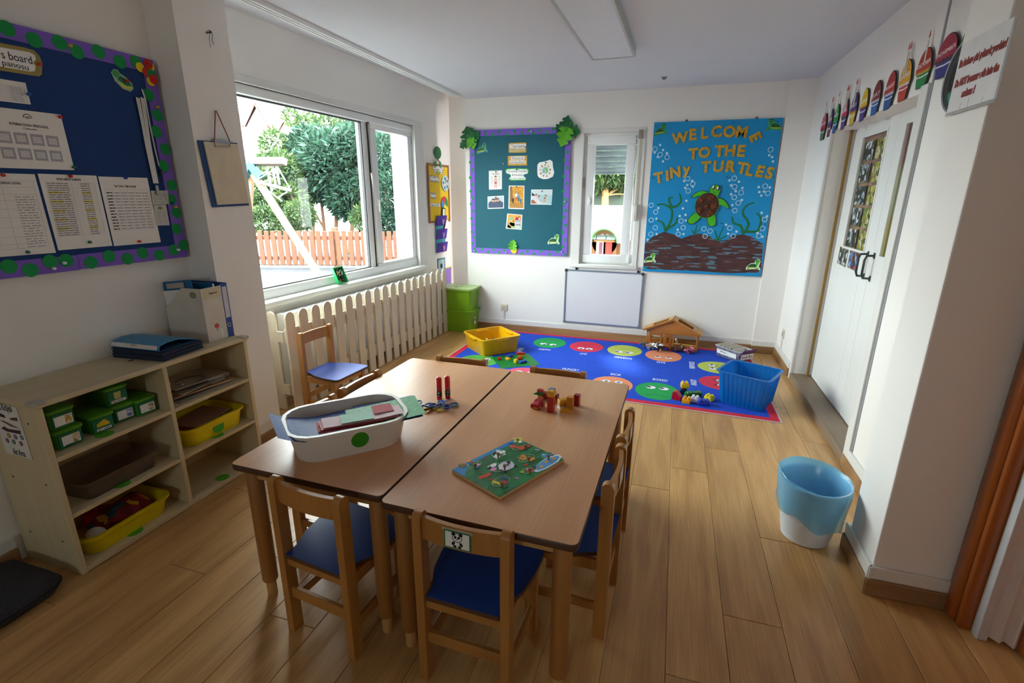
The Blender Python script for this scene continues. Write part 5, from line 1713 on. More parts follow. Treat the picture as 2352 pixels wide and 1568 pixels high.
def animal(name, label, m, x, y, rz, L=.10, H_=.065, fat=1.0, headup=.0, horns=None, mhead=None):
    """toy figure: one continuous skinned body with four jointed legs, neck, head and tail"""
    b = .022 * fat * (L / .10)
    V, E, Rr = [], [], []

    def vert(p, r, par=None):
        V.append(p)
        Rr.append(r)
        if par is not None:
            E.append((par, len(V) - 1))
        return len(V) - 1
    z = H_ * .66
    hip = vert((-L * .36, 0, z), b * .85)
    mid = vert((0, 0, z - .002), b, hip)
    sho = vert((L * .32, 0, z + .002), b * .9, mid)
    nk = vert((L * .47, 0, z + H_ * (.12 + headup)), b * .55, sho)
    hd_ = vert((L * .62, 0, z + H_ * (.10 + headup)), b * .52, nk)
    vert((L * .78, 0, z + H_ * (.0 + headup)), b * .34, hd_)
    for sy in (-1, 1):
        k = vert((L * .30, sy * b * .62, z * .62), b * .36, sho)
        k = vert((L * .32, sy * b * .66, z * .32), b * .22, k)
        vert((L * .31, sy * b * .66, .003), b * .24, k)
        k = vert((-L * .34, sy * b * .62, z * .62), b * .40, hip)
        k = vert((-L * .40, sy * b * .66, z * .34), b * .22, k)
        vert((-L * .36, sy * b * .66, .003), b * .24, k)
        vert((L * .60, sy * b * .60, z + H_ * (.24 + headup)), b * .14, hd_)
    k = vert((-L * .50, 0, z), b * .16, hip)
    vert((-L * .55, 0, z * .5), b * .12, k)
    me = bpy.data.meshes.new('tmp_skin')
    me.from_pydata(V, E, [])
    o = bpy.data.objects.new('tmp_skin', me)
    COL.objects.link(o)
    sk = o.modifiers.new('skin', 'SKIN')
    sk.use_smooth_shade = True
    for i, d in enumerate(me.skin_vertices[0].data):
        d.radius = (Rr[i], Rr[i])
        d.use_root = (i == 1)
    su_ = o.modifiers.new('sub', 'SUBSURF')
    su_.levels = su_.render_levels = 1
    dg = bpy.context.evaluated_depsgraph_get()
    me2 = bpy.data.meshes.new_from_object(o.evaluated_get(dg))
    bpy.data.objects.remove(o)
    me2.materials.clear()
    me2.materials.append(m)
    me2.shade_smooth()
    t = thing(name, label, 'toy animal', (x, y, CT), rz, 'toy farm animals by the barn')
    q = bpy.data.objects.new('body', me2)
    COL.objects.link(q)
    q.parent = t
    ob('eyes', MB().ball(L * .64, b * .45, z + H_ * (.14 + headup), .0022).ball(L * .64, -b * .45, z + H_ * (.14 + headup), .0022), BLACK, t)
    if horns:
        h_ = MB()
        for sy in (-1, 1):
            h_.tube([(L * .57, sy * b * .3, z + H_ * (.20 + headup)), (L * .58, sy * b * .75, z + H_ * (.34 + headup)), (L * .60, sy * b * .65, z + H_ * (.42 + headup))], [.0022, .0018, .0008], 6)
        ob('horns', h_, mat(horns, .5), t)
    return t


COWM = speck_mat('m_cow', ['#e4e2de', '#16161a', '#e4e2de', '#16161a'], 32, .4)
animal('toy_animal', 'black and white toy cow in front of the barn door', COWM, -.078, 5.420, R(-35), .135, .095, 1.05)
animal('toy_animal', 'dark grey toy goat at the barn corner, beside the pink and white one', mat('#4a505a', .5, .3, 60), -.185, 5.470, R(200), .10, .075, .9)
animal('toy_animal', 'pink and white toy sheep between the grey goat and black and white cow', speck_mat('m_shp', ['#d8b0b0', '#e0d8d0', '#b87a80', '#d8c8a0'], 50, .6), -.142, 5.430, R(230), .085, .085, .95)
animal('toy_animal', 'reddish brown toy cow in front of the barn middle', mat('#8e4a22', .45, .2, 50), .025, 5.455, R(165), .135, .090, 1.0, horns='#d8c8a8')
animal('toy_animal', 'dark brown toy bull with lowered head before the barn rail', mat('#5a3218', .45, .2, 50), .160, 5.455, R(190), .130, .080, 1.1, -.08, horns='#d8c8b0')
animal('toy_animal', 'pink spotted toy pig by the barn corner post', speck_mat('m_pig', ['#c8607a', '#b84a68', '#d88098', '#6a2038'], 45, .5), .272, 5.432, R(215), .095, .062, 1.35, -.08)
animal('toy_animal', 'white long eared toy goat looking out over the barn rail', mat('#d8c0b0', .5), .130, 5.610, R(262), .09, .12, .8, .15)

# ------------------------------------------------------------------ book box
BBM = film_mat('#b8b8cc', .72, .25, .4)
t = thing('book_box', 'clear slatted plastic basket labelled Book Box on the carpet', 'basket', (.706, 5.425, CT), R(-48))
bw, bdp, bh = .315, .205, .115
ob('bottom', MB().rbox(-bw * .43, -bdp * .43, .002, bw * .43, bdp * .43, .006, .002), BBM, t)
sl_ = MB()
for i in range(17):
    x = -bw * .44 + bw * .88 * i / 16
    for sy in (-1, 1):
        sl_.box(x - .0035, sy * bdp * .43 - .0015, .004, x + .0035, sy * bdp * .43 + .0015, .100, Matrix.Translation((0, sy * bdp * .43, .004)) @ Matrix.Rotation(-sy * R(7), 4, 'X') @ Matrix.Translation((0, -sy * bdp * .43, -.004)))
for i in range(11):
    y = -bdp * .42 + bdp * .84 * i / 10
    for sx in (-1, 1):
        sl_.box(sx * bw * .44 - .0015, y - .0035, .004, sx * bw * .44 + .0015, y + .0035, .100, Matrix.Translation((sx * bw * .44, 0, .004)) @ Matrix.Rotation(sx * R(8), 4, 'Y') @ Matrix.Translation((-sx * bw * .44, 0, -.004)))
ob('slats', sl_, BBM, t)
ob('rim', MB().loft([rrect(bw, bdp, .03, .098), rrect(bw + .02, bdp + .02, .035, .104), rrect(bw + .03, bdp + .03, .04, .112), rrect(bw - .012, bdp - .012, .028, .112), rrect(bw - .014, bdp - .014, .028, .098)], False, False), mat('#bcbccc', .3), t, 40)
Mf = Matrix.Translation((0, -bdp * .5 - .004, .063)) @ Matrix.Rotation(PI / 2 + R(7), 4, 'X')
q = ob('label_card', MB().box(-.125, -.028, 0, .125, .022, .001, Mf), WHITE, t)
txt('Book Box - 1', .016, 0, 0, 0, INK, q, M=Mf @ Matrix.Translation((-.03, 0, .0015)), width=.10)
Me = Matrix.Translation((bw * .5 + .010, 0, .060)) @ Matrix.Rotation(PI / 2, 4, 'Z') @ Matrix.Rotation(PI / 2 - R(0), 4, 'X')
q = ob('label_card', MB().prism([(-.088, -.026), (.086, -.030), (.090, .018), (.082, .026), (-.086, .028)], 0, .001, M=Me), WHITE, t)
txt('Book Box', .032, 0, 0, 0, BLACK, q, M=Me @ Matrix.Translation((.0, -.002, .0015)), width=.155)
BKC = ['#d8d4c8', '#c8c8b0', '#b8b4a0', '#e0dcd4', '#a8a088', '#d0ccc0', '#c0b8a0', '#dcd8d0', '#8a8a78', '#d4d0c4']
for i in range(10):
    x = -.110 + .021 * i
    b_ = thing('book', 'thin picture book leaning in the book box', 'book', M=t.matrix_basis @ Matrix.Translation((x, 0, .012)) @ Matrix.Rotation(R(-24 + i), 4, 'Y'), group='books in the book box')
    ob('cover', MB().rbox(-.003, -.080, 0, .003, .080, .118, .001), mat(BKC[i], .5), b_)
    ob('pages', MB().box(-.0022, -.0785, .002, .0022, .0785, .1186), PAPER, b_)
b_ = thing('book', 'purple backed book standing higher at the end of the book box', 'book', M=t.matrix_basis @ Matrix.Translation((.118, 0, .035)) @ Matrix.Rotation(R(38), 4, 'Y'))
ob('cover', MB().rbox(-.003, -.092, 0, .003, .092, .135, .001), mat('#5a3a78', .5), b_)
ob('pages', MB().box(-.0032, -.090, .002, -.0022, .090, .132), mat('#c8c4c0', .7), b_)
b_ = thing('book', 'red edged book flat at the far end of the book box', 'book', M=t.matrix_basis @ Matrix.Translation((-.140, .02, .085)) @ Matrix.Rotation(R(-62), 4, 'Y'))
ob('cover', MB().rbox(-.003, -.075, 0, .003, .075, .05, .001), mat('#a8222e', .5), b_)
ob('pages', MB().box(-.002, -.073, .002, .002, .073, .0506), PAPER, b_)
# ------------------------------------------------------------------ teal topic board
zg = zc(1020, 260, 4.356)
tl = thing('pin_board', 'teal topic board with purple dotted border and paper jungle leaves', 'notice board', M=F_BACK.M(0, 0, 0))
TX0, TX1, TZ0, TZ1 = -2.362, -1.172, .958, 2.350
TEAL = mat('#025868', .6, .04, 5, spec=.4)
ob('board_panel', MB().rbox(TX0, TZ0, .002, TX1, TZ1, .030, .004), TEAL, tl)
for q in ((TX0 + .01, TZ1 - .062, TX1, TZ1 + .003), (TX0 - .002, TZ0 - .003, TX1 + .002, TZ0 + .058)):
    ob('border_strip', MB().box(q[0], q[1], .0305, q[2], q[3], .032), PURPLE, tl)
for q in ((TX0 - .004, TZ0 + .04, TX0 + .056, TZ1 - .05), (TX1 - .060, TZ0 + .04, TX1 + .003, TZ1 - .05)):
    ob('border_strip', MB().box(q[0], q[1], .0302, q[2], q[3], .0315), PURPLE, tl)
dm = MB().disc(0, 0, .0165, 0, .0008, 18)
fst = None
for u, v in ((412, 198), (486, 215), (552, 185), (630, 212), (706, 180), (780, 200), (850, 170), (893, 196), (955, 167), (1028, 186), (1093, 157), (1232, 390), (1206, 470), (1230, 547), (1198, 630), (1225, 703), (1193, 778), (1216, 862), (1198, 902), (1215, 972), (1194, 1042), (1215, 1120), (1190, 1190), (1210, 1267), (1187, 1338), (1208, 1410), (1136, 1386), (1056, 1406), (970, 1383), (900, 1405), (832, 1384), (775, 1400), (604, 1372), (550, 1390), (494, 1368), (440, 1388), (378, 1362), (305, 1355), (320, 1382), (283, 1300), (300, 1243), (278, 1188), (290, 1112), (274, 1052), (293, 978), (270, 908), (284, 845), (266, 780), (283, 712), (262, 645), (283, 566), (262, 490), (283, 412)):
    a, b = F_BACK.uv(*zg(u, v), .032)
    o = ob('dot', dm, DOTG, tl, me=fst.data if fst else None)
    fst = fst or o
    o.location = (a, b, .0322)


def monstera(par, M, w_, h_, c, n=3, bend=.0):
    """split jungle leaf cut from paper: lobes with slits between, a little arched"""
    mb_ = MB()
    for sg in (-1, 1):
        for i in range(n):
            t0, t1 = i / n, (i + .93) / n
            env = lambda t: w_ * .5 * math.sin(PI * (.14 + .80 * t)) ** .7
            y0, y1 = -h_ / 2 + h_ * t0, -h_ / 2 + h_ * t1
            pts = [(0, y0), (sg * env(t0) * .75, y0 + .01 * h_), (sg * env((t0 + t1) / 2), (y0 + y1) / 2 - .02 * h_), (sg * env(t1), y1 - .10 * h_), (sg * env(t1) * .35, y1 + .03 * h_), (0, y1 + .08 * h_)]
            k = len(mb_.v)
            up = .018 * (1 if i % 2 else .6) + bend
            V = [(x, y, .001 + up * (abs(x) / w_ * 2) ** 1.5) for x, y in pts]
            mb_.add(V + [(x, y, z + .0008) for x, y, z in V], [tuple(range(6)), tuple(range(6, 12))[::-1]] + [(j, (j + 1) % 6, 6 + (j + 1) % 6, 6 + j) for j in range(6)])
    mb_.add([(-.004, -h_ / 2, .0), (.004, -h_ / 2, .0), (0, h_ * .52, .0), (-.004, -h_ / 2, .003), (.004, -h_ / 2, .003), (0, h_ * .52, .003)], [(0, 1, 2), (5, 4, 3), (0, 3, 4, 1), (1, 4, 5, 2), (2, 5, 3, 0)])
    mb_.v = [tuple(M @ Vector(p)) for p in mb_.v]
    return ob('paper_leaf', mb_, mat(c, .6), par)


def leafM(u, v, off, rot):
    a, b = F_BACK.uv(*zg(u, v), off)
    return Matrix.Translation((a, b, off)) @ Matrix.Rotation(rot, 4, 'Z')


DG, LG = '#0a5a2a', '#5aa81c'
for u, v, off, rot, w_, h_, c in ((245, 215, .036, R(15), .21, .17, DG), (295, 235, .042, R(-60), .17, .17, '#0c6a30'), (205, 310, .038, R(120), .12, .13, DG), (275, 295, .048, R(60), .14, .13, LG),
                                  (1220, 110, .040, R(-15), .15, .17, DG), (1275, 180, .038, R(-95), .20, .18, '#0c6a30'), (1165, 165, .042, R(40), .12, .14, DG), (1205, 235, .052, R(160), .19, .20, LG), (1235, 200, .048, R(-60), .12, .14, '#4a9a18'),
                                  (690, 1318, .036, R(-8), .12, .12, LG)):
    monstera(tl, leafM(u, v, off, rot), w_, h_, c)
fl_ = Flat(F_BACK, '', '', '', zg(700, 1370), .036, root=False)
ob('paper_flower', MB().disc(fl_.a - .018, fl_.b, .024, .036, .037, 16).disc(fl_.a + .016, fl_.b + .010, .024, .0372, .0382, 16).disc(fl_.a + .010, fl_.b - .018, .022, .0384, .0394, 16).disc(fl_.a - .012, fl_.b - .016, .020, .0396, .0406, 16), mat('#e0c018', .6), tl)

TO = .0305


def tsheet(name, label, pts, m=PAPER, cat='paper'):
    return sheet(name, label, pts, F_BACK, TO, zg, m, cat)


zh = zc(1090, 330, 6.819)


def hsheet(name, label, pts, m=PAPER, cat='paper'):
    return sheet(name, label, pts, F_BACK, TO, zh, m, cat)


KH = mat('#c89a3a', .6)
f = tsheet('title_card', 'golden title card reading Topic board, top of the teal board', [(645, 308), (655, 298), (815, 291), (823, 300), (822, 385), (810, 393), (655, 396), (646, 388)], KH, 'title card')
f.poly('white_field', [(655, 318), (668, 310), (820, 305), (820, 348), (660, 352)], .0008, .0012, WHITE, zf=zg)
f.poly('white_field', [(655, 358), (806, 352), (806, 378), (660, 384)], .0008, .0012, mat('#e0d0a0', .6), zf=zg)
txt('Topic board', .030, *f.l(*zg(738, 330)), .0015, INK, f.root, width=.155)
txt('Haftanın panosu', .018, *f.l(*zg(730, 367)), .0015, INK, f.root, width=.155)
f = tsheet('title_card', 'golden title card reading What are we learning about?', [(638, 427), (830, 423), (830, 522), (638, 523)], KH, 'title card')
f.poly('white_field', [(668, 432), (800, 430), (808, 440), (806, 462), (665, 465)], .0008, .0012, WHITE, zf=zg)
f.poly('white_field', [(652, 474), (812, 470), (818, 482), (816, 500), (655, 505)], .0008, .0012, WHITE, zf=zg)
txt('What are we', .026, *f.l(*zg(733, 448)), .0015, INK, f.root, width=.145)
txt('learning about?', .026, *f.l(*zg(733, 488)), .0015, INK, f.root, width=.18)
GO = [(613, 575), (625, 555), (700, 550), (835, 553), (847, 572), (840, 603), (800, 612), (800, 635), (822, 650), (815, 672), (665, 672), (645, 658), (668, 630), (655, 608), (620, 600)]
f = tsheet('title_card', 'green edged white card reading Ourselves, Families and Routines', GO, mat('#4ab428', .5), 'title card')
f.poly('white_field', [(733 + (u - 733) * .93, 612 + (v - 612) * .86) for u, v in GO], .0008, .0012, WHITE, zf=zg)
txt('Ourselves, Families', .021, *f.l(*zg(730, 580)), .0015, INK, f.root, width=.235)
txt('& Routines', .021, *f.l(*zg(735, 618)), .0015, INK, f.root, width=.135)
txt('Ben, Ailem ve Düzenim', .013, *f.l(*zg(730, 652)), .0015, INK, f.root, width=.17)
SKIN, HAIR = mat('#d8a888', .7), mat('#3a2218', .7)


def figure(f, zf, u, v, s, shirt, hair='#3a2218', skin='#d8a888', body=True, trousers=None):
    """little printed person: head, hair, body; s = head radius"""
    x, y = f.l(*zf(u, v))
    g = ob('printed_person', MB().disc(x, y, s, .0010, .0013, 14, s * 1.15), mat(skin, .7), f.root)
    hb = [(x + s * 1.12 * math.cos(a), y + s * 1.30 * math.sin(a)) for a in [PI * i / 10 for i in range(11)]] + [(x - s * .9, y + s * .25), (x, y + s * .55), (x + s * .9, y + s * .25)]
    ob('hair', MB().prism(hb, .0013, .0015), mat(hair, .7), g)
    if body:
        ob('clothes', MB().prism([(x - s * 1.7, y - s * 5), (x + s * 1.7, y - s * 5), (x + s * 1.5, y - s * 1.6), (x + s * .5, y - s * 1.1), (x - s * .5, y - s * 1.1), (x - s * 1.5, y - s * 1.6)], .0008, .0011), mat(shirt, .7), g)
    if trousers:
        ob('trousers', MB().prism([(x - s * 1.2, y - s * 8.5), (x - s * .3, y - s * 8.5), (x, y - s * 5.5), (x + s * .3, y - s * 8.5), (x + s * 1.2, y - s * 8.5), (x + s * 1.3, y - s * 4.6), (x - s * 1.3, y - s * 4.6)], .0011, .0014), mat(trousers, .7), g)
    return g


f = hsheet('worksheet', 'white body parts worksheet with a standing child on the teal board', [(224, 424), (430, 416), (428, 712), (226, 720)])
txt('Parts of the Body', .011, *f.l(*zh(330, 472)), .0015, INK, f.root, width=.085)
figure(f, zh, 330, 525, .014, '#e0b0a0', trousers='#e0b0a0', skin='#e0b098')
ob('shorts', MB().box(*f.l(*zh(318, 622)), .0014, *f.l(*zh(345, 603)), .0017), mat('#6a3848', .7), f.root)
for x0, x1, s_ in ((258, 285, 1), (375, 402, 2)):
    a, b = f.l(*zh(x0, 665)), f.l(*zh(x1, 505))
    rows(f, a[0], b[0], a[1], b[1], 7, seed=s_, gaps=1)
f = hsheet('photo_print', 'white edged photo of three laughing people close together', [(204, 826), (460, 812), (460, 1012), (206, 1020)], WHITE, 'photo')
f.poly('picture', [(216, 838), (450, 828), (448, 998), (218, 1004)], .0008, .0011, mat('#b8c8d4', .5), zf=zh)
f.poly('picture_ground', [(216, 930), (250, 900), (400, 890), (449, 920), (448, 998), (218, 1004)], .0010, .00115, mat('#3a4a68', .5), zf=zh)
for u, v, sh, hc in ((292, 890, '#d0c8c8', '#3a2218'), (330, 885, '#e4e4e8', '#5a3a28'), (366, 880, '#6a86a8', '#6a4028')):
    figure(f, zh, u, v, .017, sh, hc)
f = hsheet('photo_print', 'tall photo of a family walking under yellow autumn trees', [(538, 655), (780, 656), (776, 1026), (530, 1018)], WHITE, 'photo')
f.poly('picture', [(552, 668), (768, 668), (765, 1008), (545, 1004)], .0008, .0010, mat('#d89a2c', .6, .25, 25), zf=zh)
f.poly('picture_path', [(545, 930), (766, 930), (765, 1008), (545, 1004)], .0009, .0011, mat('#b8843a', .6, .2, 30), zf=zh)
f.poly('tree_trunk', [(553, 670), (590, 668), (600, 900), (560, 920)], .0009, .0011, mat('#8a6a4a', .6), zf=zh)
for u, v, s_, sh, tr, hc in ((655, 768, .010, '#e0e0e4', '#c86a38', '#4a3020'), (690, 785, .010, '#7a98a8', '#3a6a88', '#4a3020'), (605, 840, .008, '#7a4a38', '#4a3a3a', '#2a1c18'), (725, 850, .007, '#3a7a98', '#3a6a88', '#a87a48')):
    figure(f, zh, u, v, s_, sh, hc, trousers=tr)
f = hsheet('photo_print', 'wide photo of a family lying on white sand by the sea', [(888, 717), (1222, 717), (1204, 957), (878, 949)], WHITE, 'photo')
f.poly('picture_sky', [(898, 728), (1212, 728), (1206, 830), (895, 830)], .0008, .0010, mat('#c8d4d8', .5), zf=zh)
f.poly('picture_sea', [(960, 795), (1208, 800), (1202, 945), (1020, 942)], .0009, .0011, mat('#a8c8cc', .4, .15, 40), zf=zh)
f.poly('picture_sand', [(895, 830), (960, 815), (1060, 940), (890, 938)], .0009, .0012, mat('#d4d4dc', .5), zf=zh)
f.poly('picture_rock', [(896, 762), (960, 812), (896, 818)], .0010, .0012, mat('#2a2a30', .6), zf=zh)
f.poly('picture_wood', [(890, 880), (920, 878), (980, 935), (888, 936)], .0011, .0013, mat('#a8623a', .6), zf=zh)
for u, v, hc in ((968, 805, '#6a4a30'), (1010, 828, '#3a1c18'), (1115, 818, '#8a5a38'), (1098, 862, '#5a2a20')):
    figure(f, zh, u, v, .012, '#d8c0b0', hc, '#d89a78', body=False)
ob('lying_bodies', MB().prism([f.l(*zh(*q)) for q in ((1000, 850), (1060, 905), (1045, 912), (985, 850))][::-1], .0012, .0014).prism([f.l(*zh(*q)) for q in ((1085, 870), (1120, 870), (1110, 915), (1075, 910))][::-1], .0012, .0014), mat('#d8a080', .7), f.root)
f = hsheet('drawing', 'coloured drawing of a family in front of a house with a red roof', [(512, 1093), (748, 1112), (737, 1347), (489, 1328)], WHITE, 'drawing')
f.poly('picture', [(525, 1105), (735, 1122), (726, 1330), (503, 1315)], .0008, .0010, mat('#e0a048', .6, .12, 20), zf=zh)
f.poly('picture_grass', [(512, 1240), (560, 1225), (730, 1260), (726, 1330), (503, 1315)], .0009, .0011, mat('#a8c068', .6, .1, 20), zf=zh)
f.poly('house_print', [(636, 1195), (722, 1200), (716, 1322), (630, 1315)], .0010, .0012, mat('#c8ccd8', .6), zf=zh)
f.poly('roof_print', [(632, 1198), (655, 1138), (680, 1160), (705, 1128), (730, 1200)], .0011, .0014, mat('#b82820', .6), zf=zh)
f.poly('gable_print', [(684, 1190), (704, 1145), (722, 1192)], .0013, .0016, mat('#d0d0d8', .6), zf=zh)
for x in (652, 680, 706):
    for y in (1218, 1268):
        f.poly('window_print', [(x - 8, y - 14), (x + 8, y - 13), (x + 7, y + 14), (x - 9, y + 13)], .0012, .0015, mat('#8a98b8' if y < 1240 else '#6a6068', .5), zf=zh)
ob('bush_print', MB().disc(*f.l(*zh(560, 1178)), .018, .0010, .0013, 18).disc(*f.l(*zh(590, 1170)), .012, .0010, .0013, 18), mat('#8ac090', .6), f.root)
for u, v, s_, sh, hc in ((607, 1222, .010, '#c0c048', '#6a2818'), (570, 1215, .010, '#e0e0d8', '#d8c8a0'), (555, 1275, .008, '#d8b888', '#a8442c'), (530, 1258, .008, '#c8a080', '#4a2a1c')):
    figure(f, zh, u, v, s_, sh, hc)
f = hsheet('globe_cutout', 'white cloud shaped cutout of children around a globe', [(982, 430), (985, 330), (1015, 292), (1110, 275), (1180, 250), (1222, 280), (1228, 370), (1248, 450), (1225, 515), (1150, 550), (1080, 556), (1010, 530), (988, 500)], WHITE, 'cutout')
ob('globe_print', MB().disc(*f.l(*zh(1105, 418)), .039, .0009, .0012, 24), mat('#a8c8dc', .6), f.root)
ob('land_print', MB().disc(*f.l(*zh(1120, 390)), .020, .0012, .0015, 9, .014).disc(*f.l(*zh(1135, 435)), .014, .0012, .0015, 9, .020).disc(*f.l(*zh(1085, 430)), .012, .0012, .0015, 9, .018), mat('#88b868', .6), f.root)
for i in range(9):
    a = PI / 2 + 2 * PI * i / 9
    u, v = 1107 + 78 * math.cos(a), 425 - 88 * math.sin(a)
    figure(f, zh, u, v, .0095, '#d8c8b8', ('#6a3a28', '#3a2018', '#c89a58')[i % 3], ('#e0b898', '#c08a68')[i % 2], body=False)


def turtle_cut(fr, zf, off, label, u, v, s, flip=1, rot=0.0, base='#c8d4b8', c1='#3a9a48'):
    """paper turtle: pale laminated outline, shell, belly band, flippers, head with eyes"""
    f = Flat(fr, 'turtle_cutout', label, 'cutout', zf(u, v), off, rot=rot)
    S = lambda pts: [(x * s * flip, y * s) for x, y in (pts if flip > 0 else pts[::-1])]
    ob('outline', MB().prism(S([(-1.05, -.75), (-.5, -.62), (.5, -.55), (1.0, -.72), (1.08, -.45), (.80, -.15), (.95, .55), (.85, 1.0), (.45, 1.05), (.15, .8), (.1, .45), (-.45, .35), (-.85, -.05), (-1.1, -.4)]), 0, .0008), mat(base, .5), f.root)
    ob('shell', MB().prism(S([(-.90, -.28), (.42, -.25), (.40, .08), (.12, .32), (-.35, .28), (-.72, .02)]), .0008, .0016), speck_mat('m_shellc', ['#0c5a28', '#0a4a20', '#12702f', '#0c5a28'], 45), f.root)
    ob('belly', MB().prism(S([(-.92, -.42), (.50, -.36), (.44, -.24), (-.90, -.28)]), .0008, .0014), mat('#c8c83c', .6), f.root)
    ob('flipper', MB().prism(S([(.30, -.38), (.78, -.62), (.92, -.58), (.62, -.28)]), .0009, .0017), mat(c1, .6), f.root)
    ob('flipper', MB().prism(S([(-.85, -.40), (-.96, -.66), (-.70, -.60), (-.55, -.40)]), .0009, .0017), mat(c1, .6), f.root)
    h = ob('head', MB().disc(.52 * s * flip, .66 * s, .34 * s, .0010, .0018, 18, .30 * s).prism(S([(.28, .0), (.52, -.15), (.72, .45), (.32, .5)]), .0010, .0016), mat(c1, .6), f.root)
    ob('eye', MB().disc(.38 * s * flip, .86 * s, .09 * s, .0018, .0022, 10).disc(.70 * s * flip, .84 * s, .09 * s, .0018, .0022, 10), BLACK, h)
    return f


turtle_cut(F_BACK, zg, TO, 'laminated green turtle cutout in the upper corner of the teal board', 378, 358, .062, 1, R(8), '#5a9a98', '#2a8a58')
turtle_cut(F_BACK, zg, TO, 'green turtle cutout in the lower corner of the teal board', 1097, 1270, .066, 1, 0, '#d8e4d0', '#5ab434')
for (u, v, c, l) in ((870, 182, WHT, 'clear pushpin in the top border of the teal board'), (593, 505, WHT, 'clear pushpin alone on the teal felt'), (283, 866, WHT, 'clear pushpin in the window-side border of the teal board'), (1210, 884, WHT, 'clear pushpin in the border of the teal board by the narrow window'), (306, 1372, WHT, 'clear pushpin in the lower corner of the teal board'), (622, 1388, WHT, 'clear pushpin beside the yellow paper flower'), (1178, 1386, WHT, 'clear pushpin at the end of the lower teal border'), (518, 585, '#5a5a60', 'dark pushpin in the body parts worksheet'), (518, 842, '#a01828', 'red pushpin in the three people photo'), (728, 735, '#20202a', 'black pushpin in the autumn family photo'), (728, 563, '#20202a', 'black pushpin in the green edged card'), (980, 780, '#5a5a60', 'dark pushpin in the seaside photo'), (1018, 494, '#20202a', 'black pushpin in the globe cutout'), (815, 338, '#1a4a2a', 'green pushpin at the end of the Topic board card')):
    pin(F_BACK, *zg(u, v), c, l, TO + .001)

# ------------------------------------------------------------------ turtle poster
zp = zc(1460, 240, 3.7325)
po = Flat(F_BACK, 'welcome_poster', 'blue undersea welcome poster with a big paper turtle', 'poster', zp(650, 790), .004)
PX = [-.312 - po.a + .006, .918 - po.a]
CY = mat('#028ac6', .5, .03, 4)
pb = [po.l(*zp(*q)) for q in ((162, 158), (1262, 116), (1065, 1474), (62, 1425))]
px0, px1, py0, py1 = (pb[0][0] + pb[3][0]) / 2, (pb[1][0] + pb[2][0]) / 2, (pb[2][1] + pb[3][1]) / 2, (pb[0][1] + pb[1][1]) / 2
ob('backing_board', MB().rbox(px0, py0, 0, px1, py1, .030, .002), mat('#9a948c', .8), po.root)
pm = [(px0 + (px1 - px0) * i / 2) for i in range(3)]
ph = [(py0 + (py1 - py0) * i / 3) for i in range(4)]
for i in range(2):
    for j in range(3):
        ob('blue_card', MB().box(pm[i] - .001 + .0015 * i, ph[j] + .001, .0302, pm[i + 1] + .0005, ph[j + 1] + .0005, .0312), CY, po.root)
PB = .0313
sand = [(80, 1190), (150, 1130), (245, 1090), (330, 1115), (390, 1150), (470, 1120), (545, 1105), (625, 1125), (700, 1170), (760, 1165), (830, 1125), (910, 1112), (990, 1130), (1092, 1195), (1075, 1400), (1050, 1440), (800, 1445), (500, 1425), (105, 1410), (70, 1390)]
po.off = .004 + PB
CRAY = speck_mat('m_crayon', ['#4a2a28', '#42242a', '#54322e', '#3c2024', '#4a2a28', '#52707e', '#46282a', '#4e2e2c'], 60, .8, stretch=(.22, 1.3, 1))
po.poly('sand_hills', sand, PB, PB + .0006, CRAY, zf=zp)
GLIT = speck_mat('m_goldglitter', ['#c8961e', '#a87a10', '#e0b43a', '#b88a18', '#8a640c', '#d8a428'], 260, .3)
for ch_, q0, q1, ro, hh in (('W', (320, 265), (440, 320), 8, .098), ('E', (455, 215), (520, 310), 5, .100), ('L', (560, 200), (615, 300), 3, .098), ('C', (645, 190), (740, 285), 6, .098), ('O', (755, 190), (850, 285), 0, .098), ('M', (850, 190), (965, 290), -6, .098), ('E', (965, 245), (1075, 315), -62, .095),
                            ('T', (463, 380), (525, 475), 3, .098), ('O', (543, 370), (635, 460), 0, .095), ('T', (680, 355), (755, 455), 0, .1), ('H', (768, 350), (850, 450), 0, .1), ('E', (865, 350), (940, 455), -2, .1),
                            ('T', (160, 585), (235, 680), 12, .1), ('I', (248, 570), (295, 660), 10, .096), ('N', (295, 535), (385, 635), 8, .1), ('y', (395, 505), (480, 610), 4, .1), ('T', (565, 490), (640, 590), 2, .1), ('U', (662, 485), (755, 585), 0, .1), ('R', (765, 480), (855, 590), -4, .1), ('T', (870, 500), (955, 600), -8, .1), ('L', (945, 520), (1005, 620), -10, .096), ('E', (1015, 525), (1110, 630), -12, .1), ('S', (1098, 540), (1192, 645), -12, .102)):
    x, y = po.l(*zp((q0[0] + q1[0]) / 2, (q0[1] + q1[1]) / 2))
    txt(ch_, hh * (1.0 if ch_ != 'y' else .95), x, y, PB + .004, GLIT, po.root, R(ro), None, 'glitter_letter', ext=.0025, bold=.016)
RINGM = mat('#d4e4ec', .7)
for u, v in ((165, 383), (210, 430), (270, 452), (1157, 387), (445, 635), (490, 680), (450, 740), (845, 632), (848, 705), (905, 755), (845, 795), (880, 843), (850, 908), (1110, 700), (1133, 760), (133, 863), (172, 920), (133, 990), (168, 1055), (130, 1110), (390, 998), (407, 1055), (365, 1110), (585, 1065), (638, 1085), (595, 1128), (808, 1058), (836, 1125), (1105, 985), (1087, 1062), (1057, 1125)):
    x, y = po.l(*zp(u, v))
    ob('bubble_ring', MB().ring(x, y, .0205, .0255, PB + .0008, PB + .0016, 20), RINGM, po.root)
SPOT = mat('#b8d4e4', .8)
spm = MB().disc(0, 0, .0125, 0, .0006, 10)
fst = None
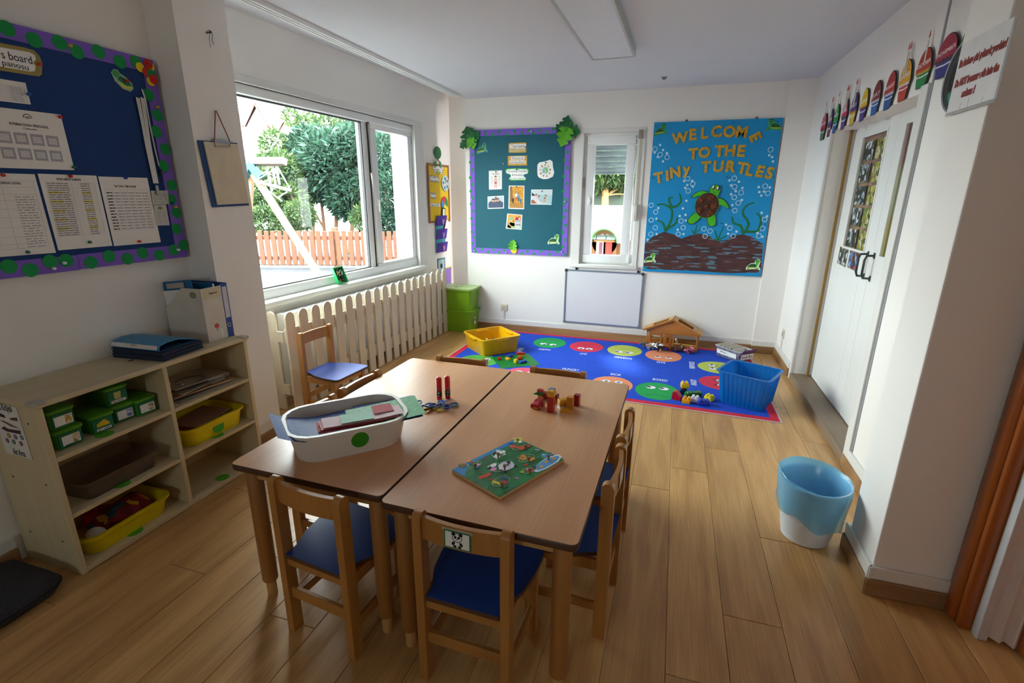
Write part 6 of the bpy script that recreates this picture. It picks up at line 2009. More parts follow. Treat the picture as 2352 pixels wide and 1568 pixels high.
for u, v in ((210, 347), (235, 390), (163, 412), (268, 417), (190, 450), (235, 487), (1145, 435), (1170, 450), (1177, 488), (485, 655), (415, 655), (443, 690), (490, 703), (425, 715), (805, 650), (885, 662), (818, 692), (915, 715), (858, 742), (818, 768), (910, 818), (828, 862), (1055, 707), (1150, 710), (1060, 750), (1100, 745), (1077, 780), (435, 825), (405, 890), (195, 887), (178, 978), (378, 955), (427, 945), (430, 993), (1080, 928), (1127, 957), (775, 1030), (865, 1088), (360, 1072), (410, 1110), (180, 1110), (1043, 1097), (1087, 1133), (103, 1158), (793, 1108)):
    x, y = po.l(*zp(u, v))
    o = ob('bubble_print', spm, SPOT, po.root, me=fst.data if fst else None)
    fst = fst or o
    o.location = (x, y, PB + .0007)
WEED = mat('#0d6a34', .7, .12, 30)


def weed(pts, w_):
    P = [po.l(*zp(*q)) for q in pts]
    # smooth the stroke
    Q = []
    for i in range(len(P) - 1):
        p0, p1, p2, p3 = P[max(i - 1, 0)], P[i], P[i + 1], P[min(i + 2, len(P) - 1)]
        for k in range(5):
            t = k / 5
            Q.append(tuple(.5 * (2 * p1[j] + (p2[j] - p0[j]) * t + (2 * p0[j] - 5 * p1[j] + 4 * p2[j] - p3[j]) * t * t + (3 * p1[j] - p0[j] - 3 * p2[j] + p3[j]) * t ** 3) for j in range(2)))
    Q.append(P[-1])
    n = len(Q)
    return MB().tube([(x, y, PB + .001) for x, y in Q], [w_ * (1 - .55 * (i / n) ** 1.5) for i in range(n)], 6, flat=.12)


for grp in ((((255, 1088), (300, 1000), (312, 940), (300, 890), (235, 855), (180, 860)), ((310, 880), (360, 865), (390, 820), (375, 760)), ((305, 880), (285, 810), (320, 795)), ((255, 1085), (235, 1020), (185, 990)), ((260, 1070), (340, 1020), (357, 965))),
            (((920, 1112), (965, 1040), (955, 990), (920, 940), (930, 890), (970, 855), (1020, 840)), ((920, 1105), (900, 1040), (840, 1015), (825, 960)), ((945, 1088), (1040, 1085), (1070, 1020), (1068, 965), (1035, 930)))):
    for s_ in grp:
        ob('seaweed', weed(s_, .0125), WEED, po.root)
for s_ in (((495, 1110), (515, 1070), (525, 1030)), ((500, 1105), (478, 1075)), ((510, 1105), (548, 1068)), ((705, 1168), (725, 1110), (755, 1040)), ((705, 1165), (685, 1100), (680, 1075)), ((715, 1160), (785, 1120)), ((700, 1165), (670, 1150))):
    ob('seaweed', weed(s_, .007), WEED, po.root)
LIME = mat('#45b01e', .6)
TU = PB + .012


def smoothp(pts, k=4):
    P = [po.l(*zp(*q)) for q in pts]
    n = len(P)
    Q = []
    for i in range(n):
        p0, p1, p2, p3 = P[i - 1], P[i], P[(i + 1) % n], P[(i + 2) % n]
        for j in range(k):
            t = j / k
            Q.append(tuple(.5 * (2 * p1[a] + (p2[a] - p0[a]) * t + (2 * p0[a] - 5 * p1[a] + 4 * p2[a] - p3[a]) * t * t + (3 * p1[a] - p0[a] - 3 * p2[a] + p3[a]) * t ** 3) for a in range(2)))
    ar = sum(Q[k][0] * Q[(k + 1) % len(Q)][1] - Q[(k + 1) % len(Q)][0] * Q[k][1] for k in range(len(Q)))
    return Q if ar > 0 else Q[::-1]


tt = thing('paper_turtle', 'big green paper turtle with brown paper scraps on its shell, on the poster', 'paper turtle', M=po.Mx @ Matrix.Translation((0, 0, TU)))
for nm, pts in (('flipper', ((625, 755), (565, 738), (500, 765), (476, 800), (535, 785), (590, 775), (620, 790))), ('flipper', ((712, 800), (770, 830), (802, 895), (755, 872), (705, 850))), ('leg', ((520, 920), (450, 980), (450, 1020), (500, 1020), (560, 960))), ('leg', ((610, 965), (625, 1035), (655, 1045), (685, 1025), (680, 940)))):
    Q = smoothp(pts)
    k = ob(nm, MB().prism(Q, 0, .0015), BLACK, tt)
    cx, cy = sum(a for a, b in Q) / len(Q), sum(b for a, b in Q) / len(Q)
    ob('green_face', MB().prism([(cx + (a - cx) * .90, cy + (b - cy) * .90) for a, b in Q], .0015, .0022), LIME, k)
for nm, c, rx, k1 in (('head', (680, 732), .054, 1.0),):
    x, y = po.l(*zp(*c))
    h = ob('head', MB().disc(x, y, rx, 0, .0018, 26, rx * .98).prism([po.l(*zp(*q)) for q in ((632, 740), (628, 790), (700, 800), (724, 750))][::1], 0, .0017), BLACK, tt)
    ob('green_face', MB().disc(x, y, rx * .93, .0018, .0024, 26, rx * .91).prism([po.l(*zp(*q)) for q in ((637, 740), (634, 790), (696, 800), (719, 750))], .0017, .0023), LIME, h)
    for q in ((668, 710), (706, 720)):
        ex, ey = po.l(*zp(*q))
        e = ob('eye', MB().disc(ex, ey, .0155, .0024, .0030, 16, .022, R(-12)), BLACK, h)
        ob('eye_white', MB().disc(ex - .005, ey + .004, .008, .0030, .0034, 12, .016, R(-12)), WHITE, e)
    ob('mouth', MB().tube([po.l(*zp(*q)) + (.0026,) for q in ((658, 742), (672, 754), (690, 752))], .0022, 5, flat=.3), BLACK, h)
x, y = po.l(*zp(610, 864))
sh_ = ob('shell', MB().disc(x, y, .119, .0018, .0036, 36, .131, R(-10)), LIME, tt)
ob('shell_line', MB().disc(x, y, .115, .0036, .0040, 36, .126, R(-10)), BLACK, sh_)
ob('shell_face', MB().disc(x, y, .112, .0040, .0046, 36, .123, R(-10)), mat('#4a2a1e', .8, .1, 30), sh_)
SCRAP = mat('#6a3418', .85, .35, 70, bump=.6, bsc=120)
for u, v, r_ in ((560, 820, .030), (645, 800, .034), (550, 905, .030), (635, 930, .033), (670, 875, .032), (607, 872, .020)):
    x, y = po.l(*zp(u, v))
    b_ = MB().ball(x, y, .0046, r_, r_ * .95, .014, 14, 8)
    b_.v = [(a + .004 * math.sin(170 * b), b + .004 * math.sin(150 * a), max(.0044, c_ + .004 * math.sin(130 * a + 160 * b))) for a, b, c_ in b_.v]
    ob('paper_scrap', b_, SCRAP, sh_, 30)
turtle_cut(F_BACK, zp, .036, 'small turtle cutout in the upper poster corner by the narrow window', 215, 222, .062, 1, R(8), '#3a8a58', '#2a8a3a')
turtle_cut(F_BACK, zp, .036, 'small turtle cutout in the upper poster corner by the doors', 1190, 180, .064, -1, R(-2), '#4aa068', '#2a8a3a')
turtle_cut(F_BACK, zp, .036, 'small turtle cutout in the lower poster corner by the narrow window', 122, 1322, .060, 1, R(4), '#d4e4cc', '#4ab42c')
turtle_cut(F_BACK, zp, .036, 'small turtle cutout in the lower poster corner by the doors', 1010, 1380, .064, 1, 0, '#d4e4cc', '#4ab42c')
for u, v, l in ((175, 185, 'blue pushpin in the upper poster corner by the window'), (835, 155, 'blue pushpin in the middle of the poster top edge'), (1218, 148, 'blue pushpin in the upper poster corner by the doors'), (145, 627, 'blue pushpin at the poster edge beside the word tiny'), (783, 622, 'blue pushpin in the poster middle under the word turtles'), (1180, 622, 'blue pushpin at the poster edge beside the word turtles'), (120, 1027, 'blue pushpin low on the poster edge by the window'), (735, 1018, 'blue pushpin beside the paper turtle leg'), (1110, 1027, 'blue pushpin low on the poster edge by the doors')):
    pin(F_BACK, *zp(u, v), '#103a6a', l, .0355, r=.8)
for u, v, l in ((437, 140, 'small dark hook above the poster, window side'), (1035, 120, 'small dark hook above the poster, door side')):
    a, b = F_BACK.uv(*zp(u, v), .005)
    solo('hook', MB().rbox(-.014, -.012, 0, .014, .006, .012, .003).tube([(0, 0, .01), (0, .012, .016), (0, .016, .006)], .004, 6), mat('#3c3630', .5), l, 'hook', M=F_BACK.M(a, b, 0))

# ------------------------------------------------------------------ whiteboard
wbd = thing('whiteboard', 'blank whiteboard in aluminium frame low on the back wall', 'whiteboard', M=F_BACK.M(-.735, .483, .002, R(-.3)))
ob('writing_surface', MB().box(-.440, -.308, .004, .440, .308, .012), mat('#dcdde2', .22, .01, 3), wbd)
ob('frame', frame_bars(MB(), -.450, -.320, .450, .320, .017, 0, .020, None, .004), mat('#8d99ab', .35, .02, metal=.5), wbd)
for sx in (-1, 1):
    for sy in (-1, 1):
        ob('corner_cap', MB().rbox(sx * .438 - .016, sy * .308 - .016, -.001, sx * .438 + .016, sy * .308 + .016, .023, .005), mat('#7c8796' if sy < 0 else '#34363c', .4), wbd)
for x in (-.32, .385):
    ob('hanger', MB().rbox(x - .012, .318, 0, x + .012, .345, .012, .003), BLACK, wbd)

# ------------------------------------------------------------------ sockets
def socket(label, M, schuko=True, s=.043):
    t = thing('power_socket', label, 'socket', M=M)
    ob('plate', MB().rbox(-s, -s, 0, s, s, .010, .004), mat('#d0c8b4', .4), t, 40)
    if schuko:
        ob('recess', MB().lathe([(.019, .0102), (.023, .0102), (.023, .014), (.019, .014)], 20, closed=True), mat('#c0b8a4', .4), t)
        ob('contacts', MB().disc(-.008, 0, .003, .010, .0115, 8).disc(.008, 0, .003, .010, .0115, 8).box(-.002, .012, .010, .002, .018, .013).box(-.002, -.018, .010, .002, -.012, .013), mat('#4a4640', .5), t)
    return t


so = zc(1000, 680, 7.84)
a, b = F_BACK.uv(*so(1237, 205), .005)
t = socket('cream double pole socket low on the wall beside the whiteboard', F_BACK.M(a, b, 0))
ob('cable_duct', MB().rbox(-.009, -(b - .13), 0, .009, -.043, .012, .002), TRIM_W, t)
F_R2 = F_RIGHT
a, b = F_R2.uv(*zc(1400, 700, 5.227)(2085, 345), .005)
t = socket('white socket low on the wall near the door threshold', F_R2.M(a, b, 0))
ob('cable_duct', MB().rbox(-.009, -(b - .13), 0, .009, -.043, .012, .002), TRIM_W, t)
# ------------------------------------------------------------------ radiator and its white picket cover
FK = .0318
F_FEN = Frame((-2.606 - FK * 5.457, 0, 0), (FK, 1, 0), (0, 0, 1))
zf_ = zc(600, 560, 3.919)
rd = thing('radiator', 'white panel radiator behind the picket cover under the window', 'radiator', M=F_WIN.M(0, 0, 0))
ob('panel', MB().rbox(3.02, .10, .07, 5.40, .735, .085, .006).rbox(3.02, .10, .145, 5.40, .735, .16, .006), PVC, rd)
rg = MB()
for i in range(79):
    rg.box(3.03 + .03 * i, .725, .086, 3.045 + .03 * i, .737, .144)
rg.box(3.02, .10, .085, 3.035, .735, .145).box(5.385, .10, .085, 5.40, .735, .145)
ob('grille', rg, PVC, rd)
ob('pipe', MB().tube([(5.46, 0, .115), (5.46, .16, .115), (5.40, .16, .115)], .011, 8), TRIM_W, rd)
fc = thing('radiator_cover', 'white wooden picket fence cover standing in front of the radiator', 'picket cover', M=F_FEN.M(0, 0, 0))
PKW = wood('#ddd0ba', '#cbbb9f', .5, 'Y', 8, .08, 1.0, .04, key='picket')
a0, b0 = F_FEN.uv(*zf_(236, 600))
a1, b1 = F_FEN.uv(*zf_(1637, 229))
PWD = .091
pk_ = [(-PWD / 2, .004), (PWD / 2, .004)] + [(PWD / 2 * math.cos(PI * i / 10), .735 + .050 * math.sin(PI * i / 10)) for i in range(11)]
pm = MB().prism(pk_, 0, .014)
fst = None
for i in range(19):
    o = ob('picket', pm, PKW, fc, None, me=fst.data if fst else None)
    fst = fst or o
    o.location = (a0 + (a1 - a0) * i / 18, 0, 0)
for z0, z1 in ((.545, .655), (.125, .235)):
    ob('rail', MB().rbox(a0 - .04, z0, -.018, a1 + .04, z1, -.0005, .002), wood('#ddd0ba', '#cbbb9f', .5, 'X', 8, .08, 1.0, .04, key='frail'), fc)
for a, n_ in ((a0 - .05, -1), (a1 + .04, 1)):
    q = ob('picket', pm, PKW, fc, me=fst.data)
    q.matrix_local = Matrix.Translation((a, 0, -.125)) @ Matrix.Rotation(PI / 2 * 1, 4, 'Y')
    for zr_ in (.560, .140):
        ob('side_rail', MB().box(a - .008, zr_, -.17, a + .006, zr_ + .08, -.018), PKW, fc)
# ------------------------------------------------------------------ tray on the sill
q = zc(560, 600, 7.84)
a, b = F_WIN.uv(*q(1760, 390), .03)
tr = thing('small_tray', 'small green tray of crayon ends leaning on the window sill', 'tray', M=F_WIN.M(a, .834, .034) @ Matrix.Rotation(R(-22), 4, 'X'))
ob('back', MB().rbox(-.062, 0, 0, .062, .155, .004, .002), mat('#0c7a3c', .35), tr)
ob('rim', MB().rbox(-.066, 0, 0, -.056, .158, .030, .003).rbox(.056, 0, 0, .066, .158, .030, .003).rbox(-.066, 0, 0, .066, .010, .030, .003).rbox(-.066, .148, 0, .066, .158, .030, .003), mat('#129a4c', .35), tr, 40)
for i in range(16):
    c = rnd.choice(['#101820', '#1c3a4a', '#d8c8a0', '#20242c', '#8a5a3a', '#d8d0c8', '#0c2a3a', '#c8a868'])
    M_ = Matrix.Translation((rnd.uniform(-.045, .045), rnd.uniform(.018, .135), .012)) @ Matrix.Rotation(rnd.uniform(0, 6), 4, 'Z')
    solo('crayon', MB().rbox(-.018, -.005, -.006, .018, .005, .006, .002), mat(c, .5), 'short crayon end in the green sill tray', 'crayon', group='crayon ends in the green sill tray', M=tr.matrix_basis @ M_)

# ------------------------------------------------------------------ yellow board by the corner
h = zc(960, 180, 3.017)
yb_ = Flat(F_WIN, 'notice_board', 'small yellow notice board in brown frame near the corner', 'notice board', h(140, 790), .003)
c_ = [yb_.l(*h(*p)) for p in ((60, 582), (208, 605), (215, 992), (72, 1003))]
x0, x1, y0, y1 = (c_[0][0] + c_[3][0]) / 2, (c_[1][0] + c_[2][0]) / 2, (c_[2][1] + c_[3][1]) / 2, (c_[0][1] + c_[1][1]) / 2
ob('yellow_panel', MB().box(x0 + .02, y0 + .02, 0, x1 - .02, y1 - .02, .010), mat('#dcb80c', .7), yb_.root)
ob('frame', frame_bars(MB(), x0, y0, x1, y1, .026, 0, .018, None, .004), wood('#9a6428', '#7a4a1a', .5, 'Y', 8, .1, 1), yb_.root)
YO = .0135


def ycard(name, label, pts, m=WHITE, cat='card', off=YO):
    return sheet(name, label, pts, F_WIN, off, h, m, cat)


for pts, label, words in ((((104, 600), (176, 606), (174, 634), (102, 628)), 'white word card reading Role of the day on the yellow board', ['Rules of the day']),
                          (((110, 632), (170, 636), (168, 664), (112, 660)), 'white word card second from the top of the yellow board', ['Günün sırası']),
                          (((85, 674), (140, 682), (150, 720), (84, 712)), 'white two line word card at the upper edge of the yellow board', ['Today is', 'Bugün günlerden']),
                          (((84, 792), (120, 796), (124, 832), (90, 828)), 'small white two line card in the middle of the yellow board', ['Weather', 'Hava']),
                          (((86, 866), (154, 868), (154, 888), (86, 886)), 'long white word card low on the yellow board', ['What is the day?'])):
    f = ycard('word_card', label, pts)
    f.poly('outline', [(sum(p[0] for p in pts) / 4 + (p[0] - sum(q_[0] for q_ in pts) / 4) * 1.08, sum(p[1] for p in pts) / 4 + (p[1] - sum(q_[1] for q_ in pts) / 4) * 1.15) for p in pts], -.0006, 0, BLACK, zf=h)
    for i, w_ in enumerate(words):
        txt(w_, .022, 0, (.02 if i == 0 else -.02) if len(words) > 1 else 0, .0012, INK, f.root, width=(f.x1 - f.x0) * .82)
dsk = Flat(F_WIN, 'weather_dial', 'round pale blue paper dial on the edge of the yellow board', 'dial', h(190, 727), .020)
r_ = abs(dsk.l(*h(190, 670))[1])
ob('disc', MB().disc(0, 0, r_ * .98, 0, .002, 28), mat('#b8c4b8', .5), dsk.root)
for i in range(5):
    a = R(30 + 72 * i)
    ob('cloud_print', MB().disc(r_ * .58 * math.cos(a), r_ * .58 * math.sin(a), r_ * .24, .002, .0026, 12, r_ * .18), mat('#2a7ab8', .6), dsk.root)
ob('pointer', MB().prism([(-.006, 0), (.006, 0), (.002, r_ * .7), (-.002, r_ * .7)], .0028, .0036), BLACK, dsk.root)
dsk = Flat(F_WIN, 'colour_dial', 'round paper dial with red, green, yellow and blue quarters', 'dial', h(184, 868), .018)
r_ = abs(dsk.l(*h(184, 818))[1])
for i, c in enumerate(('#12803c', '#c02a20', '#2a86c8', '#d8c01e')):
    s_ = [(0, 0)] + [(r_ * math.cos(R(-30 + 90 * i + 10 * k)), r_ * math.sin(R(-30 + 90 * i + 10 * k))) for k in range(10)]
    ob('quarter', MB().prism(s_, 0, .002), mat(c, .6), dsk.root)
bt = Flat(F_WIN, 'balloon_figure', 'green paper balloon shape with small figure above the yellow board', 'cutout', h(138, 515), .022)
ra, rb_ = abs(bt.l(*h(160, 512))[0]), abs(bt.l(*h(138, 472))[1])
ob('balloon', MB().ball(0, 0, 0, ra, rb_, .018, 18, 12), mat('#0c7a38', .45), bt.root, 60)
q0 = bt.l(*h(138, 558))
ob('knot', MB().prism([(q0[0] - .014, q0[1] - .012), (q0[0] + .014, q0[1] - .012), (q0[0], q0[1] + .014)], -.002, .004), mat('#8a6a30', .6), bt.root)
c_ = bt.l(*h(138, 590))
fg = ob('figure_card', MB().prism([(c_[0] - .075, c_[1] - .055), (c_[0] + .075, c_[1] - .055), (c_[0] + .075, c_[1] + .045), (c_[0] - .075, c_[1] + .045)], -.004, -.002), WHITE, bt.root)
for dx_ in (-.055, .060):
    ob('figure_arm', MB().disc(c_[0] + dx_, c_[1] - .01, .022, -.002, .004, 14, .034), mat('#1c8a3c', .6), fg)
ob('figure_string', MB().tube([(c_[0] - .04, c_[1] + .02, .002), (c_[0], c_[1] + .05, .003), (c_[0] + .04, c_[1] + .02, .002)], .004, 6), mat('#a88a28', .6), fg)
ob('figure_face', MB().disc(c_[0], c_[1] - .10, .022, -.0, .003, 14).disc(c_[0] - .04, c_[1] - .11, .014, 0, .003, 12).disc(c_[0] + .04, c_[1] - .11, .014, 0, .003, 12), mat('#c8c048', .6), fg)
# hanging pockets
pkt = Flat(F_WIN, 'wall_pockets', 'three purple and turquoise felt pockets hanging below the yellow board', 'wall pockets', h(155, 1070), .006)
tp = [pkt.l(*h(*p)) for p in ((122, 935), (190, 958), (188, 1195), (120, 1212))]
xa, xb = (tp[0][0] + tp[3][0]) / 2, (tp[1][0] + tp[2][0]) / 2
yt, ybm = (tp[0][1] + tp[1][1]) / 2, (tp[2][1] + tp[3][1]) / 2
ob('backing', MB().box(xa + .01, ybm + .02, 0, xb - .01, yt - .02, .006), mat('#4aa8b4', .8), pkt.root)
hh = (yt - ybm)
for i in range(3):
    y0_ = ybm + hh * (i * .36)
    pc = ob('pocket', MB().prism([(y0_, .006), (y0_ + hh * .27, .030), (y0_ + hh * .27, .034), (y0_, .012)], xa - .004, xb + .004, 'x'), mat('#4e349a', .85, .06), pkt.root)
    ob('felt_shape', MB().disc((xa + xb) / 2 + .04, y0_ + hh * .12, .03, 0, .0012, 12, .045, M=Matrix.Translation((0, 0, .0245))), mat('#8a78b0' if i else '#c080a0', .8), pc)
bk = thing('pocket_card', 'white edged dark card standing in the top wall pocket', 'card', M=pkt.Mx @ Matrix.Translation((xb - .075, yt + .005, .022)) @ Matrix.Rotation(R(-10), 4, 'Z'))
ob('card', MB().box(-.035, -.05, 0, .045, .085, .003), mat('#2a2c34', .5), bk)
ob('card_face', MB().box(-.022, -.04, .003, .032, .07, .0036), WHITE, bk)
bk = thing('pocket_book', 'red edged booklet tilted out of the middle wall pocket', 'booklet', M=pkt.Mx @ Matrix.Translation((xb - .01, yt - hh * .34, .020)) @ Matrix.Rotation(R(-28), 4, 'Z'))
ob('cover', MB().box(-.045, -.05, 0, .045, .10, .006), mat('#a8242c', .5), bk)
ob('page', MB().box(-.035, -.045, .006, .043, .095, .0066), WHITE, bk)
f = sheet('info_card', 'small turquoise framed information card above the picket cover end', [(135, 1250), (187, 1240), (189, 1345), (135, 1350)], F_WIN, .003, h, mat('#0c6a78', .5), 'sign')
f.poly('card_face', [(141, 1257), (182, 1249), (184, 1338), (141, 1342)], .0008, .0014, mat('#b8ccd8', .5), zf=h)
rows(f, f.x0 + .06, f.x1 - .05, .03, f.y1 - .09, 4, seed=3, gaps=1, m=INK)
ob('round_print', MB().disc(0, f.y0 + .10, .032, .0014, .002, 16), mat('#3a2a3a', .6), f.root)
f = sheet('purple_paper', 'plain purple paper sheet in the corner above the green boxes', [(190, 1312), (230, 1302), (230, 1420), (192, 1432)], F_WIN, .003, h, mat('#8a6cb8', .7), 'paper')
ob('yellow_edge', MB().box(f.x0, f.y1 - .014, .0008, f.x1, f.y1, .0012), mat('#c8b828', .7), f.root)
# ------------------------------------------------------------------ birthday cupcakes above the door
c5 = zc(1860, 60, 5.6)
CK = (('January', 'JANUARY', (118, 1470), (205, 1300), (185, 1135), '#b8304a', '#8a2440', '#4a6a4a', '#c8b03a', 1),
      ('February', 'FEBRUARY', (207, 1425), (300, 1150), (295, 1065), '#6a4a88', '#5a4a78', '#7a3a58', '#6a3a5a', 2),
      ('March', 'MARCH', (278, 1380), (385, 1080), (365, 1008), '#1c8a38', '#2a9a4a', '#1c5a9a', '#1c7a6a', 1),
      ('April', 'APRIL', (380, 1335), (495, 1050), (460, 950), '#c02858', '#2a5a48', '#5a3a78', '#1c6a4a', 3),
      ('May', 'MAY', (487, 1285), (620, 980), (600, 860), '#4a2a78', '#c07a28', '#c8a838', '#1c6a5a', 2),
      ('June', 'JUNE', (615, 1230), (750, 950), (730, 805), '#d8b81c', '#6a3038', '#4a3a80', '#4a3a80', 0),
      ('July', 'JULY', (760, 1155), (918, 850), (900, 700), '#7a2428', '#c8c0c0', '#1c5aa0', '#1c5aa0', 0),
      ('August', 'AUGUST', (920, 1090), (1105, 760), (1080, 580), '#a82a20', '#c8c0c8', '#1c4a88', '#1c4a88', 0),
      ('September', 'SEPTEMBER', (1100, 985), (1320, 570), (1280, 435), '#d89a14', '#d0ccd0', '#b83a20', '#a8301c', 2),
      ('October', 'OCTOBER', (1325, 825), (1570, 480), (1530, 280), '#a8321c', '#c89a1c', '#1c7a3c', '#1c7a3c', 1),
      ('November', 'NOVEMBER', (1565, 705), (1895, 320), (1830, 90), '#9a1438', '#3a2430', '#2c2a78', '#3a3488', 0))
CO = .012


def cupcake(mon, word, al, ar, zb0, zt0, c1, c2, c3, c4, nc):
    w_, h_ = ar - al, zt0 - zb0
    t = thing('cupcake_cutout', 'paper %s birthday cupcake in the row above the white doors' % mon, 'cupcake cutout', M=F_RIGHT.M((al + ar) / 2, zb0, CO), group='month cupcakes above the doors')
    r = w_ / 2
    cup = [(-r * .62, 0), (-r * .3, -.004), (r * .3, -.004), (r * .62, 0), (r * .88, h_ * .42), (-r * .88, h_ * .42)]
    dome = [(r * 1.0, h_ * .40), (r * 1.02, h_ * .55)] + [(r * .92 * math.cos(PI * i / 14), h_ * .52 + h_ * .48 * math.sin(PI * i / 14)) for i in range(15)] + [(-r * 1.02, h_ * .55), (-r * 1.0, h_ * .40)]
    sc = [(r * 1.0 - 2 * r * i / 12, h_ * (.40 if i % 2 else .34)) for i in range(13)][::-1]
    ob('outline', MB().prism([(x * 1.05, y * 1.0 - .003) for x, y in cup], -.001, 0).prism([(x * 1.05, h_ * .5 + (y - h_ * .5) * 1.05) for x, y in dome], -.001, 0.0002), BLACK, t)
    k = ob('cup', MB().prism(cup, 0.0002, .0012), mat(c3, .6, .12, 40), t)
    ob('cup_band', MB().prism([(-r * .80, h_ * .27), (0, h_ * .245), (r * .80, h_ * .27), (r * .82, h_ * .31), (0, h_ * .285), (-r * .82, h_ * .31)], .0012, .0016), mat('#d8d4dc', .6), k)
    ob('filling', MB().prism([(-r * .86, h_ * .36), (r * .86, h_ * .36), (r * .98, h_ * .52), (-r * .98, h_ * .52)], .0012, .0016), mat(c2, .6), t)
    d = ob('frosting', MB().prism(sc and [(x, y + h_ * .06) for x, y in sc] + [(r * 1.0, h_ * .5)] + dome[1:-1][0:] + [(-r * 1.0, h_ * .5)], .0016, .0024), mat(c1, .55, .12, 40), t)
    for i in range(6):
        ob('sprinkle', MB().disc(r * (-.45 + .18 * i), h_ * (.80 + .06 * math.sin(4.1 * i)), .003, .0024, .0027, 7), BLACK, d)
    txt(word, h_ * .105, 0, h_ * .60, .0028, WHITE, d, R(4), w_ * .82)
    for i in range(nc):
        x = r * (-.30 + .30 * i if nc > 1 else .0)
        cd = ob('candle', MB().box(x - .007, h_ * .62, .0026, x + .007, h_ * 1.22, .005), speck_mat('m_candle%d' % (i % 2), ['#d8d0c0', '#c8b070', '#c0ccd0', '#d8d4d0'], 130), t)
        ob('flame', MB().prism([(x, h_ * 1.25), (x + .009, h_ * 1.32), (x, h_ * 1.46), (x - .009, h_ * 1.32)], .003, .0045), mat('#c0401c', .5), cd)


for mon, word, pb_, pr, pt_, c1, c2, c3, c4, nc in CK:
    al, zb0 = F_RIGHT.uv(*c5(*pb_), CO)
    ar, _ = F_RIGHT.uv(*c5(*pr), CO)
    _, zt0 = F_RIGHT.uv(*c5(*pt_), CO)
    cupcake(mon, word, al, ar, zb0, zt0, c1, c2, c3, c4, nc)
cupcake('December', 'DECEMBER', -2.985, -2.785, 2.165, 2.345, '#0c7a38', '#d8d0d0', '#1c6a3c', '#1c6a3c', 0)

# ------------------------------------------------------------------ clock beside the pier
ck = thing('wall_clock', 'round white wall clock half hidden behind the printed notice', 'clock', M=F_RIGHT.M(-2.866, 2.128, .002))
ob('case', MB().lathe([(.138, 0), (.150, .004), (.152, .024), (.146, .032), (.138, .030), (.136, .012)], 44), mat('#8d9298', .3, metal=.4), ck, 40)
ob('face', MB().disc(0, 0, .140, .006, .012, 44), WHITE, ck)
ob('face_print', MB().disc(-.085, -.085, .048, .0122, .0126, 16, .026, R(-40)), mat('#1a9a8a', .5), ck)
for i in range(1, 13):
    a = PI / 2 - 2 * PI * i / 12
    txt(str(i), .026, .108 * math.cos(a), .108 * math.sin(a), .0126, INK, ck, name='numeral')
ob('hand', MB().box(-.003, -.02, .014, .003, .08, .0155).box(-.015, -.0022, .016, .10, .0022, .0175), BLACK, ck)
ob('glass', MB().disc(0, 0, .139, .0265, .0275, 40), GLASS, ck)

# ------------------------------------------------------------------ notice on the pier
z7 = zc(1820, 0, 2.376)
nt = Flat(F_PIERR, 'paper_notice', 'white printed notice forbidding nails, taped to the pier', 'sign', z7(1030, 380), .010)
P = [nt.l(*z7(*q)) for q in ((930, 240), (1237, 85), (1115, 540), (845, 640))]
x0, x1, y0, y1 = (P[0][0] + P[3][0]) / 2, (P[1][0] + P[2][0]) / 2, (P[2][1] + P[3][1]) / 2, (P[0][1] + P[1][1]) / 2
ob('sheet', MB().rbox(x0, y0, 0, x1, y1, .0035, .001), mat('#d8d6d8', .5), nt.root)
ob('edge_tape', MB().box(x0 - .004, y0 - .003, .0035, x1 + .004, y0 + .008, .0042).box(x1 - .010, y0, .0035, x1 + .004, y1, .0042), mat('#c8c8c8', .2, alpha=.5), nt.root)
ob('slits', MB().box(x0 + .09, y0, .0036, x0 + .091, y0 + .030, .004).box(x0 + .14, y0, .0036, x0 + .141, y0 + .038, .004).box(x0 + .23, y0, .0036, x0 + .231, y0 + .026, .004), mat('#8a8a8c', .6), nt.root)
REDT = mat('#8a2a24', .6)
cx = (x0 + x1) / 2
txt('Bu kolona çivi çakmak yasaktır!', .022, cx, y1 - .068, .0042, REDT, nt.root, width=(x1 - x0) * .90, bold=.006, shear=.1)
txt('Do NOT hammer nails into the', .022, cx - .005, y0 + .100, .0042, REDT, nt.root, width=(x1 - x0) * .86, bold=.006, shear=.1)
txt('column!', .022, cx - .03, y0 + .058, .0042, REDT, nt.root, width=.085, bold=.006, shear=.1)

# ------------------------------------------------------------------ photo prints on the door
PHM = [speck_mat('m_photo_%d' % i, c, 34, .35) for i, c in enumerate((['#20261e', '#3a4a30', '#141814', '#8a98a0', '#2a3228', '#c8ccd0'], ['#2a5a4a', '#4a8a88', '#1c3028', '#88b0b0', '#30606a', '#b8c8c0'], ['#8a8a28', '#5a6a20', '#b0a848', '#3a3a20', '#c8c0a0', '#7a7a30'],
                                                                      ['#1c5a9a', '#3a2a30', '#88a8c8', '#20304a', '#4a7aa8', '#b84a3a'], ['#d0c8c0', '#4a3a34', '#a88068', '#e0dcd8', '#8a3a30', '#3a4a68']))]
rows_ = ('top', 'second', 'third', 'fourth', 'fifth')
kk = 0
for r_ in range(5):
    for c_, (yc, nm) in enumerate(((4.540, 'hinge side'), (4.285, 'handle side'))):
        t = thing('photo_print', 'colour photo print on the door glass, %s row, %s' % (rows_[r_], nm), 'photo', M=F_DOOR.M(-yc + rnd.uniform(-.006, .006), 1.955 - .158 * r_, -.0165, R(rnd.uniform(-1.5, 1.5))), group='photo prints on the white door')
        ob('print', MB().box(-.104, -.070, 0, .104, .070, .0008), mat('#8a8648', .5), t)
        ob('picture', MB().box(-.100, -.066, .0008, .100, .066, .0013), PHM[(kk * 2 + r_) % 5], t)
        kk += 1
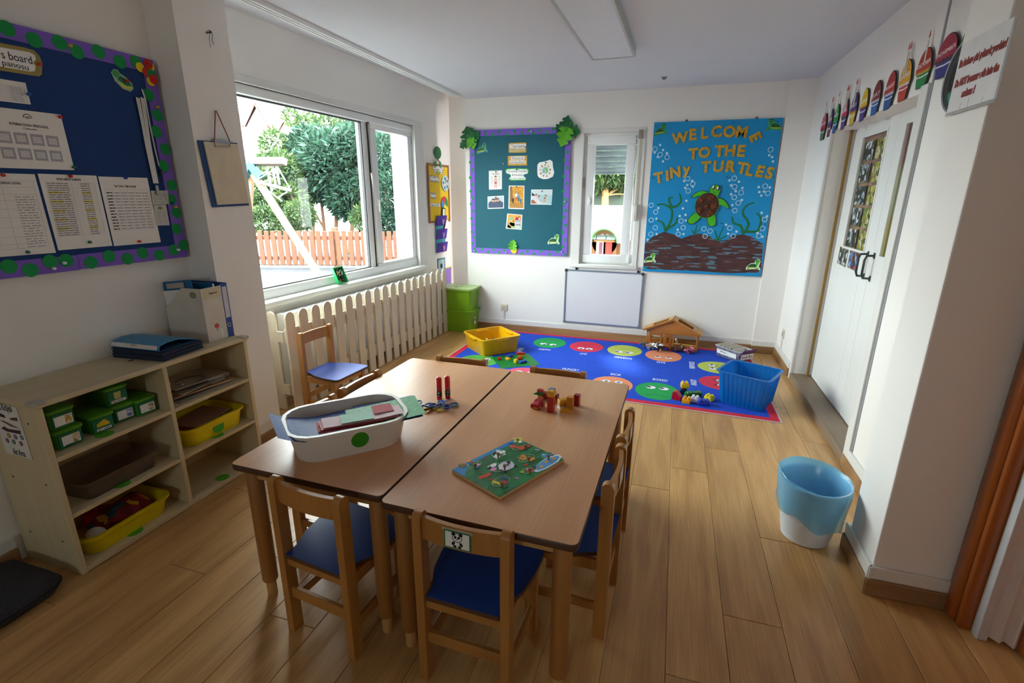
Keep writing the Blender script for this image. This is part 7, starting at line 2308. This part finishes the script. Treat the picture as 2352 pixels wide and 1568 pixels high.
for yc, nm, i in ((4.610, 'hinge side', 0), (4.350, 'handle side', 3)):
    t = thing('photo_print', 'colour photo print stuck below the door glass, %s' % nm, 'photo', M=F_DOOR.M(-yc, 1.170, .001, R(-2)), group='photo prints on the white door')
    ob('print', MB().box(-.112, -.068, 0, .112, .068, .0008), mat('#8a8a58', .5), t)
    ob('picture', MB().box(-.107, -.063, .0008, .107, .063, .0013), PHM[i], t)

# ------------------------------------------------------------------ waste bin with bag
wb_ = thing('waste_bin', 'white plastic waste bin lined with a pale blue bag', 'bin', (.752, 2.452, .0005))
N = 40
bmat = mat('#dfe8f2', .35, .01, sub=.0)
ob('bucket', MB().lathe([(.100, .0), (.106, .004), (.107, .03), (.1105, .032), (.152, .305), (.156, .308), (.156, .316), (.150, .316), (.108, .034), (.102, .008), (0, .008)], N), bmat, wb_, 40)
bag = MB()
L = []
for r0, z0, am in ((.094, .02, .004), (.106, .11, .004), (.122, .22, .005), (.146, .318, .002), (.156, .335, .002), (.160, .330, .002), (.1605, .306, .002), (.1545, .25, .004), (.1490, .19, .005), (.1440, .155, .004)):
    lp = []
    for i in range(N):
        a = 2 * PI * i / N
        wv = am * (math.sin(7 * a + 40 * z0) + .6 * math.sin(13 * a - 25 * z0))
        tilt = .018 * math.cos(a - 2.3) * (1 if z0 > .3 else 0)
        low = -.055 * max(0, math.cos(a + .7)) * (1 if (r0 > .140 and z0 < .2) else 0)
        rr = r0 + wv
        lp.append((rr * math.cos(a), rr * math.sin(a), z0 + tilt + low + (.012 * math.sin(5 * a) if z0 == .155 else 0)))
    L.append(lp)
bag.loft(L, True, False)
ob('bag', bag, film_mat('#a4def6', .46, .18, .55), wb_, 50)
# ------------------------------------------------------------------ outside the windows
GZ = .22


def depth_pt(u, v, d):
    return CAM_P + sight(u, v) * d


struct('ground', MB().box(-45, -12, -.3, -3.42, 45, GZ).box(-3.42, 6.5, -.3, 12, 45, GZ), mat('#3a3b40', .9, .12, 3, bump=.2))
FO0, FO1 = depth_pt(585, 612, 10), depth_pt(905, 612, 10)
dv = Vector((FO1.x - FO0.x, FO1.y - FO0.y, 0)).normalized()
nv = Vector((-dv.y, dv.x, 0))
A = Vector((FO0.x, FO0.y, GZ)) - dv * 1.6
ang = math.atan2(dv.y, dv.x)
gf = thing('garden_fence', 'orange brown picket fence along the yard outside the big window', 'fence', A, ang)
OP = wood('#6e4024', '#5a301a', .6, 'Z', 6, .1, 1, .08)
pm = MB().rbox(-.046, -.011, .06, .046, .011, .735, .006, 1)
fst = None
for i in range(40):
    o = ob('picket', pm, OP, gf, me=fst.data if fst else None)
    fst = fst or o
    o.location = (.128 * i, 0, rnd.uniform(-.006, .006))
for z in (.16, .56):
    ob('rail', MB().box(-.1, .012, z, 5.2, .035, z + .07), OP, gf)
for x in (1.55, 3.25):
    ob('fence_post', MB().rbox(x - .055, .036, 0, x + .055, .15, .80, .006), mat('#6a4c38', .7), gf)
ob('kerb', MB().box(-.1, .04, 0, 5.2, .2, .07), mat('#8a8680', .9), gf)

# swing frame
SWW = wood('#86684a', '#745638', .6, 'Z', 6, .1, 1, .04, key='swing')
lb_ = floor_at(737, 639, GZ)
dS = (lb_ - CAM_P).dot(_fw)
sw = thing('swing_frame', 'wooden garden swing frame with teal corner bracket', 'swing')
top = depth_pt(580, 378, dS)


def bar(p, q, wx, wy, m, name, par, up=Vector((0, 0, 1))):
    p, q = Vector(p), Vector(q)
    d = (q - p)
    L = d.length
    d.normalize()
    x = d.cross(_fw).normalized()
    y = d.cross(x)
    M_ = Matrix(((x.x, y.x, d.x, p.x), (x.y, y.y, d.y, p.y), (x.z, y.z, d.z, p.z), (0, 0, 0, 1)))
    return ob(name, MB().rbox(-wx / 2, -wy / 2, 0, wx / 2, wy / 2, L, .006, 1, M_), m, par)


bar(depth_pt(583, 400, dS), lb_, .115, .10, SWW, 'leg', sw)
bar(depth_pt(575, 400, dS + .1), floor_at(560, 640, GZ), .115, .10, SWW, 'leg', sw)
bar(depth_pt(540, 371, dS + .05), depth_pt(655, 371, dS - .25), .12, .11, mat('#6a5a4c', .6), 'beam', sw)
TLB = mat('#0a5a5e', .4)
bar(depth_pt(557, 371, dS + .0), depth_pt(583, 371, dS - .02), .13, .13, TLB, 'bracket', sw)
bar(depth_pt(572, 376, dS - .05), depth_pt(600, 408, dS - .05), .13, .12, TLB, 'bracket', sw)
bar(depth_pt(572, 376, dS - .02), depth_pt(556, 412, dS - .02), .13, .12, TLB, 'bracket', sw)
for u0, u1, v1 in ((611, 625, 440), (625, 634, 430), (634, 642, 425)):
    bar(depth_pt(u0, 380, dS), depth_pt(u1, v1, dS), .045, .02, mat('#6a6864', .7), 'strap', sw)
tzp = thing('trapeze', 'white rope trapeze hanging from the garden swing beam', 'swing')
RP = mat('#8a8a86', .7)
for p, q in (((638, 384), (592, 412)), ((638, 384), (665, 432)), ((596, 402), (612, 394)), ((592, 412), (596, 402)), ((596, 420), (640, 405)), ((620, 440), (648, 462)), ((636, 455), (660, 440))):
    ob('rope', MB().tube([depth_pt(*p, dS - .1), depth_pt(*q, dS - .1)], .012, 6), RP, tzp)
ob('trapeze_bar', MB().tube([depth_pt(592, 418, dS - .1), depth_pt(668, 437, dS - .1)], .028, 8), mat('#7c7872', .5), tzp)

# houses, garden wall, neighbouring white wing
struct('wall_garden', MB().box(-30, 17.4, GZ, 3, 17.6, 2.1, Matrix.Rotation(R(8), 4, 'Z')), mat('#d8d4c8', .9))
HW = mat('#dcd4c8', .9)
ROOF = wood('#7a3226', '#66281e', .7, 'X', 5, .2, 4, .04, key='roof')


def dormer(label, ap, bl, br, bk, d):
    t = thing('house', label, 'house')
    A_, B_, C_ = depth_pt(*ap, d), depth_pt(*bl, d), depth_pt(*br, d)
    e = depth_pt(*bk, d + 6) - A_
    e.z = 0
    B2, C2 = Vector((B_.x, B_.y, B_.z - 4.2)), Vector((C_.x, C_.y, B_.z - 4.2))
    C_.z = B_.z
    v = [A_, B_, B2, C2, C_]
    ob('wall', MB().add(v + [p + e for p in v], [(0, 1, 2, 3, 4), (9, 8, 7, 6, 5), (1, 6, 7, 2), (4, 3, 8, 9), (2, 7, 8, 3), (0, 5, 6, 1), (0, 4, 9, 5)]), HW, t)
    f_ = (_fw * -1)
    f_.z = 0
    f_ = f_.normalized() * .25
    for P_, sgn in ((B_, 1), (C_, 1)):
        s_ = (P_ - A_) * .18
        a, b = A_ + Vector((0, 0, .10)) + f_, P_ + s_ + Vector((0, 0, .10)) + f_
        n_ = 7
        for i in range(n_):      # courses of tiles stepping down the slope
            p0, p1 = a.lerp(b, i / n_), a.lerp(b, (i + 1) / n_)
            up = Vector((0, 0, .10))
            q = [p0, p1 + Vector((0, 0, .03)), p1 + up, p0 + up * .55]
            ob('tile_course', MB().add(q + [p + e - f_ for p in q], [(0, 1, 2, 3), (7, 6, 5, 4), (0, 4, 5, 1), (1, 5, 6, 2), (2, 6, 7, 3), (3, 7, 4, 0)]), ROOF, t)
    ob('barge_board', MB().tube([B_ + f_ * 1.1 + Vector((0, 0, .02)), A_ + f_ * 1.1 + Vector((0, 0, .05)), C_ + f_ * 1.1 + Vector((0, 0, .02))], .06, 4), mat('#8a6a60', .8), t)


dormer('far white house with a red tiled gable, the nearer taller one', (591, 243), (566, 292), (620, 296), (520, 240), 25)
dormer('far white house with a red tiled gable behind the garden tree', (664, 263), (640, 306), (692, 308), (590, 262), 29)
hl = thing('house', 'long white house wall with cornices beyond the shrubs', 'house')
w0, w1 = depth_pt(500, 360, 24), depth_pt(680, 330, 27)
wl = Vector((w1.x - w0.x, w1.y - w0.y, 0))
M_ = Matrix.Translation((w0.x, w0.y, 0)) @ Matrix.Rotation(math.atan2(wl.y, wl.x), 4, 'Z')
ob('wall', MB().box(-3, .1, .2, wl.length, 1, 4.95, M_), HW, hl)
for z in (4.75, 4.3, 3.8):
    ob('cornice', MB().box(-3, -.06, z, wl.length, .1, z + .14, M_), HW, hl)
p = depth_pt(897, 310, 8.6)
struct('wall_wing', MB().box(p.x, p.y, GZ, p.x + .5, p.y + 4, 3.6), mat('#dedcd6', .85))


def leafy(name, label, cat, blobs, n, Ls, cols, seed, trunk=None, droop=.2, tm='#7a5a44'):
    """tree or shrub: a trunk with limbs and a crown of single pointed leaves"""
    r = random.Random(seed)
    root = thing(name, label, cat, blobs[0][0])
    o0 = Vector(blobs[0][0])
    tot = sum(b[1] ** 2 for b in blobs)
    for ci, c in enumerate(cols):
        v, f = [], []
        for b in blobs:
            B = Vector(b[0]) - o0
            k = int(n * b[1] ** 2 / tot / len(cols))
            for _ in range(k):
                d = Vector((r.gauss(0, 1), r.gauss(0, 1), r.gauss(0, 1))).normalized()
                q = B + Vector((d.x * b[1], d.y * b[1], d.z * b[2])) * (r.uniform(.55, 1.0) ** .5)
                dr = (d * .7 + Vector((r.gauss(0, .6), r.gauss(0, .6), r.gauss(0, .5) - droop))).normalized()
                sd = dr.cross(Vector((r.gauss(0, 1), r.gauss(0, 1), r.gauss(0, 1)))).normalized()
                L = Ls * r.uniform(.6, 1.2)
                w = L * .16
                a = len(v)
                v += [q, q + dr * L * .45 + sd * w, q + dr * L, q + dr * L * .45 - sd * w]
                f.append((a, a + 1, a + 2, a + 3))
        o = ob('foliage', MB().add([tuple(x) for x in v], f), c, root)
        o['kind'] = 'stuff'
    if trunk:
        tb = MB()
        for path, r0, r1 in trunk:
            P = [Vector(x) - o0 for x in path]
            tb.tube(P, [r0 + (r1 - r0) * i / (len(P) - 1) for i in range(len(P))], 7)
        ob('trunk', tb, mat(tm, .9, .2, 12, bump=.5), root, 50)
    return root


def leafmat(h):
    m = film_mat(h, 1.0, .35, .35)
    return m


LF = [leafmat('#34482c'), leafmat('#445c34'), leafmat('#5a6c40')]
LB = [leafmat('#2c4436'), leafmat('#466254'), leafmat('#365240')]


def B(u, v, d, rp, k=1.0):
    return (tuple(depth_pt(u, v, d)), rp * d / CAM_F, rp * d / CAM_F * k)


def gp(u, d):
    q = depth_pt(u, 560, d)
    return (q.x, q.y, GZ)


leafy('oleander_tree', 'tall blue green oleander filling the middle of the big window', 'tree', [B(775, 385, 12.5, 82, 1.0), B(720, 350, 12.8, 55), B(830, 340, 12.3, 60), B(810, 450, 12.4, 55), B(855, 420, 12.2, 45), B(690, 420, 12.6, 45)], 15000, .21, LB, 3,
      [((gp(745, 12.6)), 0, 0)][:0] or [([gp(748, 12.6), depth_pt(742, 500, 12.6), depth_pt(735, 440, 12.6)], .05, .03), ([gp(770, 12.5), depth_pt(772, 500, 12.5), depth_pt(790, 430, 12.5)], .06, .03), ([gp(800, 12.4), depth_pt(812, 490, 12.4), depth_pt(805, 420, 12.4)], .06, .03), ([depth_pt(742, 520, 12.6), depth_pt(700, 450, 12.6)], .03, .015)])
leafy('shrub', 'yellow green bushy shrub behind the swing frame', 'shrub', [B(640, 400, 11.8, 52), B(600, 460, 11.6, 45), B(575, 430, 11.7, 35), B(665, 470, 11.7, 45), B(630, 330, 12.4, 30)], 7000, .14, LF, 5, [([gp(640, 11.8), depth_pt(636, 500, 11.8), depth_pt(650, 430, 11.8)], .04, .02), ([gp(690, 11.8), depth_pt(683, 490, 11.8), depth_pt(660, 420, 11.8)], .05, .02)])
leafy('shrub', 'low leafy shrub just behind the picket fence', 'shrub', [B(605, 505, 11.2, 30), B(660, 510, 11.2, 28), B(690, 495, 11.3, 32), B(840, 500, 11.3, 30)], 3600, .12, LF, 6)
leafy('shrub', 'dark green shrub seen through the small casement', 'shrub', [B(890, 370, 11.4, 42, 1.5), B(895, 450, 11.2, 38, 1.3), B(880, 510, 11.2, 28)], 5200, .16, LB, 7, [([gp(892, 11.4), depth_pt(890, 480, 11.4), depth_pt(882, 400, 11.4)], .06, .03)])
leafy('tree', 'thin topped young tree rising above the red roofs', 'tree', [B(705, 285, 13.5, 26, .9), B(668, 268, 13.6, 16), B(750, 300, 13.2, 30), B(800, 300, 13.2, 30)], 1900, .17, LF, 8, [([gp(720, 13.5), depth_pt(716, 420, 13.5), depth_pt(700, 290, 13.5)], .05, .015)])
for i, (u, v) in enumerate(((612, 627), (668, 624), (684, 628), (606, 640), (690, 655), (640, 648))):
    q = floor_at(u, v, GZ)
    solo('fallen_leaf', MB().prism([(-.06, 0), (0, -.03), (.07, 0), (0, .03)], 0, .006), mat('#c8a45a', .8), 'dry yellow leaf lying on the yard asphalt outside', 'leaf', q, rnd.uniform(0, 6), 'fallen leaves in the yard')

# behind the narrow window: play house, tree and wall
struct('wall_yard', MB().box(-3.2, 11.0, GZ, 4, 11.25, 6), mat('#4c554a', .9, .05, 2))
w2 = zc(1320, 300, 4.612)
F_PH = Frame((0, 8.2, 0), (1, 0, 0), (0, 0, 1))
ph_ = Flat(F_PH, 'play_house', 'beige plastic play house with white shingle roof behind the narrow window', 'play house', w2(340, 1100))
X = lambda u, v: ph_.l(*w2(u, v))
gx0, gx1 = -1.1, 1.0
zb_ = GZ - ph_.b
ob('house_wall', MB().box(gx0, zb_, -1.3, gx1, X(0, 1150)[1], -.02), mat('#7a4e2e', .6), ph_.root)
WSH = mat('#7c8884', .5, .02)
y_top, y_bot = X(0, 812)[1], X(0, 1130)[1]
for r_ in range(4):
    ya = y_top - (y_top - y_bot) * r_ / 4
    yb2 = y_top - (y_top - y_bot) * (r_ + 1) / 4
    o_a, o_b = -.55 + .16 * r_, -.55 + .16 * (r_ + 1)
    for i in range(14):
        xa = gx0 - .05 + .155 * i + (.07 if r_ % 2 else 0)
        ob('roof_tile', MB().add([(xa, yb2 - .012, o_b), (xa + .150, yb2 - .012, o_b), (xa + .150, ya, o_a), (xa, ya, o_a), (xa + .006, yb2 - .012, o_b + .03), (xa + .144, yb2 - .012, o_b + .03), (xa + .144, ya, o_a + .02), (xa + .006, ya, o_a + .02)], [(3, 2, 1, 0), (4, 5, 6, 7), (0, 1, 5, 4), (1, 2, 6, 5), (2, 3, 7, 6), (3, 0, 4, 7)]), WSH, ph_.root)
ob('ridge', MB().rbox(gx0 - .05, y_top - .02, -.62, gx1 + .05, y_top + .03, -.53, .02), WSH, ph_.root, 40)
ac = X(318, 1180)
ra = abs(X(195, 1180)[0] - ac[0])


def arch(r0, r1, z0, z1, m, nm, y_off=0.0):
    return ob(nm, MB().ring(ac[0], ac[1] + y_off, r0, r1, z0, z1, 26, 0, PI), m, ph_.root)


arch(ra * 1.15, ra * 1.55, -.02, .16, WSH, 'gable_roof')
arch(ra * 1.05, ra * 1.18, -.02, .12, mat('#5a9a48', .6), 'gable_lining')
ob('gable_panel', MB().disc(ac[0], ac[1], ra * 1.08, -.03, .03, 40), mat('#7a5030', .6), ph_.root)
ob('porch_wall', MB().box(ac[0] - ra * 1.06, zb_, -.03, ac[0] + ra * 1.06, ac[1], .03), mat('#7a5030', .6), ph_.root)
dk = mat('#8a98a0', .3)
ob('fan_window', MB().prism([(ac[0] + ra * .72 * math.cos(R(100 + 8 * i)), ac[1] + .02 + ra * .62 * math.sin(R(100 + 8 * i))) for i in range(11)] + [(ac[0] - .02, ac[1] + .02)], .03, .036), dk, ph_.root)
ob('fan_window', MB().prism([(ac[0] + ra * .72 * math.cos(R(0 + 8 * i)), ac[1] + .02 + ra * .62 * math.sin(R(0 + 8 * i))) for i in range(11)] + [(ac[0] + .02, ac[1] + .02)], .03, .036), dk, ph_.root)
ob('lintel', MB().rbox(ac[0] - ra * .9, X(0, 1165)[1], .03, ac[0] + ra * .9, X(0, 1145)[1], .06, .006), mat('#c08a58', .6), ph_.root)
q0, q1 = X(228, 1310), X(312, 1165)
ob('shutter_door', MB().rbox(q0[0], zb_ + .1, .03, q1[0], q1[1], .055, .008), mat('#d4d0c4', .5), ph_.root)
q0, q1 = X(258, 1310), X(303, 1180)
ob('door_window', MB().rbox(q0[0], zb_ + .3, .055, q1[0], q1[1], .060, .006), mat('#6a3a44', .4), ph_.root)
q0, q1 = X(325, 1310), X(402, 1170)
ob('red_door', MB().rbox(q0[0], zb_ + .1, .03, q1[0], q1[1], .058, .008), mat('#a82c24', .45), ph_.root)
T0 = depth_pt(*w2(325, 805), 10.2)
lt = lambda u, v, d=10.2: tuple(depth_pt(*w2(u, v), d))
leafy('tree', 'slim brown tree with bright leaves behind the play house', 'tree', [(lt(250, 500), .32, .28), (lt(420, 470), .34, .26), (lt(520, 500), .3, .26), (lt(330, 420), .5, .35), (lt(200, 400), .5, .4), (lt(520, 380), .5, .4)], 2600, .17, LF, 12,
      [([(T0.x, T0.y, GZ), lt(322, 805), lt(325, 690)], .085, .070), ([lt(325, 690), lt(300, 620), lt(285, 520)], .055, .035), ([lt(325, 690), lt(335, 600), lt(345, 500)], .06, .04), ([lt(325, 690), lt(440, 620), lt(520, 540)], .03, .02), ([lt(340, 685), lt(430, 672), lt(520, 672)], .02, .012)], tm='#a8764e')

# ------------------------------------------------------------------ fit lettering to its measured width
bpy.context.view_layer.update()
for o, wd_ in _fit:
    dx = o.dimensions.x / max(o.scale.x, 1e-6)
    if dx > 1e-5:
        o.scale.x = wd_ / dx
